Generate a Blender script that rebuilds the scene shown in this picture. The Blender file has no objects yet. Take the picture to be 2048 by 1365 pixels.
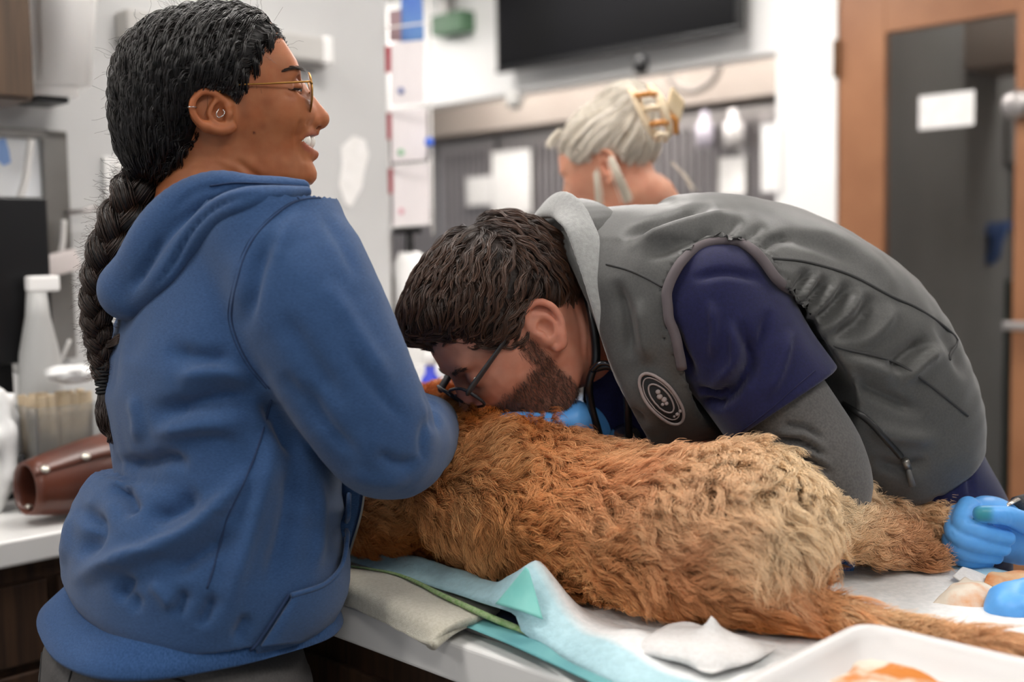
import bpy, bmesh, math, random, time
import numpy as np
from mathutils import Vector, Matrix
from mathutils.bvhtree import BVHTree
from mathutils.kdtree import KDTree

# ------------------------------------------------------------------ camera, world, light, exposure
SC = bpy.context.scene
COL = SC.collection
CAM_Z, FPX, CX, CY = 1.363, 2276.0, 1024.0, 682.5
PITCH, ROLL = math.radians(4.4), math.radians(-1.0)
cam_d = bpy.data.cameras.new('camera')
cam_d.lens, cam_d.sensor_width, cam_d.clip_start = FPX * 36 / 2048, 36.0, 0.05
cam = bpy.data.objects.new('camera', cam_d)
COL.objects.link(cam)
ROT = Matrix.Rotation(math.pi / 2 - PITCH, 3, 'X') @ Matrix.Rotation(ROLL, 3, 'Z')
cam.matrix_world = Matrix.Translation((0, 0, CAM_Z)) @ ROT.to_4x4()
cam_d.dof.use_dof = True
cam_d.dof.focus_distance = 1.40
cam_d.dof.aperture_fstop = 2.2
cam_d.dof.aperture_blades = 9
SC.camera = cam

world = bpy.data.worlds.new('world')
SC.world = world
world.use_nodes = True
world.node_tree.nodes['Background'].inputs[0].default_value = (0.93, 0.95, 1.0, 1)
world.node_tree.nodes['Background'].inputs[1].default_value = 0.5
LAMP = 21.0                                   # radiance of the ceiling panels
vs = SC.view_settings
vs.view_transform, vs.look, vs.gamma, vs.use_curve_mapping = 'Standard', 'None', 1.0, False
vs.exposure = 0.0
SC.cycles.max_bounces = 8
SC.cycles.transparent_max_bounces = 16
SC.cycles.caustics_reflective = SC.cycles.caustics_refractive = False

RN = np.array(ROT)
def W(px, py, d):
    """photo pixel + forward distance (world Y) -> world point"""
    v = RN @ np.array([(px - CX) / FPX, -(py - CY) / FPX, -1.0])
    return np.array([0, 0, CAM_Z]) + v * (d / v[1])
def WZ(px, py, z):
    """photo pixel -> point of the level plane at height z"""
    v = RN @ np.array([(px - CX) / FPX, -(py - CY) / FPX, -1.0])
    return np.array([0, 0, CAM_Z]) + v * ((z - CAM_Z) / v[2])
def PX(P):
    q = (np.asarray(P, float) - np.array([0, 0, CAM_Z])) @ RN
    return np.stack([CX - FPX * q[..., 0] / q[..., 2], CY + FPX * q[..., 1] / q[..., 2]], -1)
def mm(d):
    return d / FPX                            # metres per pixel at distance d

# ------------------------------------------------------------------ objects and tags
def link(name, data, parent=None):
    o = bpy.data.objects.new(name, data)
    COL.objects.link(o)
    if parent is not None:
        o.parent = parent
        o.matrix_parent_inverse = Matrix.Identity(4)
    return o
def tag(o, label, cat, group=None, kind=None):
    if label: o['label'] = label
    if cat: o['category'] = cat
    if group: o['group'] = group
    if kind: o['kind'] = kind
    return o
def thing(name, label, cat, group=None, loc=(0, 0, 0)):
    o = link(name, None)
    o.empty_display_size = 0.05
    return tag(o, label, cat, group)
def mesh_obj(name, V, F, mat, parent=None, smooth=True):
    me = bpy.data.meshes.new(name)
    V = np.asarray(V, dtype=np.float32)
    if isinstance(F, np.ndarray) and F.ndim == 2:
        k = F.shape[1]
        me.vertices.add(len(V)); me.vertices.foreach_set('co', V.ravel())
        me.loops.add(F.size); me.loops.foreach_set('vertex_index', F.ravel().astype(np.int32))
        me.polygons.add(len(F)); me.polygons.foreach_set('loop_start', np.arange(0, F.size, k, dtype=np.int32))
        me.update(calc_edges=True)
        me.validate()
    else:
        me.from_pydata(V.tolist(), [], [list(map(int, f)) for f in F])
    if smooth:
        me.polygons.foreach_set('use_smooth', np.ones(len(me.polygons), bool))
    if mat is not None: me.materials.append(mat)
    return link(name, me, parent)

# ------------------------------------------------------------------ materials
def lin(c):
    if isinstance(c, str):
        c = [int(c[i:i + 2], 16) / 255 for i in (0, 2, 4)]
    return tuple(x / 12.92 if x <= .04045 else ((x + .055) / 1.055) ** 2.4 for x in c)
MATS = {}
def mat(name, col, rough=.6, col2=None, nscale=8, nstretch=(1, 1, 1), bump=0, bscale=None, metal=0, spec=.5, trans=0, emit=None,
        estr=0, sheen=0, sss=0, alpha=1, coat=0, detail=4, attr=None, bdist=.001, contrast=(.35, .65), ior=1.45):
    """procedural principled material: two-colour noise, noise bump"""
    if name in MATS: return MATS[name]
    m = bpy.data.materials.new(name); m.use_nodes = True
    nt = m.node_tree; b = nt.nodes['Principled BSDF']
    c = lin(col); b.inputs['Base Color'].default_value = (*c, 1)
    b.inputs['Roughness'].default_value = rough
    b.inputs['Metallic'].default_value = metal
    b.inputs['Specular IOR Level'].default_value = spec
    b.inputs['IOR'].default_value = ior
    b.inputs['Transmission Weight'].default_value = trans
    b.inputs['Sheen Weight'].default_value = sheen
    b.inputs['Sheen Roughness'].default_value = .5
    b.inputs['Coat Weight'].default_value = coat
    b.inputs['Alpha'].default_value = alpha
    if sss:
        b.inputs['Subsurface Weight'].default_value = sss
        b.inputs['Subsurface Radius'].default_value = (1, .35, .2)
        b.inputs['Subsurface Scale'].default_value = .006
    if emit:
        b.inputs['Emission Color'].default_value = (*lin(emit), 1); b.inputs['Emission Strength'].default_value = estr
    tc = nt.nodes.new('ShaderNodeTexCoord'); mp = nt.nodes.new('ShaderNodeMapping')
    mp.inputs['Scale'].default_value = nstretch
    nt.links.new(tc.outputs['Object'], mp.inputs['Vector'])
    base = None
    if col2 is not None:
        n = nt.nodes.new('ShaderNodeTexNoise'); n.inputs['Scale'].default_value = nscale; n.inputs['Detail'].default_value = detail
        nt.links.new(mp.outputs['Vector'], n.inputs['Vector'])
        r = nt.nodes.new('ShaderNodeValToRGB')
        r.color_ramp.elements[0].position, r.color_ramp.elements[1].position = contrast
        r.color_ramp.elements[0].color = (*c, 1); r.color_ramp.elements[1].color = (*lin(col2), 1)
        nt.links.new(n.outputs['Fac'], r.inputs['Fac'])
        base = r.outputs['Color']
        nt.links.new(base, b.inputs['Base Color'])
    if attr:
        a = nt.nodes.new('ShaderNodeAttribute'); a.attribute_name = attr
        if base is not None:
            x = nt.nodes.new('ShaderNodeMix'); x.data_type = 'RGBA'; x.blend_type = 'MULTIPLY'; x.inputs[0].default_value = 1
            nt.links.new(base, x.inputs[6]); nt.links.new(a.outputs['Color'], x.inputs[7])
            nt.links.new(x.outputs[2], b.inputs['Base Color'])
        else:
            nt.links.new(a.outputs['Color'], b.inputs['Base Color'])
    if bump:
        n2 = nt.nodes.new('ShaderNodeTexNoise'); n2.inputs['Scale'].default_value = bscale or nscale; n2.inputs['Detail'].default_value = 3
        nt.links.new(mp.outputs['Vector'], n2.inputs['Vector'])
        bp = nt.nodes.new('ShaderNodeBump'); bp.inputs['Strength'].default_value = bump; bp.inputs['Distance'].default_value = bdist
        nt.links.new(n2.outputs['Fac'], bp.inputs['Height']); nt.links.new(bp.outputs['Normal'], b.inputs['Normal'])
    MATS[name] = m
    return m
def wood(name, a, b_, scale=6, axis=2):
    s = [14, 14, 14]; s[axis] = .8
    return mat(name, a, .5, b_, nscale=scale, nstretch=s, bump=.12, detail=6, contrast=(.3, .7))
def set_color_attr(o, name, cols):
    me = o.data
    a = me.color_attributes.new(name, 'FLOAT_COLOR', 'POINT')
    c = np.ones((len(me.vertices), 4), np.float32); c[:, :3] = cols
    a.data.foreach_set('color', c.ravel())

# ------------------------------------------------------------------ implicit modelling
def smin(a, b, k):
    h = np.clip(.5 + .5 * (b - a) / k, 0, 1)
    return b + (a - b) * h - k * h * (1 - h)
def smax(a, b, k):
    return -smin(-a, -b, k)
def catmull(P, n):
    """resample control rows (points, radii, ...) smoothly"""
    P = np.asarray(P, float)
    if len(P) == 2:
        t = np.linspace(0, 1, n)[:, None]; return P[0] * (1 - t) + P[1] * t
    Q = np.vstack([2 * P[0] - P[1], P, 2 * P[-1] - P[-2]])
    t = np.linspace(0, len(P) - 1 - 1e-9, n); i = t.astype(int); f = (t - i)[:, None]
    a, b, c, d = Q[i], Q[i + 1], Q[i + 2], Q[i + 3]
    return .5 * (2 * b + (c - a) * f + (2 * a - 5 * b + 4 * c - d) * f ** 2 + (3 * b - a - 3 * c + d) * f ** 3)
def chunked(fn):
    def g(P):
        P = np.asarray(P, np.float32)
        if len(P) <= 60000: return fn(P)
        return np.concatenate([fn(P[i:i + 60000]) for i in range(0, len(P), 60000)])
    return g
def culled(fn, lo, hi, m=.05):
    """evaluate fn only near its box; elsewhere return a safe positive distance"""
    c = ((np.asarray(lo) + np.asarray(hi)) / 2).astype(np.float32); hx = ((np.asarray(hi) - np.asarray(lo)) / 2).astype(np.float32)
    def f(P):
        P = np.asarray(P, np.float32)
        q = (np.abs(P - c) - hx).max(1)
        i = np.nonzero(q < m)[0]
        out = np.maximum(q, m)
        if len(i): out[i] = fn(P[i])
        return out
    return f
def ell(c, r, R=None):
    c = np.asarray(c, np.float32); r = np.asarray(r, np.float32) * np.ones(3, np.float32)
    Rm = None if R is None else np.asarray(R, np.float32)
    def f(P):
        q = P - c
        if Rm is not None: q = q @ Rm            # columns of R are the local axes
        k0 = np.sqrt(((q / r) ** 2).sum(1)); k1 = np.sqrt(((q / (r * r)) ** 2).sum(1)) + 1e-9
        return k0 * (k0 - 1) / k1
    return culled(f, c - r.max(), c + r.max())
def chain(pts, rad, n=None, smooth=True):
    """rounded tube through points with a radius each"""
    D = np.hstack([np.asarray(pts, float), np.asarray(rad, float).reshape(-1, 1)])
    if smooth and len(D) > 2: D = catmull(D, n or (len(D) - 1) * 4 + 1)
    D = D.astype(np.float32)
    A, B = D[:-1], D[1:]
    ab = B[:, :3] - A[:, :3]; L2 = (ab ** 2).sum(1) + 1e-12
    @chunked
    def f(P):
        best = np.full(len(P), 1e9, np.float32)
        for i in range(len(A)):
            q = P - A[i, :3]
            t = np.clip(q @ ab[i] / L2[i], 0, 1)
            dd = np.sqrt(((q - t[:, None] * ab[i]) ** 2).sum(1)) - (A[i, 3] + t * (B[i, 3] - A[i, 3]))
            best = np.minimum(best, dd)
        return best
    R_ = D[:, 3].max()
    return culled(f, D[:, :3].min(0) - R_, D[:, :3].max(0) + R_)
def loft(pts, ra, rb, up, n=28, cap=(.02, .02), power=2.0):
    """elliptic sections along a spine; `up` ~ direction of the ra axis (a vector or one per row)"""
    pts = np.asarray(pts, float); up = np.asarray(up, float)
    if up.ndim == 1: up = np.tile(up, (len(pts), 1))
    D = catmull(np.hstack([pts, np.asarray(ra, float)[:, None], np.asarray(rb, float)[:, None], up]), n).astype(np.float32)
    C, RA, RB, U = D[:, :3], D[:, 3], D[:, 4], D[:, 5:8]
    A = C[:-1]; ab = C[1:] - A; L2 = (ab ** 2).sum(1) + 1e-12
    T = np.gradient(C, axis=0); T /= np.linalg.norm(T, axis=1)[:, None]
    U = U - (U * T).sum(1)[:, None] * T; U /= np.linalg.norm(U, axis=1)[:, None]
    V = np.cross(T, U)
    @chunked
    def f(P):
        best = np.full(len(P), 1e9, np.float32); bi = np.zeros(len(P), int); bt = np.zeros(len(P), np.float32)
        for i in range(len(A)):
            q = P - A[i]; t = np.clip(q @ ab[i] / L2[i], 0, 1)
            dd = ((q - t[:, None] * ab[i]) ** 2).sum(1)
            m = dd < best
            best = np.where(m, dd, best); bi = np.where(m, i, bi); bt = np.where(m, t, bt)
        j = bi + 1; w = bt[:, None]
        c = C[bi] * (1 - w) + C[j] * w; u = U[bi] * (1 - w) + U[j] * w; v = V[bi] * (1 - w) + V[j] * w; tt = T[bi] * (1 - w) + T[j] * w
        r1 = RA[bi] * (1 - bt) + RA[j] * bt; r2 = RB[bi] * (1 - bt) + RB[j] * bt
        q = P - c; lu = (q * u).sum(1); lv = (q * v).sum(1); le = (q * tt).sum(1)
        e = np.where((bi == 0) & (bt <= 0) & (le < 0), -le / cap[0], np.where((bi == len(A) - 1) & (bt >= 1) & (le > 0), le / cap[1], 0))
        k = (np.abs(lu / r1) ** power + np.abs(lv / r2) ** power) ** (1 / power)
        k = np.sqrt(k * k + e * e)
        return (k - 1) * np.minimum(r1, r2)
    R_ = max(RA.max(), RB.max())
    return culled(f, C.min(0) - R_, C.max(0) + R_, .08)
def poly2(pts, U, V, O, inside=True):
    """signed distance of an extruded outline; pts 2-D in the frame (O, U, V)"""
    Q = np.asarray(pts, np.float32); O = np.asarray(O, np.float32); U = np.asarray(U, np.float32); V = np.asarray(V, np.float32)
    @chunked
    def f(P):
        q = P - O; x = q @ U; y = q @ V
        d = np.full(len(P), 1e9, np.float32); s = np.zeros(len(P), bool)
        for i in range(len(Q)):
            a, b = Q[i], Q[(i + 1) % len(Q)]; e = b - a
            wx, wy = x - a[0], y - a[1]
            t = np.clip((wx * e[0] + wy * e[1]) / (e @ e + 1e-12), 0, 1)
            d = np.minimum(d, (wx - t * e[0]) ** 2 + (wy - t * e[1]) ** 2)
            c = (a[1] > y) != (b[1] > y)
            if abs(e[1]) > 1e-12: s ^= c & (x < e[0] * (y - a[1]) / e[1] + a[0])
        d = np.sqrt(d)
        return np.where(s, -d, d)
    return f
def union(k, *fs):
    def f(P):
        v = fs[0](P)
        for g in fs[1:]: v = smin(v, g(P), k)
        return v
    return f
def nets(F, lo, hi, h, pad=1.9, newton=1):
    """surface nets of F = 0 on a sparse grid"""
    lo = np.asarray(lo, np.float32); hi = np.asarray(hi, np.float32); B = 8
    nb = np.ceil((hi - lo) / (h * B)).astype(int) + 1
    g = np.stack(np.meshgrid(*[np.arange(k) for k in nb], indexing='ij'), -1).reshape(-1, 3)
    cv = F((lo + (g + .5 - .5 / B) * (h * B)).astype(np.float32))
    D = np.repeat(np.repeat(np.repeat(cv.reshape(nb), B, 0), B, 1), B, 2).astype(np.float32)
    sel = g[np.abs(cv) < B * h * pad * .6]
    o = np.stack(np.meshgrid(*[np.arange(B)] * 3, indexing='ij'), -1).reshape(-1, 3)
    idx = (sel[:, None, :] * B + o[None]).reshape(-1, 3)
    D[idx[:, 0], idx[:, 1], idx[:, 2]] = F((lo + idx * h).astype(np.float32))
    S = D < 0
    c = [(i, j, k) for i in (0, 1) for j in (0, 1) for k in (0, 1)]
    sh = tuple(n - 1 for n in D.shape)
    def sub(A, q): return A[q[0]:q[0] + sh[0], q[1]:q[1] + sh[1], q[2]:q[2] + sh[2]]
    cnt = sum(sub(S, q).astype(np.int8) for q in c)
    cells = np.argwhere((cnt > 0) & (cnt < 8))
    vid = np.full(sh, -1, np.int32); vid[cells[:, 0], cells[:, 1], cells[:, 2]] = np.arange(len(cells))
    cvv = np.stack([D[cells[:, 0] + q[0], cells[:, 1] + q[1], cells[:, 2] + q[2]] for q in c], 1)
    acc = np.zeros((len(cells), 3), np.float32); n = np.zeros(len(cells), np.float32)
    for a in range(8):
        for b in range(a + 1, 8):
            if sum(x != y for x, y in zip(c[a], c[b])) != 1: continue
            m = (cvv[:, a] < 0) != (cvv[:, b] < 0)
            t = cvv[:, a] / np.where(m, cvv[:, a] - cvv[:, b], 1)
            p = np.array(c[a], np.float32) + t[:, None] * (np.array(c[b], np.float32) - np.array(c[a], np.float32))
            acc += np.where(m[:, None], p, 0); n += m
    V = lo + (cells + acc / n[:, None]) * h
    quads = []
    for ax in range(3):
        u, v = (ax + 1) % 3, (ax + 2) % 3
        s0 = [slice(None)] * 3; s1 = [slice(None)] * 3; s0[ax] = slice(0, -1); s1[ax] = slice(1, None)
        A, Bm = S[tuple(s0)], S[tuple(s1)]
        E = np.argwhere(A != Bm)
        E = E[(E[:, u] > 0) & (E[:, v] > 0) & (E[:, u] < sh[u]) & (E[:, v] < sh[v])]
        fl = A[E[:, 0], E[:, 1], E[:, 2]]
        q = []
        for du, dv in ((1, 1), (0, 1), (0, 0), (1, 0)):
            e = E.copy(); e[:, u] -= du; e[:, v] -= dv
            q.append(vid[e[:, 0], e[:, 1], e[:, 2]])
        q = np.stack(q, 1)
        quads.append(np.where(fl[:, None], q, q[:, ::-1]))
    Fq = np.concatenate(quads); Fq = Fq[(Fq >= 0).all(1)]
    for _ in range(newton):
        e = h * .4; f0 = F(V)
        G = np.stack([(F(V + np.eye(3, dtype=np.float32)[i] * e) - F(V - np.eye(3, dtype=np.float32)[i] * e)) / (2 * e) for i in range(3)], 1)
        st = -(f0 / np.maximum((G ** 2).sum(1), .05))[:, None] * G
        L = np.linalg.norm(st, axis=1, keepdims=True)
        V = V + st * np.minimum(1, h * .7 / np.maximum(L, 1e-9))
    return V.astype(np.float32), Fq
def roughen(V, F, spec):
    N = normals(V, F); o = np.zeros(len(V))
    for sc_, am_, sd_ in spec: o += am_ * vnoise(V, sc_, sd_)
    return (V + N * o[:, None]).astype(np.float32)
def normals(V, F):
    F = np.asarray(F)
    if F.shape[1] == 4: n = np.cross(V[F[:, 2]] - V[F[:, 0]], V[F[:, 3]] - V[F[:, 1]])
    else: n = np.cross(V[F[:, 1]] - V[F[:, 0]], V[F[:, 2]] - V[F[:, 0]])
    N = np.zeros_like(V)
    for k in range(F.shape[1]):
        for a in range(3): N[:, a] += np.bincount(F[:, k], n[:, a], len(V))
    return N / np.maximum(np.linalg.norm(N, axis=1, keepdims=True), 1e-12)
def relax(V, F, it=1, w=.5):
    F = np.asarray(F)
    for _ in range(it):
        S = np.zeros_like(V); c = np.zeros(len(V), np.float32)
        for k in range(F.shape[1]):
            a, b = F[:, k], F[:, (k + 1) % F.shape[1]]
            for x in range(3): S[:, x] += np.bincount(a, V[b, x], len(V))
            c += np.bincount(a, minlength=len(V))
        V = V * (1 - w) + w * S / np.maximum(c, 1)[:, None]
    return V.astype(np.float32)
def seg_dist(p, L):
    """distance, signed side and run (0..1) of 2-D points to a polyline"""
    L = np.asarray(L, float); best = np.full(len(p), 1e9); sd = np.zeros(len(p)); run = np.zeros(len(p))
    ln = np.r_[0, np.cumsum(np.linalg.norm(np.diff(L, axis=0), axis=1))]
    for i in range(len(L) - 1):
        e = L[i + 1] - L[i]; w = p - L[i]; l = np.linalg.norm(e) + 1e-9
        t = np.clip(w @ e / l ** 2, 0, 1); q = w - t[:, None] * e; d = np.linalg.norm(q, axis=1)
        m = d < best; best = np.where(m, d, best)
        sd = np.where(m, np.sign(e[0] * w[:, 1] - e[1] * w[:, 0]) * d, sd); run = np.where(m, (ln[i] + t * l) / ln[-1], run)
    return best, sd, run
def sculpt(V, F, strokes, it=1):
    """press folds into a surface: (photo polyline, half width px, depth mm[, mode[, taper]]), seen-side vertices only"""
    N = normals(V, F); p = PX(V); view = V - np.array([0, 0, CAM_Z], np.float32)
    view /= np.linalg.norm(view, axis=1, keepdims=True)
    face = np.clip((-(N * view).sum(1) + .05) / .3, 0, 1)
    off = np.zeros(len(V))
    for s in strokes:
        L, sg, amp = catmull(s[0], max(8, len(s[0]) * 4)), s[1], s[2] * .001
        mode = s[3] if len(s) > 3 else 'g'; tp = s[4] if len(s) > 4 else .25
        lo, hi = L.min(0) - 4 * sg, L.max(0) + 4 * sg
        m = np.where((p[:, 0] > lo[0]) & (p[:, 0] < hi[0]) & (p[:, 1] > lo[1]) & (p[:, 1] < hi[1]) & (face > 0))[0]
        if not len(m): continue
        d, sd, run = seg_dist(p[m], L)
        end = np.clip(np.minimum(run, 1 - run) / max(tp, 1e-3), 0, 1) if tp > 0 else 1
        if mode == 'g': v = np.exp(-(d / sg) ** 2)
        elif mode == 'd': v = 1.65 * (sd / sg) * np.exp(-(d / sg) ** 2)      # ridge on one side, valley on the other
        else: v = np.exp(-np.abs(d / sg) * 1.3)                               # sharp crease
        off[m] += amp * v * end * face[m]
    return (V + N * off[:, None]).astype(np.float32)
def vnoise(P, scale, seed=0):
    """smooth value noise in -1..1"""
    q = np.asarray(P, np.float64) * scale + seed * 17.31
    i = np.floor(q).astype(np.int64); f = q - i; f = f * f * (3 - 2 * f); r = 0
    for a in (0, 1):
        for b in (0, 1):
            for c in (0, 1):
                h = (i[:, 0] + a) * 374761393 + (i[:, 1] + b) * 668265263 + (i[:, 2] + c) * 2147483647 + seed * 974711
                h = (h ^ (h >> 13)) * 1274126177; h = (h ^ (h >> 16)) & 0xffff
                w = (f[:, 0] if a else 1 - f[:, 0]) * (f[:, 1] if b else 1 - f[:, 1]) * (f[:, 2] if c else 1 - f[:, 2])
                r = r + w * (h / 32767.5 - 1)
    return r
def tree_of(V, F):
    return BVHTree.FromPolygons([tuple(map(float, v)) for v in V], [tuple(map(int, f)) for f in F])
def hit(tree, px, py, lift=0.0):
    o = Vector((0, 0, CAM_Z)); d = (Vector(W(px, py, 1.0)) - o).normalized()
    h = tree.ray_cast(o, d)
    if h[0] is None:
        # aim missed: nearest surface point to the ray at a middling distance
        h = tree.find_nearest(Vector(W(px, py, 1.45)))
    return np.array(h[0] + h[1] * lift), np.array(h[1])

# ------------------------------------------------------------------ plain mesh builders
def tube_mesh(pts, rad, n=8, closed=False, res=None, flat=1.0, up=(0, 0, 1)):
    D = np.hstack([np.asarray(pts, float), (np.asarray(rad, float) * np.ones(len(pts))).reshape(-1, 1)])
    if res:
        if closed: D = np.vstack([D, D[:1]])
        D = catmull(D, res)
        if closed: D = D[:-1]
    P, R = D[:, :3], D[:, 3]
    T = (np.roll(P, -1, 0) - np.roll(P, 1, 0)) if closed else np.gradient(P, axis=0)
    T /= np.maximum(np.linalg.norm(T, axis=1, keepdims=True), 1e-9)
    u = np.cross(T[0], np.asarray(up, float)); 
    if np.linalg.norm(u) < 1e-4: u = np.cross(T[0], (1, 0, 0))
    V = []; F = []
    for i in range(len(P)):
        u = u - (u @ T[i]) * T[i]; u /= np.linalg.norm(u) + 1e-12; w = np.cross(T[i], u)
        for k in range(n):
            a = 2 * math.pi * k / n
            V.append(P[i] + R[i] * (math.cos(a) * u + flat * math.sin(a) * w))
    m = len(P)
    for i in range(m if closed else m - 1):
        for k in range(n):
            a, b = i * n, ((i + 1) % m) * n
            F.append((a + k, a + (k + 1) % n, b + (k + 1) % n, b + k))
    if not closed:
        F.append(tuple(range(n - 1, -1, -1))); F.append(tuple(range((m - 1) * n, m * n)))
    return V, F
def tube(name, pts, rad, mt, parent=None, n=8, closed=False, res=None, flat=1.0, up=(0, 0, 1)):
    V, F = tube_mesh(pts, rad, n, closed, res, flat, up)
    return mesh_obj(name, V, F, mt, parent)
def box_bm(bm, o, ax, ay, az, bev=0, seg=2):
    """box spanned by corner o and three edge vectors"""
    o = Vector(o); ax, ay, az = Vector(ax), Vector(ay), Vector(az)
    vs_ = [bm.verts.new(o + ax * i + ay * j + az * k) for i in (0, 1) for j in (0, 1) for k in (0, 1)]
    q = [(0, 1, 3, 2), (4, 6, 7, 5), (0, 4, 5, 1), (2, 3, 7, 6), (0, 2, 6, 4), (1, 5, 7, 3)]
    fs = [bm.faces.new([vs_[i] for i in f]) for f in q]
    bmesh.ops.recalc_face_normals(bm, faces=fs)
    if bev:
        es = list({e for f in fs for e in f.edges})
        bmesh.ops.bevel(bm, geom=es, offset=bev, segments=seg, affect='EDGES', profile=.5)
def bm_obj(name, bm, mt, parent=None, smooth=False):
    me = bpy.data.meshes.new(name); bm.to_mesh(me); bm.free()
    if mt is not None: me.materials.append(mt)
    if smooth: me.polygons.foreach_set('use_smooth', np.ones(len(me.polygons), bool))
    return link(name, me, parent)
def box(name, o, ax, ay, az, mt, parent=None, bev=0):
    bm = bmesh.new(); box_bm(bm, o, ax, ay, az, bev)
    return bm_obj(name, bm, mt, parent)
def lathe(name, c, prof, mt, parent=None, n=24, axis=(0, 0, 1)):
    """profile rows (radius, height) turned about axis at c"""
    a = Vector(axis).normalized(); u = a.orthogonal().normalized(); w = a.cross(u); c = Vector(c)
    V = []; F = []
    for r, h in prof:
        for k in range(n):
            t = 2 * math.pi * k / n; V.append(c + a * h + u * (r * math.cos(t)) + w * (r * math.sin(t)))
    for i in range(len(prof) - 1):
        for k in range(n): F.append((i * n + k, i * n + (k + 1) % n, (i + 1) * n + (k + 1) % n, (i + 1) * n + k))
    F.append(tuple(range(n - 1, -1, -1))); F.append(tuple(range((len(prof) - 1) * n, len(prof) * n)))
    return mesh_obj(name, V, F, mt, parent)
def strands(name, curves, radii, mt, parent=None, cols=None, kind='stuff'):
    """hair curves: list/array (m, k, 3), radius (m, k) or (k,), colour per curve"""
    C = np.asarray(curves, np.float32); m, k = C.shape[:2]
    h = bpy.data.hair_curves.new(name); h.add_curves([k] * m)
    h.attributes['position'].data.foreach_set('vector', C.ravel()) if 'position' in h.attributes else h.points.foreach_set('position', C.ravel())
    r = np.broadcast_to(np.asarray(radii, np.float32), (m, k)).ravel()
    ra = h.attributes.get('radius') or h.attributes.new('radius', 'FLOAT', 'POINT')
    ra.data.foreach_set('value', np.ascontiguousarray(r))
    if cols is not None:
        a = h.attributes.new('tint', 'FLOAT_COLOR', 'CURVE')
        c = np.ones((m, 4), np.float32); c[:, :3] = cols; a.data.foreach_set('color', c.ravel())
    h.materials.append(mt)
    o = link(name, h, parent)
    if kind: o['kind'] = kind
    return o
def hair_mat(name, root, tip, rough=.35, tint=False, spec=.5, sheen=0):
    m = bpy.data.materials.new(name); m.use_nodes = True; nt = m.node_tree; b = nt.nodes['Principled BSDF']
    b.inputs['Roughness'].default_value = rough; b.inputs['Specular IOR Level'].default_value = spec
    ci = nt.nodes.new('ShaderNodeHairInfo'); r = nt.nodes.new('ShaderNodeValToRGB')
    r.color_ramp.elements[0].color = (*lin(root), 1); r.color_ramp.elements[1].color = (*lin(tip), 1)
    nt.links.new(ci.outputs['Intercept'], r.inputs['Fac']); out = r.outputs['Color']
    if tint:
        a = nt.nodes.new('ShaderNodeAttribute'); a.attribute_name = 'tint'
        x = nt.nodes.new('ShaderNodeMix'); x.data_type = 'RGBA'; x.blend_type = 'MULTIPLY'; x.inputs[0].default_value = 1
        nt.links.new(out, x.inputs[6]); nt.links.new(a.outputs['Color'], x.inputs[7]); out = x.outputs[2]
    nt.links.new(out, b.inputs['Base Color'])
    return m
rng = np.random.default_rng(7)
random.seed(7)
# ------------------------------------------------------------------ the room: walls run along U (towards the camera, right) and VV
U = np.array([.7071, -.7071, 0]); VV = np.array([.7071, .7071, 0]); ZZ = np.array([0, 0, 1.0])
TZ = .92                                      # height of table and counter tops
def up3(p, z): return np.array([p[0], p[1], z])
m_grey = mat('grey wall paint', 'c6c6c5', .7, 'cbcbca', nscale=3, bump=.05, bscale=300)
m_white = mat('white wall paint', 'f3f2f0', .7, 'efeeec', nscale=3)
m_beige = mat('beige paint', '9c928a', .7, '958a82', nscale=2)
m_ceil = mat('ceiling tile', 'efeeea', .9, 'e6e5e0', nscale=40)
m_floor = mat('grey vinyl floor', '8d8a86', .45, '7d7a76', nscale=5, bump=.05)
m_top = mat('white laminate', 'ebeae8', .3, 'e6e5e3', nscale=4)
m_wood = wood('dark wood veneer', '2d2019', '4a3526')
m_woodu = wood('mid wood veneer', '46372b', '5e4a39')
m_door = mat('brown painted door', 'a2714f', .45, '8f6042', nscale=2.5, detail=3, bump=.06, bscale=60)
m_steel = mat('brushed steel', 'b9b5b3', .38, 'a5a09e', nscale=3, nstretch=(1, 1, 40), metal=.85)
m_sgrey = mat('grey metal', '9a9794', .4, metal=.5)
m_lgrey = mat('light grey plastic', 'c4c2be', .45, 'bdbbb7')
m_black = mat('black plastic', '0e0e10', .35)
m_paper = mat('white paper', 'f3f1ef', .8, 'ebe9e6', nscale=30)
m_wplast = mat('white plastic', 'f2f1ef', .35)

C0 = WZ(0, 1085, TZ); C0[2] = 0               # front edge of the back counter
DEPTH = .62
LW = C0 - U * DEPTH                           # foot of the grey wall
def wl(t, z, out=0):                          # point of the grey wall, t along it
    return up3(LW + VV * t + U * out, z)
def wl_px(px, py, out=0.0):                   # photo pixel -> grey wall (t, z)
    v = W(px, py, 1.0) - np.array([0, 0, CAM_Z]); n = U
    s = ((LW + U * out - np.array([0, 0, 0])) @ n) / (v @ n)
    p = np.array([0, 0, CAM_Z]) + v * s
    return (p - LW) @ VV, p[2], p
D0 = W(1672, 300, 4.7); D0[2] = 0             # door edge on the white wall
def ww(s, z, out=0):                          # point of the white wall; s runs left and away
    return up3(D0 - U * s - VV * out, z)
def ww_px(px, py, out=0.0):
    v = W(px, py, 1.0) - np.array([0, 0, CAM_Z])
    k = ((D0 - VV * out) @ VV) / (v @ VV)
    p = np.array([0, 0, CAM_Z]) + v * k
    return -(p - D0) @ U, p[2], p
tc_ = wl_px(775, 300)[0]                      # where the grey wall ends
def struct(o): o['kind'] = 'structure'; return o
struct(box('floor', (-6, -4, -.1), (14, 0, 0), (0, 15, 0), (0, 0, .1), m_floor))
CEIL = 2.85
struct(box('ceiling', (-6, -4, CEIL), (14, 0, 0), (0, 15, 0), (0, 0, .1), m_ceil))
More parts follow.
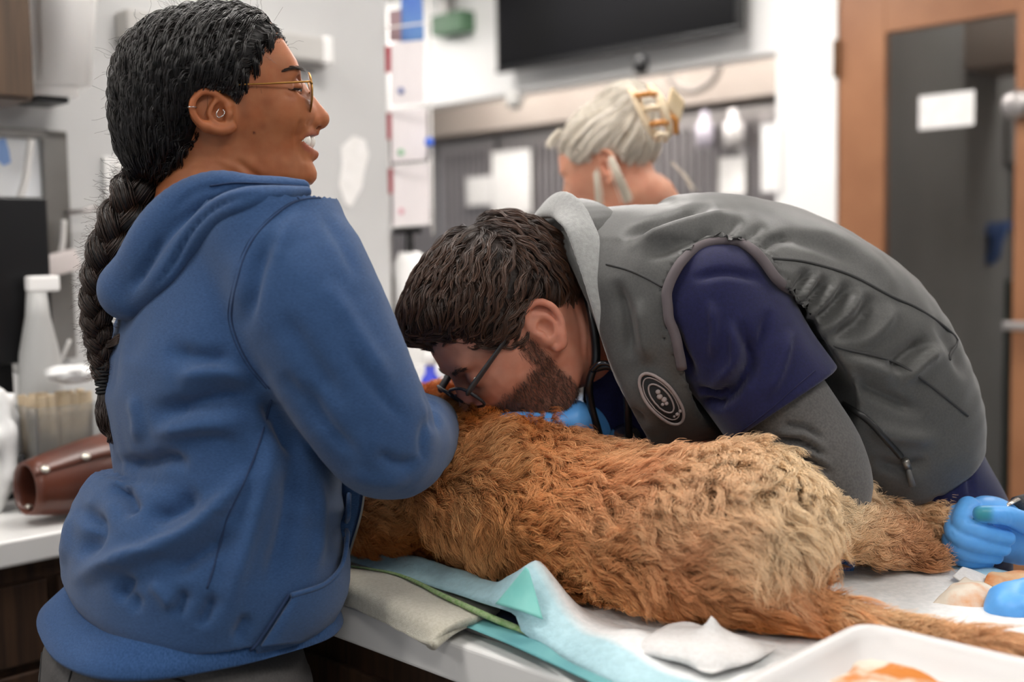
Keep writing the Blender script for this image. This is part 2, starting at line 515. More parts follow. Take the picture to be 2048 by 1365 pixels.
struct(box('wall_left', wl(-3, 0) - U * .12, U * .12, VV * (3 + tc_), ZZ * CEIL, m_grey))
# ceiling panels
k = 0
m_lamp = mat('lit diffuser', 'ffffff', .5, emit='fffaf5', estr=LAMP)
m_lampf = mat('lamp frame', 'e8e8e8', .5)
names = ['added to light the kennel by the pier', 'added to light the middle kennels', 'added to light the far kennels', 'added to light the office', 'added to brighten the white pier', 'added to brighten the television wall', 'over the woman', 'over the exam table', 'over the bent man', 'over the back counter', 'near the door', 'behind the photographer', 'over the wards', 'above the third worker', 'at the corner', 'added to brighten the kennel row', 'added to brighten the back of the office', 'added to brighten the end of the ward']
WL = [tuple((D0 - U * s_ + VV * .55)[:2]) for s_ in (.7, 1.7, 2.7)] + [tuple((D0 + U * .6 + VV * 1.2)[:2]), tuple((D0 - U * .3 - VV * 1.0)[:2]), tuple((D0 - U * 1.9 - VV * 1.0)[:2])]  # unseen panels added to brighten the kennels, the office and the white wall
for i, (x, y) in enumerate(WL + [(-1.3, .7), (.1, 1.9), (1.5, 3.1), (-1.1, 2.9 - .9), (2.3, 1.3), (.2, -1.2), (.4, 5.0), (1.1, .1), (-2.4, -.6), (2.0, 5.6), (3.4, 4.7), (-1.2, 6.6)]):  # last three also added, to brighten ward and office
    t = thing('ceiling_light', 'square lit ceiling panel ' + names[i], 'light', 'ceiling light panels')
    c = np.array([x, y, CEIL])
    box('diffuser', c - U * .28 - VV * .28 - ZZ * .012, U * .56, VV * .56, ZZ * .01, m_lamp, t)
    box('frame', c - U * .31 - VV * .31 - ZZ * .008, U * .62, VV * .62, ZZ * .0075, m_lampf, t)

# white wall with the opening to the wards, and the door
op_r, op_l = ww_px(1553, 150)[0], ww_px(820, 230)[0] + 1.2
op_z = (ww_px(1550, 90)[1] + ww_px(860, 224)[1]) / 2
TH = .12
struct(box('wall_right', ww(op_r, 0), U * op_r * 1.0, VV * TH, ZZ * CEIL, m_white))                        # pier between opening and door
struct(box('wall_back', ww(op_l + 2, op_z), U * (op_l + 2 - op_r), VV * TH, ZZ * (CEIL - op_z), m_white))  # above the opening
struct(box('wall_far', ww(op_l + 3, 0, -1.75), U * (op_l + 6), VV * .1, ZZ * CEIL, m_beige))                # far wall of the ward
DW = 1.02
DH = 2.55
struct(box('trim_1', ww(-DW, DH), -U * -.0 + U * 2.2, VV * TH, ZZ * (CEIL - DH), m_white))
struct(box('trim_2', ww(-DW - .06, 0), U * 2.2, VV * TH, ZZ * CEIL, m_white))
# door: stiles, rails, glass (a darker office behind)
door = link('door_1', None); door['kind'] = 'structure'
m_glass = mat('door glass', 'ffffff', .03, trans=1.0, alpha=1, ior=1.1, spec=.6)
s_gl = -ww_px(1766, 300)[0]; s_gr = -ww_px(2027, 300)[0]; z_gt = ww_px(1763, 66)[1]
box('stile', ww(0, 0, -.01), U * s_gl, VV * .045, ZZ * DH, m_door, door, .004)
box('stile', ww(-s_gr, 0, -.01), U * (DW - s_gr), VV * .045, ZZ * DH, m_door, door, .004)
box('rail', ww(-s_gl, z_gt, -.01), U * (s_gr - s_gl), VV * .045, ZZ * (DH - z_gt), m_door, door, .004)
box('rail', ww(-s_gl, 0, -.01), U * (s_gr - s_gl), VV * .045, ZZ * .25, m_door, door, .004)
box('pane', ww(-s_gl, .25, -.03), U * (s_gr - s_gl), VV * .006, ZZ * (z_gt - .25), m_glass, door)
hp = ww_px(2045, 653, .05)
box('door_handle', ww(hp[0] + .07, hp[1] - .016, .06), U * .2, VV * .03, ZZ * .032, m_steel, door, .008)
box('handle_plate', ww(hp[0] - .0, hp[1] - .07, .0), U * .05, VV * .012, ZZ * .16, m_steel, door, .004)
hg = ww_px(1672, 105)
box('hinge', ww(.012, hg[1] - .1, .008), U * .024, VV * .02, ZZ * .15, mat('bronze hinge', '6d5038', .4, metal=.6), door)
a, b, c_ = ww_px(1834, 192, .02), ww_px(1945, 178, .02), ww_px(1838, 259, .02)
tag(box('door_notice', ww(a[0], c_[1], .0), U * (a[0] - b[0]), VV * -.002, ZZ * (a[1] - c_[1]), m_paper), 'blank white notice on the glass of the brown door', 'sign')
a = ww_px(2030, 208, .04)
lk = tag(lathe('door_fitting', ww(a[0], a[1], -.01), [(.0, 0), (.05, 0), (.055, .02), (.05, .05), (.03, .06)], m_steel, n=20, axis=-VV), 'round steel fitting at the upper edge of the door', 'fitting')
# dim office behind the glass
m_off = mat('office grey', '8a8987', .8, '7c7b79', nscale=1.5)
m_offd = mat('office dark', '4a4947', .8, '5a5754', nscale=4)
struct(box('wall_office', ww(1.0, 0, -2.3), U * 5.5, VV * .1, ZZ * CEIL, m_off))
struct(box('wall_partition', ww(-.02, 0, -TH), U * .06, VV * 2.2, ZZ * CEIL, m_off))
def office(px0, px1, py0, py1, back, mt, name, label, cat, dp=.12):
    a = ww_px(px0, py1, -back); b = ww_px(px1, py0, -back)
    return tag(box(name, ww(a[0], a[1], -back), U * (a[0] - b[0]), VV * dp, ZZ * (b[1] - a[1]), mt, None, .01), label, cat)
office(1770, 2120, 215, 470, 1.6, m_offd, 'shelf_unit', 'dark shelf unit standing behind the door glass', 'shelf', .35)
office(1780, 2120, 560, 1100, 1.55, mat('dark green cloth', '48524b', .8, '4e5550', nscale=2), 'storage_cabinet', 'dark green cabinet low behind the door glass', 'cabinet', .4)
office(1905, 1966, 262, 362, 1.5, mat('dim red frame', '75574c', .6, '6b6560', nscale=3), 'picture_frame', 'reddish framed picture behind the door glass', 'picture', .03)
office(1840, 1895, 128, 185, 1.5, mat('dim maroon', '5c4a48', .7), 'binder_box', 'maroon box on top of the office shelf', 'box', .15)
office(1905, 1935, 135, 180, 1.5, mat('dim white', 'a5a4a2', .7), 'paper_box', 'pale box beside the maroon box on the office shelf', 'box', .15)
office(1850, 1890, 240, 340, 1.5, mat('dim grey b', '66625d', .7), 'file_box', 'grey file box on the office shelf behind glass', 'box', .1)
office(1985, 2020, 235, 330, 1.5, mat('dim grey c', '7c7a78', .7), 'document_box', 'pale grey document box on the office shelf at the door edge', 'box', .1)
# blue jacket hanging behind the glass
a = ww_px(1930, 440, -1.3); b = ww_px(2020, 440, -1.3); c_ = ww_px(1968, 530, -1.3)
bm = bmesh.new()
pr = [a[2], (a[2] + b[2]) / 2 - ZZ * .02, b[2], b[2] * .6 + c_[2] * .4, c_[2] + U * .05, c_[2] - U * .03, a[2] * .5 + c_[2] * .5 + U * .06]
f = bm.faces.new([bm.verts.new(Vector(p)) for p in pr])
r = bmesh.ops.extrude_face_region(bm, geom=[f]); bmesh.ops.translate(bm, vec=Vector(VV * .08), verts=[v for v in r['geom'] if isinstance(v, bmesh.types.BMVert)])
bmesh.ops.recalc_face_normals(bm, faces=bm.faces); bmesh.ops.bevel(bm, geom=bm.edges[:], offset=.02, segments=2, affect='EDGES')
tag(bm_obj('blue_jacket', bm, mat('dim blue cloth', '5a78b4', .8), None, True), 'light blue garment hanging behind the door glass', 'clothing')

# kennels in the ward behind the opening
KB = 1.15
kt = ww_px(1200, 245, -KB)[1]
s0, s1 = ww_px(1680, 300, -KB)[0], ww_px(760, 300, -KB)[0]
m_cage = mat('dark kennel interior', '4a4543', .6, '605a57', nscale=3)
nk = 6; wk = (s1 - s0) / nk
m_bar = mat('kennel bar steel', 'c9c3c4', .35, metal=.7)
for i in range(nk):
    t = thing('kennel', ['kennel nearest the white pier, card on its door', 'second kennel from the white pier with a lilac bottle and a pale light spot on top', 'kennel behind the blonde woman', 'fourth kennel from the white pier, behind the claw clip', 'kennel with the tall white chart on its bars', 'kennel at the chart rack end of the ward row'][i], 'kennel', 'steel kennels in the ward')
    sa = s0 + i * wk
    box('body', ww(sa + wk, 0, -KB - .03), U * wk * .98, VV * .5, ZZ * kt, m_cage, t)
    dr = box('door_frame', ww(sa + wk, kt - .1, -KB), U * wk * .97, VV * .03, ZZ * .09, m_steel, t)
    box('door_frame', ww(sa + wk, kt - .95, -KB), U * wk * .97, VV * .03, ZZ * .06, m_steel, t)
    box('post', ww(sa + wk, .1, -KB + .0), U * .05, VV * .03, ZZ * (kt - .15), m_steel, t)
    nb_ = 11
    bar = None
    for j in range(1, nb_):
        if bar is None:
            bar = box('bar', ww(sa + wk - j * wk / nb_, kt - .92, -KB + .005), U * .018, VV * .018, ZZ * .85, m_bar, t); b0 = j
        else:
            o = link('bar', bar.data, t); o.location = Vector(U * ((j - b0) * wk / nb_))
    if i == 0: keep = t
def card(px0, px1, py0, py1, name, label, back=KB - .03, mt=None, cat='notice'):
    a = ww_px(px0, py1, -back); b = ww_px(px1, py0, -back)
    return tag(box(name, ww(a[0], a[1], -back), U * (a[0] - b[0]), VV * .004, ZZ * (b[1] - a[1]), mt or m_paper, None), label, cat)
card(985, 1060, 297, 430, 'kennel_chart', 'tall blank white chart hanging on the kennel bars')
card(934, 982, 352, 412, 'kennel_card', 'small white card left of the tall chart on the kennel')
card(1438, 1490, 312, 392, 'kennel_card', 'white card on the kennel door right of the blonde head')
card(1522, 1562, 245, 385, 'notice_sheet', 'white sheet hung beside the white pier', -.01)
for px, py, r, lab in ((1467, 260, .055, 'round pale bottle on the kennel near the white pier'), (1410, 263, .05, 'lilac bottle on the kennel right of the claw clip')):  # the pale round one gives a blurred bulb spot a solid body
    p = ww_px(px, py, -KB + .1)[2]
    tag(lathe('bottle', p - ZZ * .09, [(.0, 0), (r, 0), (r, .12), (r * .5, .15), (r * .4, .2), (0, .2)], mat('bottle ' + lab[:5], 'dedad8' if 'pale' in lab else 'c2bcc8', .3), n=16), lab, 'bottle')
# header band of the ward opening
hz0, hz1 = ww_px(1000, 262, -.9)[1], op_z + .25
struct(box('trim_3', ww(op_l + 1.5, kt + .02, -KB + .12), U * (op_l + 2.5), VV * .4, ZZ * (CEIL - kt), m_beige))
# cable loops under the television
m_cable = mat('grey cable', '8d857f', .5)
q = [ww_px(x, y, -.6)[2] for x, y in ((1330, 110), (1345, 165), (1385, 182), (1425, 160), (1445, 110), (1450, 60))]
tag(tube('cable_loop', q, .02, m_cable, n=8, res=30), 'thick grey cable loop hanging below the television', 'cable')
# television
a, b = ww_px(993, 130, .12), ww_px(1478, 78, .12)
tvz = (a[1] + b[1]) / 2
tv = thing('television', 'large black television high on the white wall', 'television')
s_l, s_r = a[0], b[0]
box('housing', ww(s_l, tvz, .12), U * (s_l - s_r), VV * .05, ZZ * .46, m_black, tv, .006)
box('screen', ww(s_l - .02, tvz + .025, .123), U * (s_l - s_r - .04), VV * .004, ZZ * .42, mat('dark screen', '09090b', .45, '0c0c10', nscale=2, spec=.08), tv)
box('bezel', ww(s_l, tvz - .004, .125), U * (s_l - s_r), VV * .03, ZZ * .02, m_black, tv, .003)
box('wall_bracket', ww((s_l + s_r) / 2 + .2, tvz + .1, .08), U * .4, VV * .1, ZZ * .2, m_black, tv)
lens = ww_px(1287, 128, .1)[2]
tag(lathe('webcam', lens - VV * .02 - ZZ * .04, [(0, 0), (.03, 0), (.035, .03), (.03, .07), (0, .08)], m_black, n=14), 'small black camera under the television', 'camera')
a = ww_px(1033, 200, .02)[2]
tag(lathe('sprinkler_cap', a, [(0, 0), (.05, 0), (.05, .03), (.03, .045), (0, .045)], m_lgrey, n=18, axis=-VV), 'round pale cap below the television wall edge', 'fixture')
# green sign on white wall
a, b = ww_px(862, 72, .1), ww_px(922, 18, .1)
gs = thing('exit_sign', 'small green sign box on the white wall', 'sign')
box('sign_box', ww(a[0], a[1], .1), U * (a[0] - b[0]), VV * .1, ZZ * (b[1] - a[1]), mat('green sign', '4c6f52', .5, '567a5c', nscale=6), gs, .003)
box('bracket', ww(a[0] - .04, b[1], .06), U * .05, VV * .05, ZZ * .3, m_sgrey, gs)

# --- back counter along the grey wall
ct = thing('back_counter', 'white topped dark wood counter along the grey wall', 'counter')
L0 = C0 - VV * 1.4; LEN = 1.4 + tc_ + .2
bm = bmesh.new(); box_bm(bm, up3(L0 - U * (DEPTH - .002), TZ - .045), U * (DEPTH - .002), VV * LEN, ZZ * .045, .006, 3)
bm_obj('worktop', bm, m_top, ct)
box('cabinet', up3(L0 - U * (DEPTH - .01), .0), U * (DEPTH - .05), VV * LEN, ZZ * (TZ - .05), m_wood, ct)
for i in range(4):
    p = up3(L0 + VV * (i * .62 + .26) - U * .04, .1)
    dr = box('door', p, VV * .6, U * .02, ZZ * (TZ - .33), m_wood, ct, .003)
    box('drawer', up3(p, TZ - .215), VV * .6, U * .02, ZZ * .135, m_wood, ct, .003)
    hd = box('handle', p + VV * .54 + U * .02 + ZZ * .4, VV * .012, U * .02, ZZ * .14, m_sgrey, dr)
# upper cabinet
t0_, z0_, p0_ = wl_px(72, 199, .34)
uc = thing('upper_cabinet', 'brown wooden wall cabinet at the upper left corner', 'cabinet')
box('body', wl(t0_ - 1.1, z0_), VV * 1.1, U * .32, ZZ * (CEIL - z0_ - .25), m_woodu, uc)
box('door', wl(t0_ - .55, z0_ + .003, .322), VV * .547, U * .02, ZZ * (CEIL - z0_ - .26), m_woodu, uc, .003)
box('door', wl(t0_ - 1.1, z0_ + .003, .322), VV * .545, U * .02, ZZ * (CEIL - z0_ - .26), m_woodu, uc, .003)
# white towel dispenser beside it
a, b = wl_px(74, 172, .22), wl_px(248, 100, .22)
dz = wl_px(200, 190, .22)[1]
pd = thing('towel_dispenser', 'white paper towel dispenser on the grey wall by the wooden cabinet', 'dispenser')
bm = bmesh.new()
box_bm(bm, wl(a[0], dz, .0), VV * (b[0] - a[0]), U * .22, ZZ * .55)
bm.verts.ensure_lookup_table()
for v in bm.verts:
    if v.co.z < dz + .1: v.co = v.co - Vector(U * .03) * (((v.co - Vector(wl(a[0], dz))).dot(Vector(U))) > .1) - Vector(VV * .05) * (((v.co - Vector(wl(a[0], dz))).dot(Vector(VV))) > .1)
bmesh.ops.bevel(bm, geom=bm.edges[:], offset=.025, segments=4, affect='EDGES')
bm_obj('cover', bm, m_wplast, pd, True)
box('outlet', wl(a[0] + .03, dz - .012, .05), VV * (b[0] - a[0] - .12), U * .1, ZZ * .03, m_black, pd)
# grey rail light
a, b = wl_px(256, 90, .06), wl_px(660, 100, .06)
gr = thing('wall_rail_light', 'long pale grey rail fixture on the grey wall behind the woman', 'fixture')
zb, zt = wl_px(640, 124, .06)[1], wl_px(640, 72, .06)[1]
box('housing', wl(a[0], zb, 0), VV * (b[0] - a[0]), U * .06, ZZ * (zt - zb), m_lgrey, gr, .008)
box('end_cap', wl(b[0] - .02, zb - .003, 0), VV * .03, U * .066, ZZ * (zt - zb + .006), m_wplast, gr, .008)
box('base_strip', wl(a[0], zb - .012, 0), VV * (b[0] - a[0]), U * .04, ZZ * .014, m_sgrey, gr, .002)
# white plate and irregular white patch on grey wall
a, b = wl_px(206, 400), wl_px(262, 316)
wp = thing('wall_plate', 'white plate on the grey wall beside the braid', 'plate')
box('cover_plate', wl(a[0], a[1], 0), VV * (b[0] - a[0]), U * .012, ZZ * (b[1] - a[1]), m_wplast, wp, .004)
box('rocker', wl((a[0] + b[0]) / 2 - .012, (a[1] + b[1]) / 2 - .03, .012), VV * .024, U * .006, ZZ * .06, m_paper, wp, .002)
pts = [(705, 272), (728, 280), (736, 310), (726, 345), (722, 375), (700, 415), (688, 408), (676, 370), (682, 330), (680, 295)]
bm = bmesh.new(); f = bm.faces.new([bm.verts.new(Vector(wl(*wl_px(x, y)[:2], .002))) for x, y in pts])
r = bmesh.ops.extrude_face_region(bm, geom=[f]); bmesh.ops.translate(bm, vec=Vector(U * .003), verts=[v for v in r['geom'] if isinstance(v, bmesh.types.BMVert)])
bmesh.ops.recalc_face_normals(bm, faces=bm.faces)
tag(bm_obj('wall_patch', bm, m_paper), 'white irregular patch on the grey wall before the woman', 'paper')
# framed board, monitor at the far left
a, b = wl_px(-60, 500, .03), wl_px(134, 262, .03)
fb = thing('framed_board', 'white board in a grey metal frame above the back counter', 'board')
z_lo, z_hi = wl_px(100, 720, .03)[1], b[1]
m_mframe = mat('brushed grey frame', '8d8a87', .35, '77746f', nscale=4, metal=.6)
box('board', wl(a[0], z_lo, 0), VV * (b[0] - a[0] - .01), U * .015, ZZ * (z_hi - z_lo - .01), mat('bright board', 'f4f4f2', .4, 'eef1f5', nscale=3), fb)
wfr = wl_px(134, 300, .03)[0] - wl_px(84, 300, .03)[0]
box('frame_post', wl(b[0] - wfr, z_lo, 0), VV * wfr, U * .03, ZZ * (z_hi - z_lo), m_mframe, fb, .003)
box('frame_rail', wl(a[0], z_hi - .02, 0), VV * (b[0] - a[0]), U * .03, ZZ * .02, m_mframe, fb, .003)
a = wl_px(14, 310, .02)
bl = []
for x, y in ((-4, 280), (10, 276), (18, 300), (22, 325), (8, 332), (-6, 320)): bl.append(Vector(wl(*wl_px(x, y, .017)[:2], .0165)))
bm = bmesh.new(); bm.faces.new([bm.verts.new(v) for v in bl]); bmesh.ops.recalc_face_normals(bm, faces=bm.faces)
bm_obj('blue_mark', bm, mat('blue marker', '8fb2ea', .6), fb)
mo = thing('monitor', 'black computer monitor on the back counter at the left edge', 'monitor')
a, b = wl_px(-150, 740, .25), wl_px(84, 396, .25)
box('screen', wl(a[0], a[1], .25), VV * (b[0] - a[0]), U * .025, ZZ * (b[1] - a[1]), m_black, mo, .005)
box('stand_post', wl(a[0] + .1, TZ, .2), VV * .06, U * .04, ZZ * (a[1] - TZ + .1), m_black, mo)
box('stand_foot', wl(a[0] + .03, TZ, .15), VV * .2, U * .16, ZZ * .012, m_black, mo, .003)
# ------------------------------------------------------------------ exam table and what lies on it
TA = WZ(690, 1212, TZ); TA[2] = 0
def tb(u, v, z=TZ): return up3(TA + U * u + VV * v, z)
def tuv(P): return (P - TA) @ U, (P - TA) @ VV
TL, TW_ = 1.40, .70
et = thing('exam_table', 'exam table with white top and dark wood base under the dog', 'table')
bm = bmesh.new(); box_bm(bm, tb(-.5, 0, TZ - .048), U * TL, VV * TW_, ZZ * .048, .005, 3)
bm_obj('table_top', bm, m_top, et)
box('base', tb(-.46, .04, 0), U * (TL - .08), VV * (TW_ - .08), ZZ * (TZ - .05), m_wood, et)
for i in range(2):
    box('panel', tb(-.44 + i * .68, .03, .1), U * .66, VV * .02, ZZ * (TZ - .2), m_wood, et, .003)
def patch(name, rows, nu, nv, mt, parent=None, thick=0, wob=0, ws=30, colfn=None, seed=3):
    """smooth sheet through a grid of points (rows x cols)"""
    R = [catmull(np.asarray(r, float), nu) for r in rows]
    G = np.stack([catmull(np.stack([r[i] for r in R]), nv) for i in range(nu)], 1)      # nv x nu x 3
    V = G.reshape(-1, 3)
    if wob:
        V = V + np.array([0, 0, 1.0]) * (wob * vnoise(V, ws, seed))[:, None]
    F = np.array([(j * nu + i, j * nu + i + 1, (j + 1) * nu + i + 1, (j + 1) * nu + i) for j in range(nv - 1) for i in range(nu - 1)])
    o = mesh_obj(name, V, F, mt, parent)
    if colfn is not None: set_color_attr(o, 'tint', colfn(V, G))
    if thick:
        s = o.modifiers.new('thickness', 'SOLIDIFY'); s.thickness = thick; s.offset = 0
    return o
m_mat = mat('grey rubber mat', '8b8986', .6, '7f7d7a', nscale=60)
box_m = box('rubber_mat', tb(.14, .033, TZ + .0005), U * .74, VV * .6, ZZ * .008, m_mat, None, .003)
tag(box_m, 'grey rubber mat along the edge of the exam table', 'mat')
tag(box('gap_shade_sheet', tb(.16, .062, TZ + .009), U * .7, VV * .56, ZZ * .0045, mat('dark gap shade', '2d3550', .6), None, .001), 'dark gap shade on a sheet added under the pale blue pad', 'sheet')  # thin dark sheet in place of the shadow gap below the pad
# towel folded over the table edge
m_towel = mat('beige terry towel', 'd6d1c0', .95, 'c6c0ac', nscale=250, bump=1.0, bscale=900, bdist=.002, sheen=.4)
tw = [[WZ(640, 1190, TZ + .006), WZ(700, 1212, TZ + .006), WZ(770, 1246, TZ + .006), WZ(835, 1282, TZ + .006), WZ(862, 1294, TZ + .008)],
      [WZ(640, 1150, TZ + .03), WZ(700, 1170, TZ + .03), WZ(785, 1204, TZ + .03), WZ(862, 1240, TZ + .027), WZ(905, 1256, TZ + .022)],
      [WZ(640, 1118, TZ + .024), WZ(700, 1138, TZ + .024), WZ(796, 1158, TZ + .024), WZ(890, 1200, TZ + .023), WZ(972, 1236, TZ + .019)],
      [WZ(660, 1100, TZ + .012), WZ(730, 1120, TZ + .012), WZ(830, 1146, TZ + .012), WZ(930, 1192, TZ + .012), WZ(1000, 1226, TZ + .012)]]
towel = thing('towel', 'beige terry towel folded over the table edge beside the hoodie', 'towel')
patch('cloth', tw, 40, 30, m_towel, towel, .009, .0012, 60)
q = [WZ(862, 1291, TZ + .008), WZ(880, 1276, TZ + .012), WZ(908, 1256, TZ + .016), WZ(945, 1243, TZ + .018), WZ(975, 1236, TZ + .018)]
tube('rolled_end', q, [.0085, .0085, .008, .006, .004], m_towel, towel, n=12, res=20, flat=.8)
q = [WZ(690, 1131, TZ + .031), WZ(796, 1150, TZ + .033), WZ(890, 1194, TZ + .033), WZ(975, 1233, TZ + .027), WZ(1060, 1268, TZ + .018), WZ(1092, 1284, TZ + .016)]
tube('green_edge', q, [.0015, .0025, .004, .005, .005, .003], mat('green towel hem', '7fa265', .9, 'a3b58a', nscale=200, bump=.8, bscale=800), towel, n=8, res=30, flat=.7)
# teal pad
m_pad = mat('absorbent pad', 'ffffff', .55, 'f1f3f3', nscale=120, bump=.6, bscale=170, bdist=.002, attr='tint', detail=2)
pad = thing('underpad', 'white absorbent pad with pale blue border under the dog', 'pad')
NU, NV = 120, 70
near = catmull([(-.42, .075), (-.25, .075), (-.12, .072), (-.03, .07), (.06, .066), (.14, .055), (.22, .04), (.32, .026), (.44, -.005), (.6, -.01), (.72, -.01), (.86, -.01)], NU)
V = []; tint = []
for j in range(NV):
    f = j / (NV - 1)
    for i in range(NU):
        u, v0 = near[i]; v = v0 + (.605 - v0) * f
        V.append(tb(u, v, TZ + .026)); e = min(v - v0, .605 - v, 9)
        tint.append((u, v, v - v0, .605 - v))
V = np.array(V); T4 = np.array(tint)
dn = T4[:, 2]
z = .004 * vnoise(V, 14, 5) + .0025 * vnoise(V, 40, 6)
V[:, 2] += z * np.clip(dn / .03, 0, 1)
V[:, 2] -= .012 * np.exp(-(dn / .012) ** 2) * (T4[:, 0] > .28)            # the edge droops to the table
pk = (.266, .078)                                                          # standing fold
du, dv = T4[:, 0] - pk[0], T4[:, 1] - pk[1]
tent = .066 * np.exp(-np.abs(du / np.where(du < 0, .075, .045)) ** 1.3 - np.where(dv > 0, (dv / .03) ** 2, (dv / .035) ** 2))
V[:, 2] += tent + .012 * np.exp(-((T4[:, 0] - .42) / .05) ** 2 - ((T4[:, 1] - .06) / .04) ** 2)
V[:, 2] += .02 * np.exp(-((dn - .035) / .022) ** 2) * np.clip((.2 - T4[:, 0]) / .1, 0, 1)    # rim pushed up by the towel
F = np.array([(j * NU + i, j * NU + i + 1, (j + 1) * NU + i + 1, (j + 1) * NU + i) for j in range(NV - 1) for i in range(NU - 1)])
o = mesh_obj('pad_sheet', V, F, m_pad, pad)
bl = np.array(lin('b4d8e1')); wh = np.array(lin('eceded')); bw = np.where(T4[:, 0] < .22, .08, .045)
k1 = np.clip((bw - np.minimum(T4[:, 2], T4[:, 3])) / .006, 0, 1)[:, None]
set_color_attr(o, 'tint', wh * (1 - k1) + bl * k1)
s = o.modifiers.new('thickness', 'SOLIDIFY'); s.thickness = .0016; s.offset = 0
# teal underside of the standing fold
m_teal = mat('teal pad backing', '7fd0c8', .5, '8ed8cf', nscale=30)
K = W(1051, 1136, 1.248)
fl = [[W(991, 1209, 1.262), W(1020, 1217, 1.24), W(1052, 1227, 1.226), W(1086, 1240, 1.222)],
      [W(1020, 1174, 1.256), W(1036, 1178, 1.245), W(1054, 1183, 1.238), W(1072, 1190, 1.236)],
      [K, K + U * .001, K + U * .002, W(1058, 1142, 1.246)]]
patch('folded_backing', fl, 16, 16, m_teal, pad, .0012)
q = [[WZ(926, 1252, TZ + .015), WZ(1010, 1286, TZ + .015), WZ(1080, 1318, TZ + .015), WZ(1148, 1350, TZ + .015), WZ(1235, 1392, TZ + .015)],
     [WZ(973, 1238, TZ + .019), WZ(1040, 1267, TZ + .019), WZ(1092, 1292, TZ + .019), WZ(1137, 1324, TZ + .019), WZ(1245, 1374, TZ + .019)]]
patch('lower_backing', q, 24, 6, mat('deep teal backing', '5f9da3', .5, '6faeb0', nscale=20), pad, .0012)

# gauze heaps
m_gauze = mat('white gauze', 'e0dfde', .9, 'd8d6d4', nscale=200, bump=.5, bscale=700)
def heap(name, c, ru, rv, hgt, mt, label, cat, parent=None, peak=None, seed=1, n=36, sharp=.012, layers=0):
    V = []; F = []
    for j in range(n):
        for i in range(n):
            a, b = i / (n - 1) * 2 - 1, j / (n - 1) * 2 - 1
            V.append(c + U * ru * a + VV * rv * b)
    V = np.array(V); lu = (V - c) @ U / ru; lv = (V - c) @ VV / rv
    r = (np.abs(lu) ** 4 + np.abs(lv) ** 4) ** .25
    h = hgt * np.clip((1 - r) * 3, 0, 1) ** .5 * (1 + .5 * vnoise(V, 25, seed)) + .0015 * vnoise(V, 90, seed + 2)
    V += U[None] * (.012 * vnoise(V, 18, seed + 5))[:, None] + VV[None] * (.012 * vnoise(V, 18, seed + 6))[:, None]
    if peak is not None:
        d = np.linalg.norm((V - c)[:, :2] - peak[:2], axis=1); h = h + peak[2] * np.exp(-d / sharp)
    V[:, 2] = c[2] + np.maximum(h, .0005)
    F = np.array([(j * n + i, j * n + i + 1, (j + 1) * n + i + 1, (j + 1) * n + i) for j in range(n - 1) for i in range(n - 1)])
    o = mesh_obj(name, V, F, mt, parent)
    s = o.modifiers.new('thickness', 'SOLIDIFY'); s.thickness = .0009; s.offset = -1
    if label: tag(o, label, cat)
    return o
c = WZ(1395, 1296, TZ + .034)
pkp = WZ(1425, 1262, TZ + .05) - c
heap('gauze_pad', c, .06, .05, .010, m_gauze, 'white folded gauze with a raised peak beside the tail', 'gauze', peak=np.array([pkp[0], pkp[1], .022]), seed=4, sharp=.009)
# white plastic tray with chamfered corners
tr0 = WZ(1740, 1258, TZ + .068); cu, cv = tuv(tr0)
m_tray = mat('white tray plastic', 'd9d7d6', .35, 'd3d1d0', nscale=5)
tray = thing('instrument_tray', 'white plastic tray with stained gauze in the front right corner', 'tray')
def tray_ring(inset, z, ch):
    u0, u1, v1, v0 = cu - .012 + inset, cu + .30 - inset, cv + .012 - inset, cv - .22 + inset
    pts = []
    for (u, v, a, b) in ((u0, v1, (0, -1), (1, 0)), (u1, v1, (-1, 0), (0, -1)), (u1, v0, (0, 1), (-1, 0)), (u0, v0, (1, 0), (0, 1))):
        p, q2 = np.array([u + a[0] * ch, v + a[1] * ch]), np.array([u + b[0] * ch, v + b[1] * ch]); cc = np.array([u, v])
        for t in np.linspace(0, 1, 9):
            r_ = (1 - t) ** 2 * p + 2 * t * (1 - t) * cc + t * t * q2; pts.append(tb(r_[0], r_[1], z))
    return pts
V = []; F = []
prof = [(-.006, .058, .03), (-.007, .063, .031), (-.004, .066, .03), (0, .067, .03), (.004, .066, .03), (.008, .060, .03), (.026, .036, .045), (.034, .0345, .05)]
for ins, z, ch in prof: V += tray_ring(ins, TZ + z, ch)
n = 36
for i in range(len(prof) - 1):
    for k2 in range(n): F.append((i * n + k2, i * n + (k2 + 1) % n, (i + 1) * n + (k2 + 1) % n, (i + 1) * n + k2))
F.append(tuple(range((len(prof) - 1) * n, len(prof) * n)))
o = mesh_obj('tray_body', V, F, m_tray, tray)
s = o.modifiers.new('thickness', 'SOLIDIFY'); s.thickness = .0025; s.offset = -1
m_stain = mat('iodine stained gauze', 'd8d0c0', .9, 'c97a30', nscale=22, bump=.6, bscale=400, contrast=(.5, .62), detail=5)
heap('stained_gauze', WZ(1750, 1372, TZ + .038), .055, .045, .010, m_stain, 'crumpled gauze with orange iodine stains in the white tray', 'gauze', seed=9)
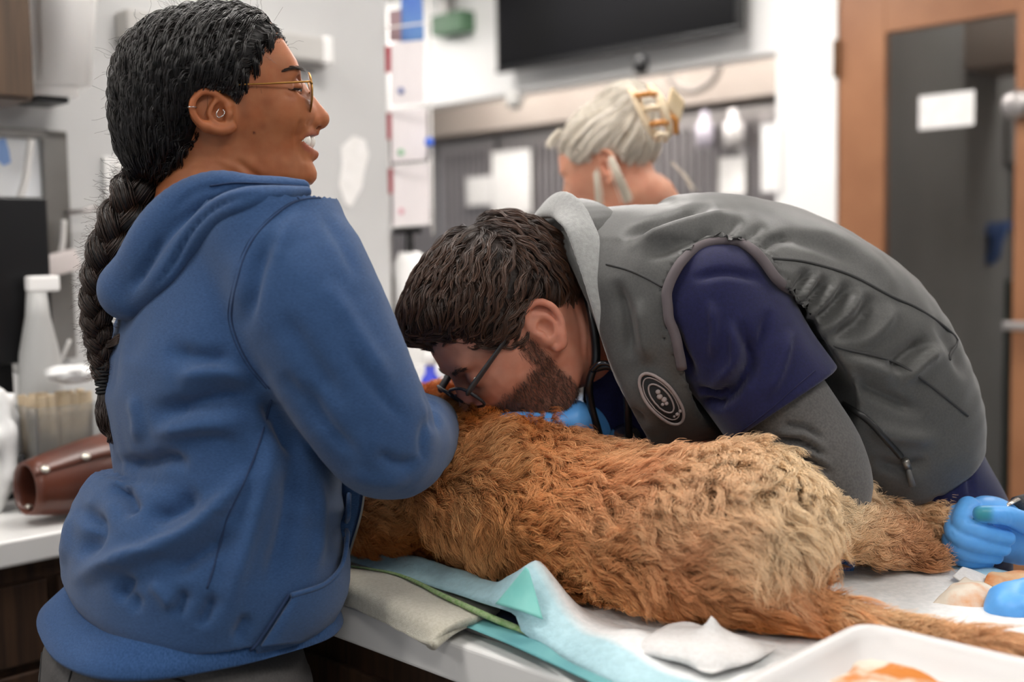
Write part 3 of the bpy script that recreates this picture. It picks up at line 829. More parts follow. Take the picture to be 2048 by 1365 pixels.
# used gauze by the gloved hand
m_used = mat('used tan gauze', 'ddd2c2', .8, 'd8a178', nscale=30, bump=.5, bscale=300, contrast=(.45, .7), detail=4)
def rag(name, pts, mt, label, seed, thick=.003, wob=.004, cat='gauze'):
    R = [[W(*p) for p in row] for row in pts]
    o = patch(name, R, 28, 20, mt, None, thick, wob, 45, None, seed); tag(o, label, cat); return o
rag('used_gauze', [[(1862, 1212, 1.30), (1895, 1228, 1.285), (1935, 1243, 1.27), (1975, 1252, 1.265)],
                   [(1878, 1195, 1.31), (1905, 1190, 1.30), (1945, 1212, 1.285), (1985, 1228, 1.28)],
                   [(1905, 1172, 1.335), (1925, 1172, 1.32), (1960, 1180, 1.31), (1995, 1200, 1.30)],
                   [(1930, 1160, 1.36), (1950, 1165, 1.34), (1980, 1175, 1.325), (2010, 1190, 1.32)]], m_used, 'crumpled tan stained gauze held by the lower gloved hand', 12)
rag('gauze_square', [[(1905, 1152, 1.375), (1935, 1172, 1.35), (1970, 1190, 1.34)], [(1918, 1141, 1.385), (1950, 1158, 1.37), (1985, 1178, 1.36)], [(1925, 1137, 1.395), (1965, 1152, 1.385), (1990, 1168, 1.375)]],
    m_gauze, 'clean white gauze square behind the tan gauze', 5, .002, .002)
rag('orange_gauze', [[(1968, 1170, 1.355), (2000, 1178, 1.345), (2045, 1180, 1.345)], [(1975, 1158, 1.37), (2005, 1160, 1.36), (2050, 1162, 1.36)], [(1985, 1150, 1.385), (2015, 1148, 1.385), (2055, 1152, 1.38)]],
    mat('orange gauze', 'd9b48c', .8, 'c9702f', nscale=26, contrast=(.4, .65), bump=.5, bscale=300), 'orange stained gauze strip beside the clean gauze square', 6, .003, .006)
# ------------------------------------------------------------------ on the back counter
m_leather = mat('brown leather', '4e2a20', .38, '6b3a29', nscale=7, bump=.25, bscale=120, coat=.15, contrast=(.35, .7))
mz = thing('leather_muzzle', 'brown leather cone muzzle with rivets on the back counter', 'muzzle')
def wlc(px, py, z): return WZ(px, py, z)
p_open, p_end = W(50, 966, 1.88), W(330, 925, 2.09)
ax = (p_end - p_open); Lm = np.linalg.norm(ax); ax /= Lm
up_ = ZZ - (ZZ @ ax) * ax; up_ /= np.linalg.norm(up_); sd = np.cross(ax, up_)
def muz(t, a, k=1.0):
    ru = (.042 + .026 * math.sin(min(t * 1.5, 1) * math.pi / 2)) * k; rs = (.036 + .03 * t) * k
    c = p_open + ax * Lm * t + up_ * (.010 * t)
    return c + up_ * ru * math.sin(a) * (.9 if math.sin(a) < 0 else 1.0) + sd * rs * math.cos(a)
zmin = min(muz(t, a)[2] for t in (0, .25, .5, .75, 1) for a in np.linspace(0, 6.28, 24)); p_open = p_open + ZZ * (TZ + .003 - zmin)
def skin_of(a0, a1, na, k, closed):
    V = []; F = []; nt_ = 16
    for i in range(nt_):
        for k2 in range(na): V.append(muz(i / (nt_ - 1), a0 + (a1 - a0) * k2 / (na if closed else na - 1), k))
    for i in range(nt_ - 1):
        for k2 in range(na if closed else na - 1): F.append((i * na + k2, i * na + (k2 + 1) % na, (i + 1) * na + (k2 + 1) % na, (i + 1) * na + k2))
    return V, F
V, F = skin_of(0, 2 * math.pi, 40, 1.0, True)
o = mesh_obj('cone', V, F, m_leather, mz); s = o.modifiers.new('thickness', 'SOLIDIFY'); s.thickness = .004
s_n = 1 if sd[1] < 0 else -1                     # side of the cone turned to the camera
V, F = skin_of(math.pi / 2 - s_n * .95, math.pi / 2 + s_n * 1.1, 14, 1.07, False)
o = mesh_obj('flap', V, F, m_leather, mz); s = o.modifiers.new('thickness', 'SOLIDIFY'); s.thickness = .003
mzt = tree_of(V, F)
m_rivet = mat('nickel rivet', 'd8d3c8', .3, metal=.7)
for t in (.07, .33, .60):
    c = muz(t, math.pi / 2 - s_n * .80, 1.10); nrm = c - (p_open + ax * Lm * t); nrm /= np.linalg.norm(nrm)
    lathe('rivet', c, [(0, -.002), (.0085, -.002), (.008, .003), (.004, .005), (0, .0055)], m_rivet, mz, 14, nrm)
lathe('rivet', muz(.05, -math.pi / 2 - s_n * .5, .93), [(0, 0), (.007, 0), (.004, .004), (0, .005)], m_rivet, mz, 12, -(muz(.05, -math.pi / 2 - s_n * .5) - p_open))
# acrylic box with wooden sticks
m_clear = mat('clear acrylic', 'f4f6f6', .12, trans=.85, ior=1.2)
m_stick = mat('wooden stick', 'd6c3a6', .7, 'c4ae8c', nscale=40)
b0 = W(118, 905, 2.06); b0[2] = TZ + .001
bxw = thing('stick_holder', 'clear acrylic holder full of wooden sticks on the back counter', 'holder')
for (o1, e1, e2) in ((b0 - VV * .06 - U * .05, VV * .12, U * .003), (b0 - VV * .06 + U * .05, VV * .12, U * .003), (b0 - VV * .06 - U * .047, U * .097, VV * .003), (b0 + VV * .057 - U * .047, U * .097, VV * .003)):
    box('side_panel', o1, e1, e2, ZZ * .185, m_clear, bxw)
box('bottom', b0 - VV * .057 - U * .047, VV * .114, U * .097, ZZ * .003, m_clear, bxw)
proto = None
for i in range(16):
    if proto is None:
        bm = bmesh.new(); box_bm(bm, (-.008, -.0012, 0), (.016, 0, 0), (0, .0024, 0), (0, 0, .20), .001, 1)
        proto = bm_obj('wooden_stick', bm, m_stick); o = proto
    else:
        o = proto.copy(); COL.objects.link(o)
    p = b0 + VV * (-.046 + .0135 * (i % 8)) + U * (-.02 if i < 8 else .022) + ZZ * (.0035)
    o.location = Vector(p); o.rotation_euler = (random.uniform(-.05, .05), random.uniform(-.05, .05), math.radians(random.uniform(30, 60)))
    tag(o, 'thin wooden stick standing in the clear holder on the counter', 'stick', 'wooden sticks in the clear holder')
def clump(name, px, py, d, r, mt, label, cat, sq=(1, 1, 1), seed=1, rough=.25):
    """crumpled soft object sitting on the counter"""
    bm = bmesh.new(); bmesh.ops.create_icosphere(bm, subdivisions=4, radius=1)
    V = np.array([v.co for v in bm.verts]); F = np.array([[v.index for v in f.verts] for f in bm.faces]); bm.free()
    V = V * (1 + rough * vnoise(V, 2.2, seed) + rough * .5 * vnoise(V, 5, seed + 1))[:, None] * np.array(sq) * r
    c = W(px, py, d); V += c
    return tag(mesh_obj(name, V, F, mt), label, cat)
m_bag = mat('crumpled white bag', 'efefee', .5, 'e3e3e2', nscale=30)
clump('gauze_bag', 140, 748, 2.06, .032, m_bag, 'white gauze roll lying on the wooden sticks', 'gauze', (1.3, 1, .55), 3, .2)
clump('plastic_bag', -14, 890, 2.0, .046, m_bag, 'crumpled white plastic bag beside the stick holder', 'bag', (1, 1, 2.2), 5, .3)
p = W(42, 868, 1.99); p[2] = TZ
tag(lathe('marker_pen', p, [(0, 0), (.008, 0), (.008, .07), (.0065, .072), (.0065, .1), (.003, .105), (0, .105)], m_black, n=12), 'black marker pen standing by the stick holder', 'pen')
p = W(205, 880, 2.24); p[2] = TZ + .001
pk_ = thing('wipe_packet', 'pale blue and green wipe packet behind the leather muzzle', 'packet')
box('packet_body', p - U * .06 - VV * .07, U * .1, VV * .16, ZZ * .03, mat('pale blue packet', '9cc4dd', .5, 'c9e2d2', nscale=9), pk_, .008)
box('lid', p - U * .03 - VV * .03 + ZZ * .03, U * .05, VV * .08, ZZ * .006, m_wplast, pk_, .002)
# spray bottle, cords, sensor in front of the board
p = W(78, 690, 2.14); p[2] = TZ + .001
zt = W(78, 585, 2.14)[2] - TZ
sb = thing('spray_bottle', 'white spray bottle standing in front of the black monitor', 'bottle')
lathe('bottle', p, [(0, 0), (.040, 0), (.041, zt * .5), (.036, zt * .7), (.022, zt * .88), (.018, zt)], mat('milky plastic', 'c9c9c7', .3, trans=.3), sb, 20)
box('nozzle', p + ZZ * zt - VV * .018 - U * .012, VV * .06, U * .024, ZZ * .03, m_wplast, sb, .005)
m_cord = mat('white cord', 'd9d7d4', .5)
q = [wl(*wl_px(x, y, .1)[:2], .1) for x, y in ((62, 280), (48, 370), (22, 455), (38, 505), (62, 560), (72, 600))]
tag(tube('power_cord', q, .008, m_cord, n=8, res=30), 'white power cord dangling in front of the board', 'cord')
q = [wl(*wl_px(x, y, .06)[:2], .06) for x, y in ((128, 440), (126, 480), (122, 505))]
sn = thing('plug_adapter', 'white plug adapter hanging on its cord by the frame post', 'adapter')
tube('cord', q, .006, m_cord, sn, n=8, res=10)
a = wl_px(122, 530, .06)
bm = bmesh.new(); box_bm(bm, wl(a[0] - .045, a[1] - .03, .05), VV * .085 + ZZ * .02, U * .03, ZZ * .045 - VV * .012, .008, 3)
bm_obj('housing', bm, mat('pale pink plastic', 'd9d0cd', .4), sn, True)
q = [wl(*wl_px(x, y, .2)[:2], .2) for x, y in ((-20, 700), (30, 740), (70, 765), (110, 740), (140, 680))]
tag(tube('coiled_lead', q, .004, m_cord, n=8, res=24), 'thin grey lead looping over the counter items', 'cord')
# hook on frame post
a = wl_px(140, 425, .05)
tag(tube('wall_hook', [wl(a[0], a[1], .03), wl(a[0] + .03, a[1] + .003, .05), wl(a[0] + .06, a[1] + .012, .05)], .006, m_steel, n=8, res=8), 'small steel hook on the grey frame post', 'hook')

# ------------------------------------------------------------------ chart rack at the end of the grey wall
rk = thing('chart_rack', 'white wire rack of charts at the end of the grey wall', 'rack')
dR = wl_px(775, 300)[2][1]
def rp(px, py, dd=0): return W(px, py, dR + .02 + dd)
m_wire = mat('white wire', 'e9e7e4', .4)
for x in (775, 862):
    tube('upright', [rp(x - 6, -60), rp(x, 240), rp(x + 4, 470)], .004, m_wire, rk, n=6, res=8)
for y in (50, 215, 330, 450):
    tube('cross_wire', [rp(772, y + 6, -.02), rp(820, y, -.03), rp(864, y - 6, -.02)], .003, m_wire, rk, n=6, res=8)
m_chart = mat('pale pink chart', 'ece6e6', .7, 'e3dcdd', nscale=20, nstretch=(30, 30, .5))
m_red = mat('red tab', 'b0434f', .6)
def slab(name, quad, th, mt, parent, label=None):
    P = [Vector(p) for p in quad]; n_ = (P[1] - P[0]).cross(P[3] - P[0]).normalized()
    V = P + [p + n_ * th for p in P]
    return mesh_obj(name, V, [(0, 1, 2, 3), (7, 6, 5, 4), (0, 4, 5, 1), (1, 5, 6, 2), (2, 6, 7, 3), (3, 7, 4, 0)], mt, parent, False)
for i, (y0, y1, x0, x1, dot) in enumerate(((88, 212, 781, 846, '6d78a8'), (222, 325, 782, 852, '8fc49a'), (330, 455, 785, 858, 'd9a0ac'))):
    t = thing('chart_folder', ['upper white chart with red tab in the wire rack', 'middle white chart with red tab and green dot in the rack', 'lower white chart with red tab in the wire rack'][i], 'chart', 'charts in the wire rack')
    slab('cover', [rp(x0, y1, .0), rp(x1, y1 - 5, .03), rp(x1, y0 - 5, .03), rp(x0, y0, .0)], .012, m_chart, t)
    slab('tab', [rp(x0 - 12, y0 + 58, -.002), rp(x0 + 1, y0 + 57, -.002), rp(x0 + 1, y0 + 4, -.002), rp(x0 - 12, y0 + 5, -.002)], .006, m_red, t)
    yy = (92 + 90, 305, 423)[i]
    c = rp(802, yy, -.004); lathe('dot', c, [(0, 0), (.009, 0), (.009, .003), (0, .003)], mat('dot ' + dot, dot, .6), t, 12, (0, -1, 0))
t = thing('blue_folder', 'blue folder standing at the top of the wire rack', 'folder')
slab('cover', [rp(800, 85, .02), rp(848, 80, .03), rp(842, -60, .03), rp(803, -60, .02)], .01, mat('blue folder', '6f9cc4', .5, '4a6fc0', nscale=5), t)
tag(slab('maroon_folder', [rp(778, 84, .01), rp(802, 84, .012), rp(802, 20, .012), rp(778, 24, .01)], .01, mat('mauve folder', '9c8286', .6), None), 'mauve folder behind the blue folder in the rack', 'folder')
p = rp(859, 285, -.02); tag(lathe('blue_pin', p, [(0, 0), (.012, .0), (.013, .012), (0, .02)], mat('blue plastic', '3f6fe0', .3), n=14, axis=(0, -1, 0)), 'small round blue knob at the edge of the rack', 'knob')
# bottom of rack: grey box, dispenser on the counter end
g0 = W(760, 600, dR + .1); zb = W(760, 612, dR + .1)[2]; zt = W(760, 468, dR + .1)[2]
gb = thing('instrument_box', 'brown grey upright box below the chart rack', 'box')
w_ = 36 * mm(dR + .1)
box('body', up3(g0 - np.array([w_ / 2, 0, 0]), TZ), (w_, 0, 0), (0, .1, 0), ZZ * (zt - TZ), mat('taupe metal', '8d857b', .5), gb, .004)
box('base_block', up3(g0 - np.array([w_ * .8, .02, 0]), TZ), (w_ * 2.2, 0, 0), (0, .14, 0), ZZ * (zb - TZ), m_black, gb, .004)
wd = thing('pump_dispenser', 'white dispenser with black pump below the chart rack', 'dispenser')
g1 = W(822, 600, dR + .05); zt = W(822, 505, dR + .05)[2]; zt2 = W(822, 468, dR + .05)[2]
lathe('bottle', up3(g1, TZ), [(0, 0), (.045, 0), (.045, zt - TZ - .03), (.03, zt - TZ), (0, zt - TZ)], m_wplast, wd, 20)
lathe('pump', up3(g1, zt), [(0, 0), (.012, 0), (.01, (zt2 - zt)), (0, zt2 - zt)], m_black, wd, 12)
box('pump_head', up3(g1, zt2) - np.array([.045, .015, 0]), (.08, 0, 0), (0, .03, 0), ZZ * .02, m_black, wd, .005)
# blue bottle and white box glimpsed under the man's face
p = W(862, 810, 2.62)
bb = thing('blue_bottle', 'vivid blue bottle glimpsed below the man\'s glasses', 'bottle')
lathe('bottle', up3(p, TZ), [(0, 0), (.028, 0), (.028, .13), (.02, .16), (.012, .17), (.012, .19)], mat('vivid blue plastic', '3a48d0', .35), bb, 18)
lathe('cap', up3(p, TZ + .19), [(0, 0), (.015, 0), (.015, .03), (0, .03)], m_wplast, bb, 14)
p = W(905, 800, 2.75)
wb = thing('white_carton', 'white carton on the counter glimpsed under the man\'s nose', 'carton')
box('carton_body', up3(p - U * .08 - VV * .05, TZ), U * .16, VV * .3, ZZ * .17, m_paper, wb, .003)
box('carton_flap', up3(p - U * .08 - VV * .05, TZ + .17), U * .16, VV * .08, ZZ * .003, m_wplast, wb)
# ------------------------------------------------------------------ the dog
def tz(u, v, h): return tb(u, v, TZ + h)
dog_spine = loft([tz(-.20, .235, .125), tz(-.06, .215, .136), tz(.09, .205, .130), tz(.24, .208, .110), tz(.36, .225, .104), tz(.44, .245, .098)],
                 [.092, .106, .100, .083, .084, .070], [.105, .115, .112, .104, .106, .088], ZZ, n=26, cap=(.06, .05))
hip = ell(W(1470, 1070, 1.28), (.098, .095, .080))
rump = ell(W(1512, 1095, 1.285), (.052, .075, .076))
thigh = chain([W(1500, 1022, 1.34), W(1575, 1030, 1.36), W(1660, 1050, 1.385)], [.066, .046, .028])
leg_a = chain([W(1590, 1025, 1.36), W(1690, 1050, 1.39), W(1765, 1078, 1.42), W(1815, 1100, 1.435), W(1840, 1126, 1.433)], [.040, .026, .020, .019, .020])
leg_b = chain([W(1600, 985, 1.42), W(1720, 1024, 1.48), W(1800, 1034, 1.49), W(1870, 1046, 1.48), W(1935, 1068, 1.465)], [.045, .024, .019, .017, .015])
bump_ = ell(W(1766, 1012, 1.51), (.026, .03, .024))
fore = chain([W(1480, 1110, 1.47), W(1600, 1120, 1.475), W(1700, 1128, 1.475), W(1738, 1130, 1.47)], [.03, .024, .02, .018])
tail = chain([W(1530, 1185, 1.215), W(1640, 1228, 1.195), W(1760, 1262, 1.175), W(1900, 1290, 1.13), W(2010, 1322, 1.09), W(2110, 1365, 1.06)], [.030, .022, .016, .014, .012, .008])
shoulder = ell(tz(-.10, .16, .10), (.09, .10, .08))
neck = chain([tz(-.14, .26, .13), tz(-.27, .30, .135)], [.095, .07])
head = union(.03, ell(tz(-.34, .32, .13), (.075, .072, .068)), chain([tz(-.38, .34, .115), tz(-.46, .37, .09)], [.04, .028]))
ear_d = ell(tz(-.31, .26, .10), (.035, .02, .055))
forearm_d = chain([tz(-.14, .30, .06), tz(-.06, .42, .04), tz(.04, .52, .03)], [.05, .034, .026])
def dogf(P):
    v = smin(dog_spine(P), hip(P), .05); v = smin(v, rump(P), .04); v = smin(v, thigh(P), .03); v = smin(v, shoulder(P), .05)
    for g in (leg_a, leg_b, bump_, fore, forearm_d): v = smin(v, g(P), .012)
    v = smin(v, tail(P), .025); v = smin(v, neck(P), .04); v = smin(v, head(P), .03); v = smin(v, ear_d(P), .01)
    return smax(v, (TZ + .034) - P[:, 2], .008)
DV, DF = nets(dogf, (-.75, .95, TZ + .02), (.75, 2.15, TZ + .30),   .006, newton=1)
DV = roughen(DV, DF, [(22, .004, 3), (45, .003, 4)])
DN = normals(DV, DF)
m_skin_d = mat('dog undercoat', 'ffffff', .9, 'e4dccf', nscale=40, attr='tint')
dog = mesh_obj('dog', DV, DF, m_skin_d)
tag(dog, 'golden brown curly coated dog lying on its side on the exam table', 'dog')

def sample_surface(V, F, n, weight=None):
    a, b, c, d = V[F[:, 0]], V[F[:, 1]], V[F[:, 2]], V[F[:, 3]]
    ar = .5 * np.linalg.norm(np.cross(c - a, d - b), axis=1)
    if weight is not None: ar = ar * weight
    i = rng.choice(len(F), n, p=ar / ar.sum()); s, t = rng.random(n)[:, None], rng.random(n)[:, None]
    return (a[i] * (1 - s) + b[i] * s) * (1 - t) + (d[i] * (1 - s) + c[i] * s) * t, i
def unit(x): return x / np.maximum(np.linalg.norm(x, axis=-1, keepdims=True), 1e-9)
def nearest_ids(src, q):
    kd = KDTree(len(src))
    for i, p in enumerate(src): kd.insert(p, i)
    kd.balance()
    return np.array([kd.find(p)[1] for p in q])
fc = DV[DF].mean(1); fn = unit(np.cross(DV[DF[:, 2]] - DV[DF[:, 0]], DV[DF[:, 3]] - DV[DF[:, 1]]))
vw = unit(fc - np.array([0, 0, CAM_Z]))
facing = -(fn * vw).sum(1)
fpx = PX(fc)
seen = (facing > -.35) & (fpx[:, 0] > 640) & (fpx[:, 0] < 2140)
wgt = np.where(seen, 1.0, .12) * np.where(fc[:, 2] < TZ + .037, .05, 1) * np.clip(1.0 + .35 / np.maximum(fc[:, 1] - 1.0, .3), 1, 2)
NC, NS, KP = 7000, 150000, 8
cP, ci = sample_surface(DV, DF, NC, wgt)
cN = fn[ci]
# lie of the coat: back along the body, swirled into waves
tailax = unit(W(2048, 1340, 1.08) - W(1560, 1200, 1.21)); legax = unit(W(1835, 1110, 1.435) - W(1640, 1030, 1.37)); legbx = unit(W(1930, 1065, 1.465) - W(1720, 1025, 1.47))
def coat_flow(P, N):
    base = np.tile(U * .8 - ZZ * .45 - VV * .15, (len(P), 1))
    tw_ = np.clip(1 - (tail(P) - .005) / .02, 0, 1)[:, None]; base = base * (1 - tw_) + (tailax - ZZ * .25) * tw_
    la = np.clip(1 - leg_a(P) / .02, 0, 1)[:, None]; base = base * (1 - la) + (legax - ZZ * .4) * la
    lb = np.clip(1 - leg_b(P) / .015, 0, 1)[:, None]; base = base * (1 - lb) + (legbx - ZZ * .3) * lb
    a = (1.3 * vnoise(P, 15, 11) + .8 * vnoise(P, 36, 12)) * (1 - .8 * tw_[:, 0])
    T1 = unit(base - (base * N).sum(1)[:, None] * N); T2 = np.cross(N, T1)
    return T1 * np.cos(a)[:, None] + T2 * np.sin(a)[:, None], T2 * np.cos(a)[:, None] - T1 * np.sin(a)[:, None], tw_[:, 0], np.maximum(la, lb)[:, 0]
cT, cB, ctail, cleg = coat_flow(cP, cN)
cL = (.033 + .010 * rng.random(NC)) * (1 + .55 * ctail - .22 * cleg); cph = rng.random(NC) * 6.28; camp = (.0022 + .0032 * rng.random(NC)) * np.where(ctail > .5, .6, 1); clift = (.34 + .35 * rng.random(NC)) * (1 - .8 * ctail)
cfreq = 1.0 + .7 * rng.random(NC)
sP, si = sample_surface(DV, DF, NS, wgt)
cid = nearest_ids(cP, sP)
t = np.linspace(0, 1, KP)[None, :, None]
def cc_(a): return a[cid][:, None, :] if a.ndim == 2 else a[cid][:, None, None]
L = cc_(cL) * (.75 + .5 * rng.random(NS))[:, None, None]
ph = cc_(cph) + (rng.random(NS)[:, None, None] - .5) * .9
curve = cc_(cT) * (L * t * .9) + cc_(cN) * (L * (cc_(clift) * (1.5 * t - .95 * t * t))) + cc_(cB) * (cc_(camp) * np.sin(6.28 * t * cc_(cfreq) + ph) * t ** .6) + cc_(cN) * (cc_(camp) * .7 * np.cos(6.28 * t * cc_(cfreq) + ph) * t)
root = sP - cP[cid]
S = cP[cid][:, None, :] + curve + root[:, None, :] * (1 - .42 * t ** .9) + rng.normal(0, .0021, (NS, 1, 3)) * t
S[..., 2] = np.maximum(S[..., 2], TZ + .034 + .004 * rng.random((NS, 1)))
rad = np.array([.00036, .00036, .00034, .00032, .00028, .00023, .00016, .00006])
# coat colour: rusty chest and flank, cream rump and legs, ceiling light painted in
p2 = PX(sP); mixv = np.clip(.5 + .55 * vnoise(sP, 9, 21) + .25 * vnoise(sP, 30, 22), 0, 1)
cream = np.clip((p2[:, 0] - 1050) / 500, 0, 1) * np.clip((sP[:, 2] - TZ - .05) / .09, 0, 1)  # paler towards the top of the rump, as lit from above
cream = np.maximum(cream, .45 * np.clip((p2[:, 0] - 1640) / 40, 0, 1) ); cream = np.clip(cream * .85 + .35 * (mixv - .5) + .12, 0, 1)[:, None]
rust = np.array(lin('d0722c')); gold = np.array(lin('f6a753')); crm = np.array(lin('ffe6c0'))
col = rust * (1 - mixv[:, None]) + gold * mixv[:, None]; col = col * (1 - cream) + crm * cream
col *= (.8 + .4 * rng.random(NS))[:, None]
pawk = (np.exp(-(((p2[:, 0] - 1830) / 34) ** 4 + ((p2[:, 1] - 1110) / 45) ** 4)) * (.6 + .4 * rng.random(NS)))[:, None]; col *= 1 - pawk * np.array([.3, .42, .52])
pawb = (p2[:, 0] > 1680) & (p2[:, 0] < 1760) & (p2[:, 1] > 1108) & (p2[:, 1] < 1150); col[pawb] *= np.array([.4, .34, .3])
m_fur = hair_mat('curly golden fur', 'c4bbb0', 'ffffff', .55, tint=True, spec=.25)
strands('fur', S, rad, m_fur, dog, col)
NU_ = 80000
uP, ui = sample_surface(DV, DF, NU_, wgt); uN = fn[ui]; uT, uB, _, _ = coat_flow(uP, uN)
tu = np.linspace(0, 1, 5)[None, :, None]; Lu = (.014 + .012 * rng.random(NU_))[:, None, None]
US = uP[:, None] + uT[:, None] * Lu * tu * .8 + uN[:, None] * Lu * (.75 * tu - .3 * tu * tu) + rng.normal(0, .0025, (NU_, 1, 3)) * tu + uB[:, None] * .002 * np.sin(5 * tu + 6.28 * rng.random((NU_, 1, 1)))
US[..., 2] = np.maximum(US[..., 2], TZ + .034)
j_ = nearest_ids(sP[::12], uP)
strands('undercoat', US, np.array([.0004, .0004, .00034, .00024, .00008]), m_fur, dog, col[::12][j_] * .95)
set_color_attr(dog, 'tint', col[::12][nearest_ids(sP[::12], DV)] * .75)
# blue bandage on the foreleg
bd0, bd1 = W(1660, 1116, 1.462), W(1698, 1120, 1.462)
bd = thing('leg_bandage', 'blue bandage wrapped around the dog\'s lower leg', 'bandage')
m_band = mat('blue bandage', '3f73b8', .8, '356aae', nscale=200, bump=.6, bscale=500)
for i in range(5):
    a = bd0 + (bd1 - bd0) * (i / 5.0); b = bd0 + (bd1 - bd0) * ((i + 1.15) / 5.0)
    tube('wrap', [a, a * .8 + b * .2, a * .2 + b * .8, b], [.0235, .0255, .0255, .0235], m_band, bd, n=20)
# ------------------------------------------------------------------ people: shared helpers
def grad(F, P, e=.0015):
    E = np.eye(3, dtype=np.float32) * e
    return np.stack([(F(P + E[i]) - F(P - E[i])) / (2 * e) for i in range(3)], 1)
def to_surface(F, P, off=0.0, it=2):
    for _ in range(it):
        f = F(P.astype(np.float32)) - off; g = grad(F, P.astype(np.float32))
        P = P - (f / np.maximum((g ** 2).sum(1), .05))[:, None] * g
    return P
class Head:
    """head frame: fwd, left, up axes and placement from photo pixels"""
    def __init__(s, px, py, d, fwd, up):
        s.F = unit(np.array(fwd, float)); u = np.array(up, float); s.U = unit(u - (u @ s.F) * s.F); s.L = np.cross(s.U, s.F)
        s.O = W(px, py, d); s.R = np.stack([s.F, s.L, s.U], 1)
    def __call__(s, px, py, l=0.0):
        o = np.array([0, 0, CAM_Z]); v = W(px, py, 1.0) - o
        k = ((s.O - o) @ s.L + l * .001) / (v @ s.L)
        return o + v * k
    def loc(s, f, l, u): return s.O + (s.F * f + s.L * l + s.U * u) * .001
    def to2(s, p): return ((p - s.O) @ s.F, (p - s.O) @ s.U)
    def mir(s, p): return p - 2 * ((p - s.O) @ s.L) * s.L
    def both(s, p): return [p, s.mir(p)]
    def outline(s, pts, l=0.0):
        return poly2([s.to2(s(x, y, l)) for x, y in pts], s.F, s.U, s.O)
def hand_sdf(wrist, tip, palm_n, size=1.0, curl=.5, spread=.16, thumb_side=1, rr=1.0):
    """five fingered hand: wrist point, direction to the fingers, palm normal"""
    wrist = np.asarray(wrist, float); f = unit(np.asarray(tip, float)); n = np.asarray(palm_n, float); n = unit(n - (n @ f) * f); s = np.cross(n, f) * thumb_side
    S = size; fs = []
    palm = loft([wrist, wrist + f * .04 * S, wrist + f * .085 * S], np.array([.026, .036, .040]) * S, np.array([.018, .015, .012]) * S, s, n=8, cap=(.01, .012))
    fs.append(palm)
    for i, ln in enumerate((.072, .080, .074, .058)):
        o = (1.5 - i) * .0205 * S; base = wrist + f * (.082 - .004 * abs(i - 1)) * S + s * o
        d0 = unit(f + s * (1.5 - i) * spread * .5); pts = [base - d0 * .01]; p = base.copy(); a = 0
        for k, q in enumerate((.45, .3, .25)):
            pts.append(p.copy()); a += curl * (.9 if k == 0 else .75)
            p = p + (d0 * math.cos(a) + n * math.sin(a)) * ln * q * S
        pts.append(p); r = np.array([.0095, .0092, .0085, .008, .0068]) * S * rr
        fs.append(chain(pts, r, n=13))
    tb_ = wrist + f * .025 * S + s * .026 * S
    fs.append(chain([tb_, tb_ + (f * .5 + s * .6 + n * .3) * .035 * S, tb_ + (f * .85 + s * .75 + n * .5) * .055 * S, tb_ + (f * 1.2 + s * .7 + n * .7) * .07 * S], np.array([.014, .0115, .0098, .0078]) * S * rr, n=10))
    g = fs[0]
    def F(P):
        v = g(P)
        for h in fs[1:]: v = smin(v, h(P), .006)
        return v
    return F
def body_sdf(J, s=1.0):
    """plain body from joints: pelvis, chest, neck, shoulders, elbows, wrists, hips, knees, ankles"""
    fs = [loft([J['pelvis'], (J['pelvis'] + J['chest']) / 2, J['chest'], J['neck']], [.10 * s, .09 * s, .10 * s, .05 * s], [.15 * s, .13 * s, .155 * s, .055 * s], J['fwd'], n=14, cap=(.06, .03))]
    for q in 'lr':
        fs.append(chain([J['sho_' + q], J['elb_' + q], J['wri_' + q]], [.052 * s, .04 * s, .027 * s], smooth=False))
        fs.append(chain([J['hip_' + q], J['kne_' + q], J['ank_' + q]], [.08 * s, .055 * s, .036 * s], smooth=False))
        fs.append(chain([J['ank_' + q] - ZZ * .03, J['ank_' + q] - ZZ * .045 + J['fwd'] * .14], [.035, .03]))
        fs.append(chain([J['neck'], J['sho_' + q]], [.05 * s, .048 * s]))
    return union(.03, *fs)
def solid(name, F, lo, hi, h, mt, parent=None, strokes=None, rl=0, newton=1, noise=None):
    V, Q = nets(F, lo, hi, h, newton=newton)
    if noise: V = roughen(V, Q, noise)
    if rl: V = relax(V, Q, rl)
    if strokes: V = sculpt(V, Q, strokes)
    o = mesh_obj(name, V, Q, mt, parent)
    return o, V, Q
def merge_into(o, F, lo, hi, h, col):
    """grow the rest of the body into the same mesh"""
    V, Q = nets(F, lo, hi, h); me = o.data; n0 = len(me.vertices)
    V0 = np.empty(n0 * 3, np.float32); me.vertices.foreach_get('co', V0); Q0 = np.empty(len(me.loops), np.int32); me.loops.foreach_get('vertex_index', Q0)
    c0 = None
    if 'tint' in me.color_attributes:
        c0 = np.empty(n0 * 4, np.float32); me.color_attributes['tint'].data.foreach_get('color', c0); c0 = c0.reshape(-1, 4)[:, :3]
    m_ = me.materials[0]; t_ = mesh_obj('tmp_body', np.vstack([V0.reshape(-1, 3), V]), np.vstack([Q0.reshape(-1, 4), Q + n0]), m_)
    if c0 is not None: set_color_attr(t_, 'tint', np.vstack([c0, np.tile(np.array(lin(col)), (len(V), 1))]))
    o.data = t_.data; bpy.data.objects.remove(t_); o.data.name = 'person_body'
def seam(name, tree, pts, r, mt, parent, lift=.0005, n=6, res=40, closed=False, flat=1.0):
    P = [hit(tree, x, y, lift)[0] for x, y in catmull(np.array(pts, float), res)]
    P = np.array(P)
    for _ in range(2): P[1:-1] = .25 * P[:-2] + .5 * P[1:-1] + .25 * P[2:]
    return tube(name, P, r, mt, parent, n=n, closed=closed, flat=flat)
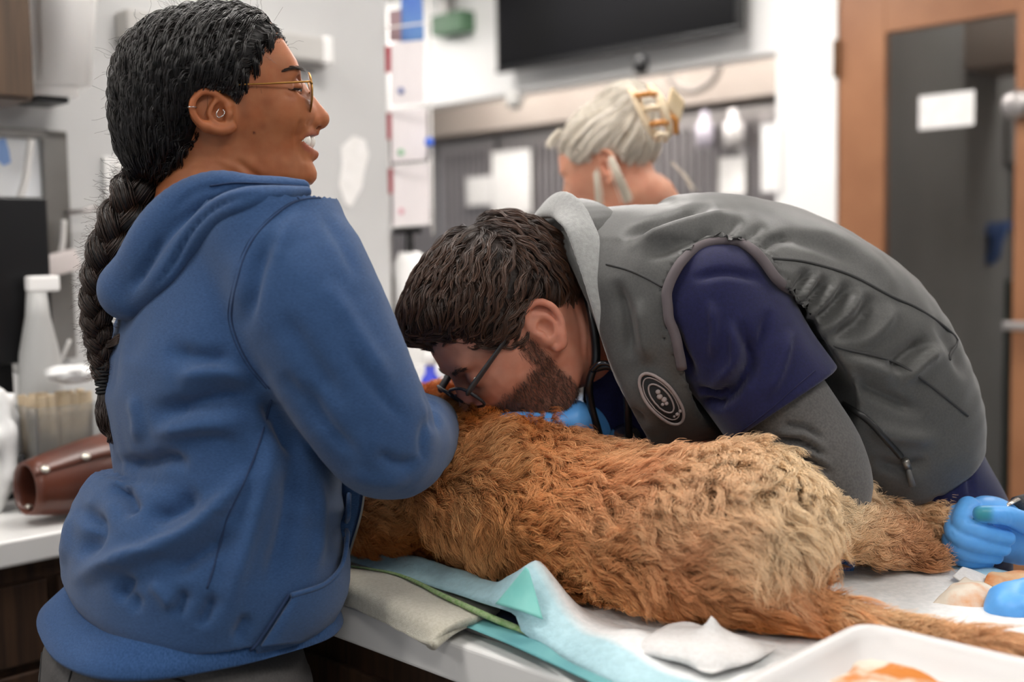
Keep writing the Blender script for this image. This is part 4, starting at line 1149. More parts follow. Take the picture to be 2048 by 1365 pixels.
def flow_strands(F, seeds, dirfn, step, k, lift, wave=(.003, .02), seed=1, jitter=.15):
    """strands that follow a direction field over an implicit surface, in phase waves"""
    P = seeds.copy(); out = []; s = 0
    ph = 3.5 * vnoise(P, 14, seed) + .9 * rng.random(len(P))
    lf = lift * rng.random(len(P))
    jit = rng.normal(0, jitter, (len(P), 3))
    for i in range(k):
        g = unit(grad(F, P.astype(np.float32)))
        d = dirfn(P) + jit; d = unit(d - (d * g).sum(1)[:, None] * g); b = np.cross(g, d)
        t = i / (k - 1)
        out.append(P + g * (lf * math.sin(min(1, t * 3 + .15) * 1.57) + wave[0] * .5 * np.cos(6.28 * s / wave[1] + ph))[:, None] + b * (wave[0] * np.sin(6.28 * s / wave[1] + ph))[:, None])
        P = P + d * step; s += step
        f = F(P.astype(np.float32)); P = P - f[:, None] * unit(grad(F, P.astype(np.float32)))
    return np.stack(out, 1)

plan_xy = np.array([(-.30, .2), (-.02, .080), (.03, .070), (.055, .062), (.072, .054), (.086, .042), (.096, .029), (.103, .015), (.107, 0), (.103, -.015), (.096, -.029), (.086, -.042), (.072, -.054), (.055, -.062), (.03, -.070), (-.02, -.080), (-.30, -.2)])
plan0 = poly2(plan_xy, (1, 0, 0), (0, 1, 0), (0, 0, 0))
def plan_taper(Hd, P, sc=1.0, z0=.005, z1=-.065, k=.40):
    q = (P - Hd.O.astype(np.float32)) @ Hd.R.astype(np.float32) / sc
    t_ = np.clip((z0 - q[:, 2]) / (z0 - z1), 0, 1); t_ = t_ * t_ * (3 - 2 * t_); q[:, 1] *= 1 + k * t_
    t_ = np.clip((q[:, 2] - .02) / .06, 0, 1); q[:, 0] -= t_ * t_ * (3 - 2 * t_) * .03
    return plan0(q) * sc

# ------------------------------------------------------------------ the woman in the blue hoodie
HD = Head(470, 215, 1.43, (math.cos(.2), math.sin(.2), 0), (0, 0, 1))
H = HD
skull = ell(H(425, 150), (.095, .075, .074), H.R)
facev = ell(H(516, 200), (.080, .062, .100), H.R)
jaw = [chain([H(488, 262, -50), H(515, 318, -42), H(570, 350, -22), H(606, 346, 0)], [.017, .019, .021, .024])]
jaw.append(chain([H.mir(H(488, 262, -50)), H.mir(H(515, 318, -42)), H.mir(H(570, 350, -22)), H(606, 346, 0)], [.017, .019, .021, .024]))
profile_later = None
cheek = [ell(p, (.027, .021, .026), H.R) for p in H.both(H(577, 222, -33))]
brow = [ell(p, (.014, .024, .010), H.R) for p in H.both(H(586, 148, -22))]
eyec = [ell(p, (.017, .015, .013), H.R) for p in H.both(H(600, 176, -33))]
ball_c = H.both(H(582, 178, -32))
lid = [ell(p, .0138) for p in ball_c]
slit = [ell(p, (.016, .014, .0013), H.R) for p in H.both(H(594, 181, -35))]
nose = chain([H(602, 178), H(612, 196), H(626, 218), H(636, 236)], [.007, .009, .0105, .0135])
tipn = ell(H(634, 240), (.0135, .011, .010), H.R)
ala = [ell(p, (.011, .0085, .009), H.R) for p in H.both(H(622, 243, -12))]
nostr = [ell(p, (.0065, .0035, .004), H.R) for p in H.both(H(630, 251, -8))]
profile = [(540, 40), (562, 78), (580, 108), (594, 130), (600, 148), (602, 162), (606, 178), (617, 196), (632, 214), (644, 228), (649, 238), (647, 247), (638, 252), (627, 257),
           (627, 262), (632, 267), (631, 274), (629, 283), (629, 292), (631, 300), (632, 308), (627, 318), (624, 324), (630, 334), (635, 346), (634, 358), (624, 369), (600, 373), (570, 368), (555, 420), (300, 430), (200, 250), (250, 0), (450, -20)]
profp = H.outline(profile)
def base_face(P):
    v = smin(skull(P), facev(P), .03)
    for g in jaw: v = smin(v, g(P), .03)
    for g in cheek: v = smin(v, g(P), .014)
    return smax(smax(v, plan_taper(H, P), .012), profp(P), .012)
def march(F, px, py, d0=1.2, d1=1.5, deep=0.0):
    a_, b_ = W(px, py, d0), W(px, py, d1); t_ = np.linspace(0, 1, 500)[:, None]; P_ = a_ * (1 - t_) + b_ * t_
    f_ = F(P_.astype(np.float32)); i_ = np.argmax(f_ < 0) if (f_ < 0).any() else np.argmin(f_)
    return P_[i_] + unit(b_ - a_) * deep

neckw = chain([H(425, 270), H(420, 340), H(415, 420)], [.054, .055, .066])
nape = chain([H(470, 330), H(440, 420)], [.045, .055])
# ear, drawn where it is seen
EL = -74
def E(x, y, dl=0): return H(x, y, EL + dl)
helix = chain([E(451, 212, 3), E(441, 195, -3), E(424, 185, -7), E(404, 184, -10), E(389, 196, -12), E(384, 214, -12), E(389, 231, -10), E(400, 244, -8), E(415, 253, -6)], [.0035, .0042, .0042, .0042, .0042, .0040, .0040, .0042, .0050])
lobe = chain([E(412, 251, -6), E(432, 259, -4), E(452, 260, -2), E(464, 254, 1)], [.0055, .0062, .0068, .0062])
plate = loft([E(425, 190, 2), E(412, 215, 2), E(425, 240, 3), E(448, 252, 3)], np.array([.016, .021, .018, .011]), np.array([.004, .005, .005, .005]), H.F, n=10, cap=(.004, .004))
anti = chain([E(432, 200, -4), E(424, 214, -6), E(420, 230, -6), E(432, 243, -5), E(448, 245, -4)], [.0028, .0036, .0036, .0036, .0032])
tragus = chain([E(455, 214, 1), E(459, 226, -3), E(457, 236, -2)], [.004, .0046, .004])
concha = ell(E(442, 226, -4), (.0095, .007, .0105), H.R)
earb = ell(E(450, 225, 8), (.012, .010, .022), H.R)
# open smile: lips and opening follow the surface
mc, um, lm_ = [march(base_face, *q, deep=.004) for q in ((597, 277), (612, 266), (612, 298))]
om = march(base_face, 613, 282, deep=.006)
uf, lf_, of = H(627, 266), H(624, 307), H(630, 287)
mouthc = [chain([a, b, of], [.0030, .0078, .0098]) for a, b in zip(H.both(mc), H.both(om))]
ulip = [chain([a, b, uf], [.0030, .0046, .0050]) for a, b in zip(H.both(mc), H.both(um))]
llip = [chain([a, b, lf_], [.0030, .0058, .0070]) for a, b in zip(H.both(mc), H.both(lm_))]
def head_w(P):
    v = smin(skull(P), facev(P), .03)
    for g in jaw: v = smin(v, g(P), .03)
    for g in brow: v = smin(v, g(P), .012)
    v = smax(v, plan_taper(H, P), .012)
    for g in cheek: v = smin(v, g(P), .016)
    v = smax(v, profp(P), .012)
    for g in eyec: v = smax(v, -g(P), .008)
    for g in lid: v = smin(v, g(P), .004)
    v = smin(v, nose(P), .010); v = smin(v, tipn(P), .006)
    for g in ala: v = smin(v, g(P), .005)
    for g in ulip + llip: v = smin(v, g(P), .006)
    for g in mouthc: v = smax(v, -g(P), .0025)
    for g in nostr: v = smax(v, -g(P), .002)
    for g in slit: v = smax(v, -g(P), .0015)
    v = smin(v, neckw(P), .025); v = smin(v, nape(P), .02)
    e = smin(smin(plate(P), helix(P), .003), lobe(P), .004); e = smin(e, anti(P), .003); e = smin(e, earb(P), .008)
    e = smax(e, -concha(P), .004); e = smin(e, tragus(P), .003)
    return smin(v, e, .005)
hl = np.minimum(H(240, 0, 90), H(660, 430, -90)) - .05; hh = np.maximum(H(240, 0, 90), H(660, 0, -90)) + .03
hl = H.O - np.array([.20, .13, .17]); hh = H.O + np.array([.16, .15, .16])
HV, HF = nets(head_w, hl, hh, .0022, pad=1.6, newton=2)
HV = relax(HV, HF, 1, .5)
HV = sculpt(HV, HF, [([(604, 236), (598, 252), (593, 268), (590, 284)], 5, -2.6), ([(598, 300), (606, 318), (612, 328)], 5, -1.2), ([(470, 318), (500, 342), (530, 362)], 7, -2.2),
                     ([(430, 318), (470, 336), (505, 362)], 8, 1.5), ([(566, 168), (580, 162), (594, 164)], 3, -1.2), ([(566, 188), (578, 193), (592, 196)], 3, -1.0),
                     ([(620, 240), (613, 246), (616, 254)], 2.5, -1.0), ([(540, 340), (520, 325), (505, 300)], 10, -1.0)])
m_skin1 = mat('warm brown skin', 'ffffff', .48, 'f2e4da', nscale=45, attr='tint', sss=.18, bump=.12, bscale=700, bdist=.0005, spec=.4)
pw = mesh_obj('person', HV, HF, m_skin1)
tag(pw, 'smiling woman in profile wearing a blue hoodie and a long dark braid', 'person')
hp2 = PX(HV); N_ = normals(HV, HF)
base = np.array(lin('b06f49')); cols = np.tile(base, (len(HV), 1))
cols *= (1 + .10 * vnoise(HV, 40, 2) + .06 * vnoise(HV, 110, 3))[:, None]
def blend(c, w): global cols; cols = cols * (1 - w[:, None]) + np.array(lin(c)) * w[:, None]
for g in ulip + llip: blend('a0584e', np.clip(1 - (g(HV) - .0) / .0022, 0, 1) * .85)
blend('3a1a14', np.clip(1 - (np.minimum(mouthc[0](HV), mouthc[1](HV)) + .0) / .0012, 0, 1) * np.clip(.9 - ulip[0](HV) / .004, 0, 1) * .0)
blend('c4794f', np.clip(1 - np.abs(helix(HV)) / .008, 0, 1) * .5)
blend('4a2416', np.exp(-(((hp2[:, 0] - 508) ** 2 + (hp2[:, 1] - 266) ** 2) / 2.6 ** 2)))           # mole
blend('7a4128', .35 * np.exp(-(((hp2[:, 0] - 527) ** 2 + (hp2[:, 1] - 252) ** 2) / 9 ** 2)) + .3 * np.exp(-(((hp2[:, 0] - 533) ** 2 + (hp2[:, 1] - 205) ** 2) / 12 ** 2)))
dsc, _, _ = seg_dist(hp2, [(520, 92), (505, 118), (494, 145), (480, 168), (485, 200), (490, 230)]); blend('5b3524', .3 * np.exp(-(dsc / 11) ** 2) * (HV @ H.L < H.O @ H.L))   # baby hair at the temple
set_color_attr(pw, 'tint', cols)
# eyes and teeth
m_eye = mat('eye white', 'e8e0da', .1, coat=.5); m_iris = mat('dark iris', '20120c', .08, coat=.6); m_tooth = mat('tooth enamel', 'fbf6ec', .2, coat=.4)
for p in ball_c:
    bm = bmesh.new(); bmesh.ops.create_uvsphere(bm, u_segments=24, v_segments=16, radius=.0124, matrix=Matrix.Translation(p)); ey = bm_obj('eye', bm, m_eye, pw, True)
    bm = bmesh.new(); bmesh.ops.create_uvsphere(bm, u_segments=20, v_segments=12, radius=.0062, matrix=Matrix.Translation(p + H.F * .0075)); bm_obj('iris', bm, m_iris, ey, True)
arch = [(600, 277), (606, 279), (613, 281), (621, 283)]
ti = []
for k4, (x, y) in enumerate(arch):
    p = march(base_face, x, y, deep=.0035) if k4 < 3 else H(x + 1, y, -4.5); ti += [p, H.mir(p)]
tf = [ell(p, (.0056, .0050, .0080 if i > 3 else .0070), H.R) for i, p in enumerate(ti)]
tl = [ell(p, (.0045, .0038, .005), H.R) for p0 in (march(base_face, 607, 290, deep=.008), march(base_face, 613, 293, deep=.006), H(618, 295, -4)) for p in H.both(p0)]
def teethf(P):
    v = tf[0](P)
    for g in tf[1:] + tl: v = np.minimum(v, g(P))
    return v
solid('teeth', teethf, H(612, 284) - .035, H(612, 284) + .035, .0012, m_tooth, pw)
gum = ell(H(584, 282), (.020, .018, .012), H.R)
solid('gum', gum, H(584, 282) - .03, H(584, 282) + .03, .003, mat('gum', 'a5574a', .3), pw)
# eyebrow and lashes as fine hairs
m_hairb = hair_mat('black brow hair', '2b1e18', '3d2c22', .4)
q = []
hwt = tree_of(HV, HF)
for i in range(190):
    s_ = rng.random(); x = 562 + 39 * s_; y = 143 - 11 * math.sin(s_ * 2.2) + 5 * s_ + rng.normal(0, 1.6)
    p, n_ = hit(hwt, x, y, .0002); dv = H.F * .8 + H.U * (.35 - .7 * s_)
    q.append([p, p + unit(dv) * .003 + n_ * .0009, p + unit(dv) * .006 + n_ * .0007])
strands('eyebrow', q, np.array([.0002, .00018, .00006]), m_hairb, pw)
q = []
for i in range(60):
    s_ = i / 59; p, n_ = hit(hwt, 576 + 17 * s_, 178 + 2 * s_, .0); q.append([p, p + H.F * .004 - H.U * .001 - H.L * .001, p + H.F * .0075 + H.U * .0012 - H.L * .002])
strands('eyelashes', q, np.array([.0003, .0002, .00006]), m_hairb, pw)

# hair: cap, flowing wavy locks, braid
hcap = ell(H(414, 152), (.101, .090, .0765), H.R)
hfront = ell(H(478, 108), (.052, .068, .042), H.R)
hback = ell(H(330, 262), (.052, .062, .062), H.R)
hairline = [(572, 30), (570, 62), (552, 75), (528, 94), (512, 120), (500, 148), (488, 168), (478, 188), (472, 196), (462, 196), (452, 192), (430, 186), (404, 190), (396, 215), (402, 250), (398, 285), (388, 320), (372, 362), (330, 400), (180, 420), (150, -60), (560, -60)]
hpoly0 = H.outline(hairline, -66)
def hpoly(P):
    l_ = np.abs((P - H.O.astype(np.float32)) @ H.L.astype(np.float32)) / .066
    up_w = np.clip(((P - H.O.astype(np.float32)) @ H.U.astype(np.float32)) / .05, 0, 1)
    return hpoly0(P - (H.F[None] * (.020 * np.clip(1 - l_, 0, 1) * up_w)[:, None]).astype(np.float32))
def hairf(P):
    v = smin(smin(hcap(P), hfront(P), .04), hback(P), .05)
    return smax(v, hpoly(P), .02)
m_hcap = mat('black hair base', '0d0b0b', .5, '17120f', nscale=60, bump=.2, bscale=160, bdist=.002)
hair_o, CV, CF = solid('hair', hairf, H.O - np.array([.20, .16, .16]), H.O + np.array([.14, .16, .16]), .004, m_hcap, pw)
BR = H(292, 345, 0)
def hdir(P):
    t_ = BR - P; dn = np.linalg.norm(t_, axis=1, keepdims=True)
    back = -H.F * .9 - H.U * .25
    w_ = np.clip(1 - dn / .16, 0, 1)
    return unit(t_) * (.55 + .45 * w_) + back * (.45 * (1 - w_))
fcc = CV[CF].mean(1).astype(np.float32)
sp, _ = sample_surface(CV, CF, 1900, 1 + 5 * np.exp(-np.abs(hpoly(fcc)) / .022))
G = flow_strands(hairf, sp, hdir, .0072, 28, .006, (.0062, .040), 31, .03)
def bundle(G, per, spread, fall=.4):
    m, k = G.shape[:2]
    T1 = unit(np.gradient(G, axis=1)); nr = rng.normal(0, 1, (m, per, 1, 3)) * spread
    nr = nr - (nr * T1[:, None]).sum(-1, keepdims=True) * T1[:, None]
    return (G[:, None] + nr * (1 - fall * np.linspace(0, 1, k))[None, None, :, None]).reshape(m * per, k, 3)
S = bundle(G, 10, .0015, .3)
q2 = PX(S.reshape(-1, 3)).reshape(S.shape[0], -1, 2); lat = (S - H.O) @ H.L
inear = ((((q2[..., 0] - 430) / 47) ** 2 + ((q2[..., 1] - 224) / 41) ** 2) < 1) & (lat < -.04)
for k_ in range(1, S.shape[1]):                    # locks stop where they reach the ear
    inear[:, k_] |= inear[:, k_ - 1]; S[inear[:, k_], k_] = S[inear[:, k_], k_ - 1] + (S[inear[:, k_], k_ - 1] - S[inear[:, k_], max(k_ - 2, 0)]) * .1
S = S[~inear[:, 0]]
fp = PX(sp)
m_hair1 = hair_mat('glossy black wavy hair', '100d0c', '1a1412', .26, spec=.6)
strands('locks', S, np.array([.0002] + [.00042] * 24 + [.0004, .0003, .0001]), m_hair1, hair_o)
# fine flyaways
sp, _ = sample_surface(CV, CF, 260)
g = unit(grad(hairf, sp.astype(np.float32))); dd = unit(hdir(sp) * .6 + g * .8 + rng.normal(0, .5, sp.shape))
tt = np.linspace(0, 1, 9)[None, :, None]; Lf = (.012 + .02 * rng.random(len(sp)))[:, None, None]
cu = np.cross(dd, g)[:, None, :]
S = sp[:, None, :] + dd[:, None, :] * Lf * tt + g[:, None, :] * .004 + cu * (.004 * np.sin(7 * tt + rng.random((len(sp), 1, 1)) * 6)) * tt
strands('flyaways', S, np.full(9, .00012), m_hair1, hair_o)
# braid
bp = [(318, 318, 1.43, 40), (288, 352, 1.425, 42), (268, 395, 1.41, 40), (245, 440, 1.40, 38), (222, 490, 1.39, 36), (204, 545, 1.385, 31), (195, 595, 1.38, 27), (193, 645, 1.38, 24), (198, 690, 1.38, 20), (203, 730, 1.38, 17), (207, 765, 1.38, 15)]
BP = catmull(np.array([[*W(x, y, d), 1.14 * r * mm(d)] for x, y, d, r in bp]), 160)
T_ = unit(np.gradient(BP[:, :3], axis=0)); vdir = unit(BP[:, :3] - np.array([0, 0, CAM_Z])); SD_ = unit(np.cross(T_, vdir)); DP_ = np.cross(SD_, T_)
braid = thing('braid', None, None); braid.parent = pw
arc = np.r_[0, np.cumsum(np.linalg.norm(np.diff(BP[:, :3], axis=0), axis=1) / (BP[1:, 3] * 2.1))]
S = []
for k3 in range(3):
    a = math.pi * arc * .95 + k3 * 2.0944
    c = BP[:, :3] + SD_ * (BP[:, 3] * .52 * np.sin(a))[:, None] + DP_ * (BP[:, 3] * .42 * np.sin(2 * a))[:, None]
    tube('braid_strand', c[::2], BP[::2, 3] * .52, m_hcap, braid, n=10)
    tk = unit(np.gradient(c, axis=0)); n1 = unit(np.cross(tk, vdir)); n2 = np.cross(n1, tk)
    for j in range(420):
        th = rng.random() * 6.28; r_ = (.42 + .2 * rng.random()); tw = 2.5 * arc + th; i0 = rng.integers(0, 120); ii = np.linspace(i0, i0 + 39, 14).astype(int)
        wv = .0012 * np.sin(arc * 9 + rng.random() * 6)
        pts = c + n1 * (BP[:, 3] * r_ * np.cos(tw) + wv)[:, None] + n2 * (BP[:, 3] * r_ * np.sin(tw))[:, None]
        S.append(pts[ii])
m_hair2 = hair_mat('dark brown braid hair', '1c1411', '3d2a20', .36, spec=.5)
strands('braid_hair', S, np.array([.0003] + [.0005] * 12 + [.0002]), m_hair2, braid)
S = []
for j in range(900):                                                     # frizz around the braid
    i0 = rng.integers(0, 155); p = BP[i0, :3]; dv = unit(SD_[i0] * rng.choice([-1, 1]) + DP_[i0] * rng.normal(0, .8) + T_[i0] * rng.normal(.5, .6)); L_ = BP[i0, 3] * (.35 + .7 * rng.random())
    st = p + unit(SD_[i0] * (dv @ SD_[i0]) + DP_[i0] * (dv @ DP_[i0])) * BP[i0, 3] * .85; cv = np.cross(dv, T_[i0])
    S.append([st + dv * L_ * t_ + cv * .005 * math.sin(7 * t_ + j) * t_ for t_ in np.linspace(0, 1, 8)])
strands('frizz', S, np.full(8, .00013), m_hair2, braid)
m_el = mat('black elastic', '101012', .6)
for i, (y, tl_) in enumerate(((735, 2), (742, -2), (749, 3), (756, -2), (763, 2), (770, -3), (777, 3), (784, 2))):
    c = W(206 + (y - 735) * .06, y, 1.38); ring = [c + (np.array([math.cos(a), 0, tl_ * .04 * math.cos(a)]) * 1.0 + np.array([0, math.sin(a), 0])) * 14.5 * mm(1.38) for a in np.linspace(0, 6.28, 17)[:-1]]
    tube('elastic', ring, .0021, m_el, braid, n=6, closed=True)
S = []
for j in range(500):                                                     # loose curled end
    a = rng.random() * 6.28; r_ = 12 * mm(1.38) * math.sqrt(rng.random()); o_ = np.array([math.cos(a) * r_, math.sin(a) * r_, 0]); L_ = .75 + .35 * rng.random(); ph = .6 * rng.random()
    pth = catmull(np.array([W(208, 782, 1.38), W(212, 806, 1.375), W(208, 828, 1.37), W(219, 850, 1.37), W(224, 868, 1.37), W(230, 880, 1.372)]), 16)
    s_ = np.linspace(0, 1, 16); ww_ = 1 + .75 * np.sin(s_ * 3.1) - .35 * s_
    S.append(pth[0] + (pth - pth[0]) * L_ + o_ * ww_[:, None] + np.stack([.0035 * np.sin(s_ * 16 + ph * 3) * s_, .0035 * np.cos(s_ * 16 + ph * 3) * s_, 0 * s_], 1))
strands('braid_tip', S, np.array([.0005] * 13 + [.0004, .0003, .0001]), m_hair2, braid)
S = []
for j in range(90):                                                      # tuft half way down
    th = .8 * rng.random(); p0 = W(203 + 6 * rng.random(), 672 + 14 * rng.random(), 1.375)
    S.append(catmull(np.array([p0, p0 + np.array([.008, -.004, -.006]), p0 + np.array([.018, -.006, -.004 + .006 * th]), p0 + np.array([.021 + .003 * th, -.004, .004 * th])]), 10))
strands('braid_tuft', S, np.full(10, .0004), m_hair2, braid)

# glasses
m_gold = mat('bronze metal', 'a77a3f', .3, metal=.9); m_lens = mat('clear lens', 'ffffff', .02, trans=1.0, ior=1.05, spec=.5)
gl = thing('glasses', 'thin round bronze glasses on the smiling woman\'s face', 'glasses')
gc = [H(621, 187, -34)]; gc.append(H.mir(gc[0]))
for c in gc:
    ring = [c + H.L * .024 * math.cos(a) + H.U * .0245 * math.sin(a) + H.F * .0015 * math.cos(2 * a) for a in np.linspace(0, 6.283, 33)[:-1]]
    rim = tube('rim', ring, .00115, m_gold, gl, n=8, closed=True)
    V = [c + H.F * .0006] + ring; V2 = [c - H.F * .0006] + [p - H.F * .001 for p in ring]
    F_ = [(0, 1 + i, 1 + (i + 1) % 32) for i in range(32)]
    mesh_obj('lens', np.array(V + V2), np.array(F_ + [(33 + 0, 33 + 1 + (i + 1) % 32, 33 + 1 + i) for i in range(32)]), m_lens, rim)
hg_ = H(622, 163, -58); ea_ = H(462, 171, -76)
for f_ in (lambda p: p, H.mir):
    tube('temple', [f_(hg_), f_(hg_ * .5 + ea_ * .5), f_(ea_), f_(H(440, 182, -78)), f_(H(428, 205, -74))], [.0012, .0011, .0011, .0013, .0013], m_gold, gl, n=8, res=30)
    tube('hinge', [f_(H(620, 166, -57)), f_(H(624, 165, -57))], .002, m_gold, gl, n=8)
    tube('end_piece', [f_(hg_), f_(H(624, 168, -57))], .0015, m_gold, gl, n=8)
    np_ = f_(H(612, 198, -12)); lathe('nose_pad', np_, [(0, -.001), (.003, -.001), (.0038, .0008), (0, .002)], mat('clear silicone', 'e6ded4', .2, trans=.5), gl, 12, f_(H.O - H.L) - f_(H.O))
    tube('pad_arm', [np_, f_(H(618, 194, -13)), f_(H(621, 190, -10.5))], .0006, m_gold, gl, n=6, res=10)
tube('bridge', [gc[0] + H.L * .024 + H.U * .004, H(625, 181, 0), gc[1] - H.L * .024 + H.U * .004], .0011, m_gold, gl, n=8, res=12)
# piercings
m_silver = mat('silver', 'cfccc6', .2, metal=1)
def ring_at(name, c, r, ax1, ax2, parent, rr=.0006, span=(0, 6.283)):
    return tube(name, [c + ax1 * r * math.cos(a) + ax2 * r * math.sin(a) for a in np.linspace(*span, 20)[:-1]], rr, m_silver, parent, n=6, closed=span[1] > 6)
ring_at('helix_ring', E(384, 215, -13), .0055, H.F, H.L, pw)
tube('heart_ring', [E(438, 217, -7), E(434, 224, -10), E(433, 230, -10), E(437, 235, -9), E(445, 232, -8), E(449, 226, -8), E(446, 219, -8)], .0006, m_silver, pw, n=6, res=24)
ring_at('septum_ring', H(634, 252, 0), .0035, H.L, -H.U, pw, .0006, (-.2, 3.3))

# hoodie
PHI = math.radians(30); BF = np.array([math.cos(PHI), math.sin(PHI), 0])
rows = [(440, 450, .070, .125, 1.44), (490, 455, .092, .165, 1.435), (560, 450, .100, .18, 1.43), (650, 438, .112, .190, 1.425), (760, 424, .126, .195, 1.42), (870, 434, .122, .190, 1.415), (945, 450, .128, .19, 1.41),
        (1010, 436, .146, .200, 1.405), (1085, 414, .160, .208, 1.40), (1145, 402, .160, .206, 1.40), (1178, 398, .157, .204, 1.40), (1196, 396, .150, .20, 1.40)]
torso = loft([W(cx_, py, d) for py, cx_, a, b, d in rows], [r[2] for r in rows], [r[3] for r in rows], BF, n=30, cap=(.03, .012), power=2.35)
yoke = chain([W(560, 455, 1.32), W(500, 432, 1.37), W(440, 425, 1.43), W(370, 455, 1.52), W(330, 490, 1.58)], [.066, .070, .072, .07, .066])
sleeve = chain([W(556, 482, 1.315), W(612, 600, 1.285), W(690, 750, 1.275), W(748, 850, 1.28), W(778, 893, 1.30), W(815, 880, 1.37), W(850, 862, 1.50), W(872, 862, 1.62)], [.080, .0835, .0765, .068, .062, .058, .050, .040], n=36)
sleeve_l = chain([W(335, 510, 1.585), W(480, 700, 1.72), W(627, 800, 1.74), W(760, 850, 1.76), W(850, 860, 1.78)], [.072, .062, .056, .048, .040], n=20)
def hoodief(P):
    v = smin(torso(P), yoke(P), .05); v = smin(v, sleeve(P), .014); v = smin(v, sleeve_l(P), .02)
    return v
m_hood = mat('heather blue fleece', '2a456b', .9, '3e5b86', nscale=60, nstretch=(5, 5, 22), bump=.35, bscale=420, bdist=.0012, sheen=.2, spec=.15, detail=5, contrast=(.3, .75))
m_seam = mat('blue seam', '233657', .9); m_rib = mat('blue ribbed cuff', '28466f', .9, '3b5a88', nscale=90, nstretch=(8, 8, 1), bump=.4, bscale=300, sheen=.12, spec=.15)
folds = [
    ([(300, 832), (380, 812), (450, 792), (530, 800)], 24, -9), ([(262, 790), (276, 840), (276, 890)], 14, 5), ([(330, 700), (400, 716), (470, 716)], 20, -5), ([(350, 760), (430, 745), (510, 760)], 16, 5),
    ([(225, 925), (280, 930), (335, 918), (380, 935)], 16, -8), ([(235, 960), (250, 1000), (270, 1030)], 18, -9), ([(300, 870), (400, 850), (490, 850)], 18, 5), ([(340, 890), (430, 880), (500, 905)], 14, -4),
    ([(505, 930), (450, 1000), (390, 1060), (310, 1100), (220, 1128), (140, 1165)], 20, 10), ([(400, 985), (350, 1020), (290, 1040)], 22, -8), ([(470, 1060), (400, 1110), (330, 1150)], 18, -7),
    ([(262, 1150), (245, 1185), (232, 1200)], 14, -10), ([(170, 1010), (190, 1060), (160, 1120)], 20, -8), ([(150, 1020), (130, 1080), (128, 1130)], 14, 5), ([(300, 1165), (330, 1190), (345, 1222)], 14, 7), ([(375, 1180), (360, 1210), (350, 1238)], 10, -8),
    ([(430, 1190), (415, 1225), (400, 1255)], 9, -9), ([(545, 860), (530, 960), (500, 1060), (470, 1160), (455, 1240)], 22, 5), ([(590, 900), (580, 1000), (560, 1100), (530, 1180)], 22, -6), ([(640, 950), (640, 1060), (630, 1150)], 14, 5),
    ([(520, 790), (560, 850), (600, 920)], 16, -9), ([(230, 640), (222, 720), (212, 800)], 12, -5), ([(280, 1190), (270, 1205), (280, 1222)], 10, -6), ([(500, 1230), (480, 1265), (470, 1285)], 10, -7),
    # sleeve
    ([(545, 470), (520, 520), (500, 600), (490, 660)], 16, -5), ([(640, 420), (690, 500), (715, 560)], 14, -3), ([(560, 620), (620, 720), (690, 820)], 26, -4), ([(650, 560), (720, 680), (790, 780)], 22, 3),
    ([(700, 700), (760, 790), (820, 850)], 14, -4), ([(600, 760), (660, 860), (720, 920)], 18, -4), ([(845, 770), (866, 815), (870, 870)], 7, -5), ([(750, 905), (800, 930), (840, 920)], 14, -5), ([(690, 940), (750, 965), (820, 960)], 12, 3), ([(860, 830), (845, 880), (850, 930)], 8, -4),
    ([(600, 420), (570, 470), (545, 540)], 14, 3), ([(560, 740), (600, 800), (650, 870)], 12, -4)]
folds = [(f_[0], f_[1] * (.9 if f_[1] > 12 else 1.2), f_[2] * (2.1 if f_[1] > 14 else 1.3)) + f_[3:] for f_ in folds]
hd_o, V, Q = solid('hoodie', hoodief, (-.75, 1.10, .86), (.06, 1.95, 1.36), .0048, m_hood, pw, folds, noise=[(16, .0025, 41), (34, .0013, 42)])
hdt = tree_of(V, Q)
zt_, zb_ = W(120, 1174, 1.41)[2], W(72, 1232, 1.41)[2]
# hem band
def ring_pts(c, a, b, z, n=72):
    Lr = np.array([math.sin(PHI), -math.cos(PHI), 0])
    e_ = lambda q: math.copysign(abs(q) ** (2 / 2.8), q)
    return [up3(c + BF * a * .95 * e_(math.cos(t)) + Lr * b * .94 * e_(math.sin(t)), z) for t in np.linspace(0, 2 * math.pi, n + 1)[:-1]]
cT_, cB_ = W(398, 1200, 1.40), W(378, 1260, 1.40)
V2 = []; prof = [(.55, .140, .195), (.0, .154, .206), (-.25, .161, .210), (-.6, .171, .216), (-.95, .182, .223), (-1.0, .181, .222), (-.97, .176, .217)]
for f_, a, b in prof:
    w_ = min(1, max(0, -f_)); c = cT_ * (1 - w_) + cB_ * w_; z = zt_ + (zb_ - zt_) * (-f_)
    V2 += ring_pts(c, a, b, z)
F2 = [(i * 72 + k, (i + 1) * 72 + k, (i + 1) * 72 + (k + 1) % 72, i * 72 + (k + 1) % 72) for i in range(len(prof) - 1) for k in range(72)]
V2 = np.array(V2, np.float32); V2 += normals(V2, np.array(F2)) * (.0035 * vnoise(V2, 14, 8))[:, None].astype(np.float32)
mesh_obj('hem_band', V2, np.array(F2), m_rib, hd_o)
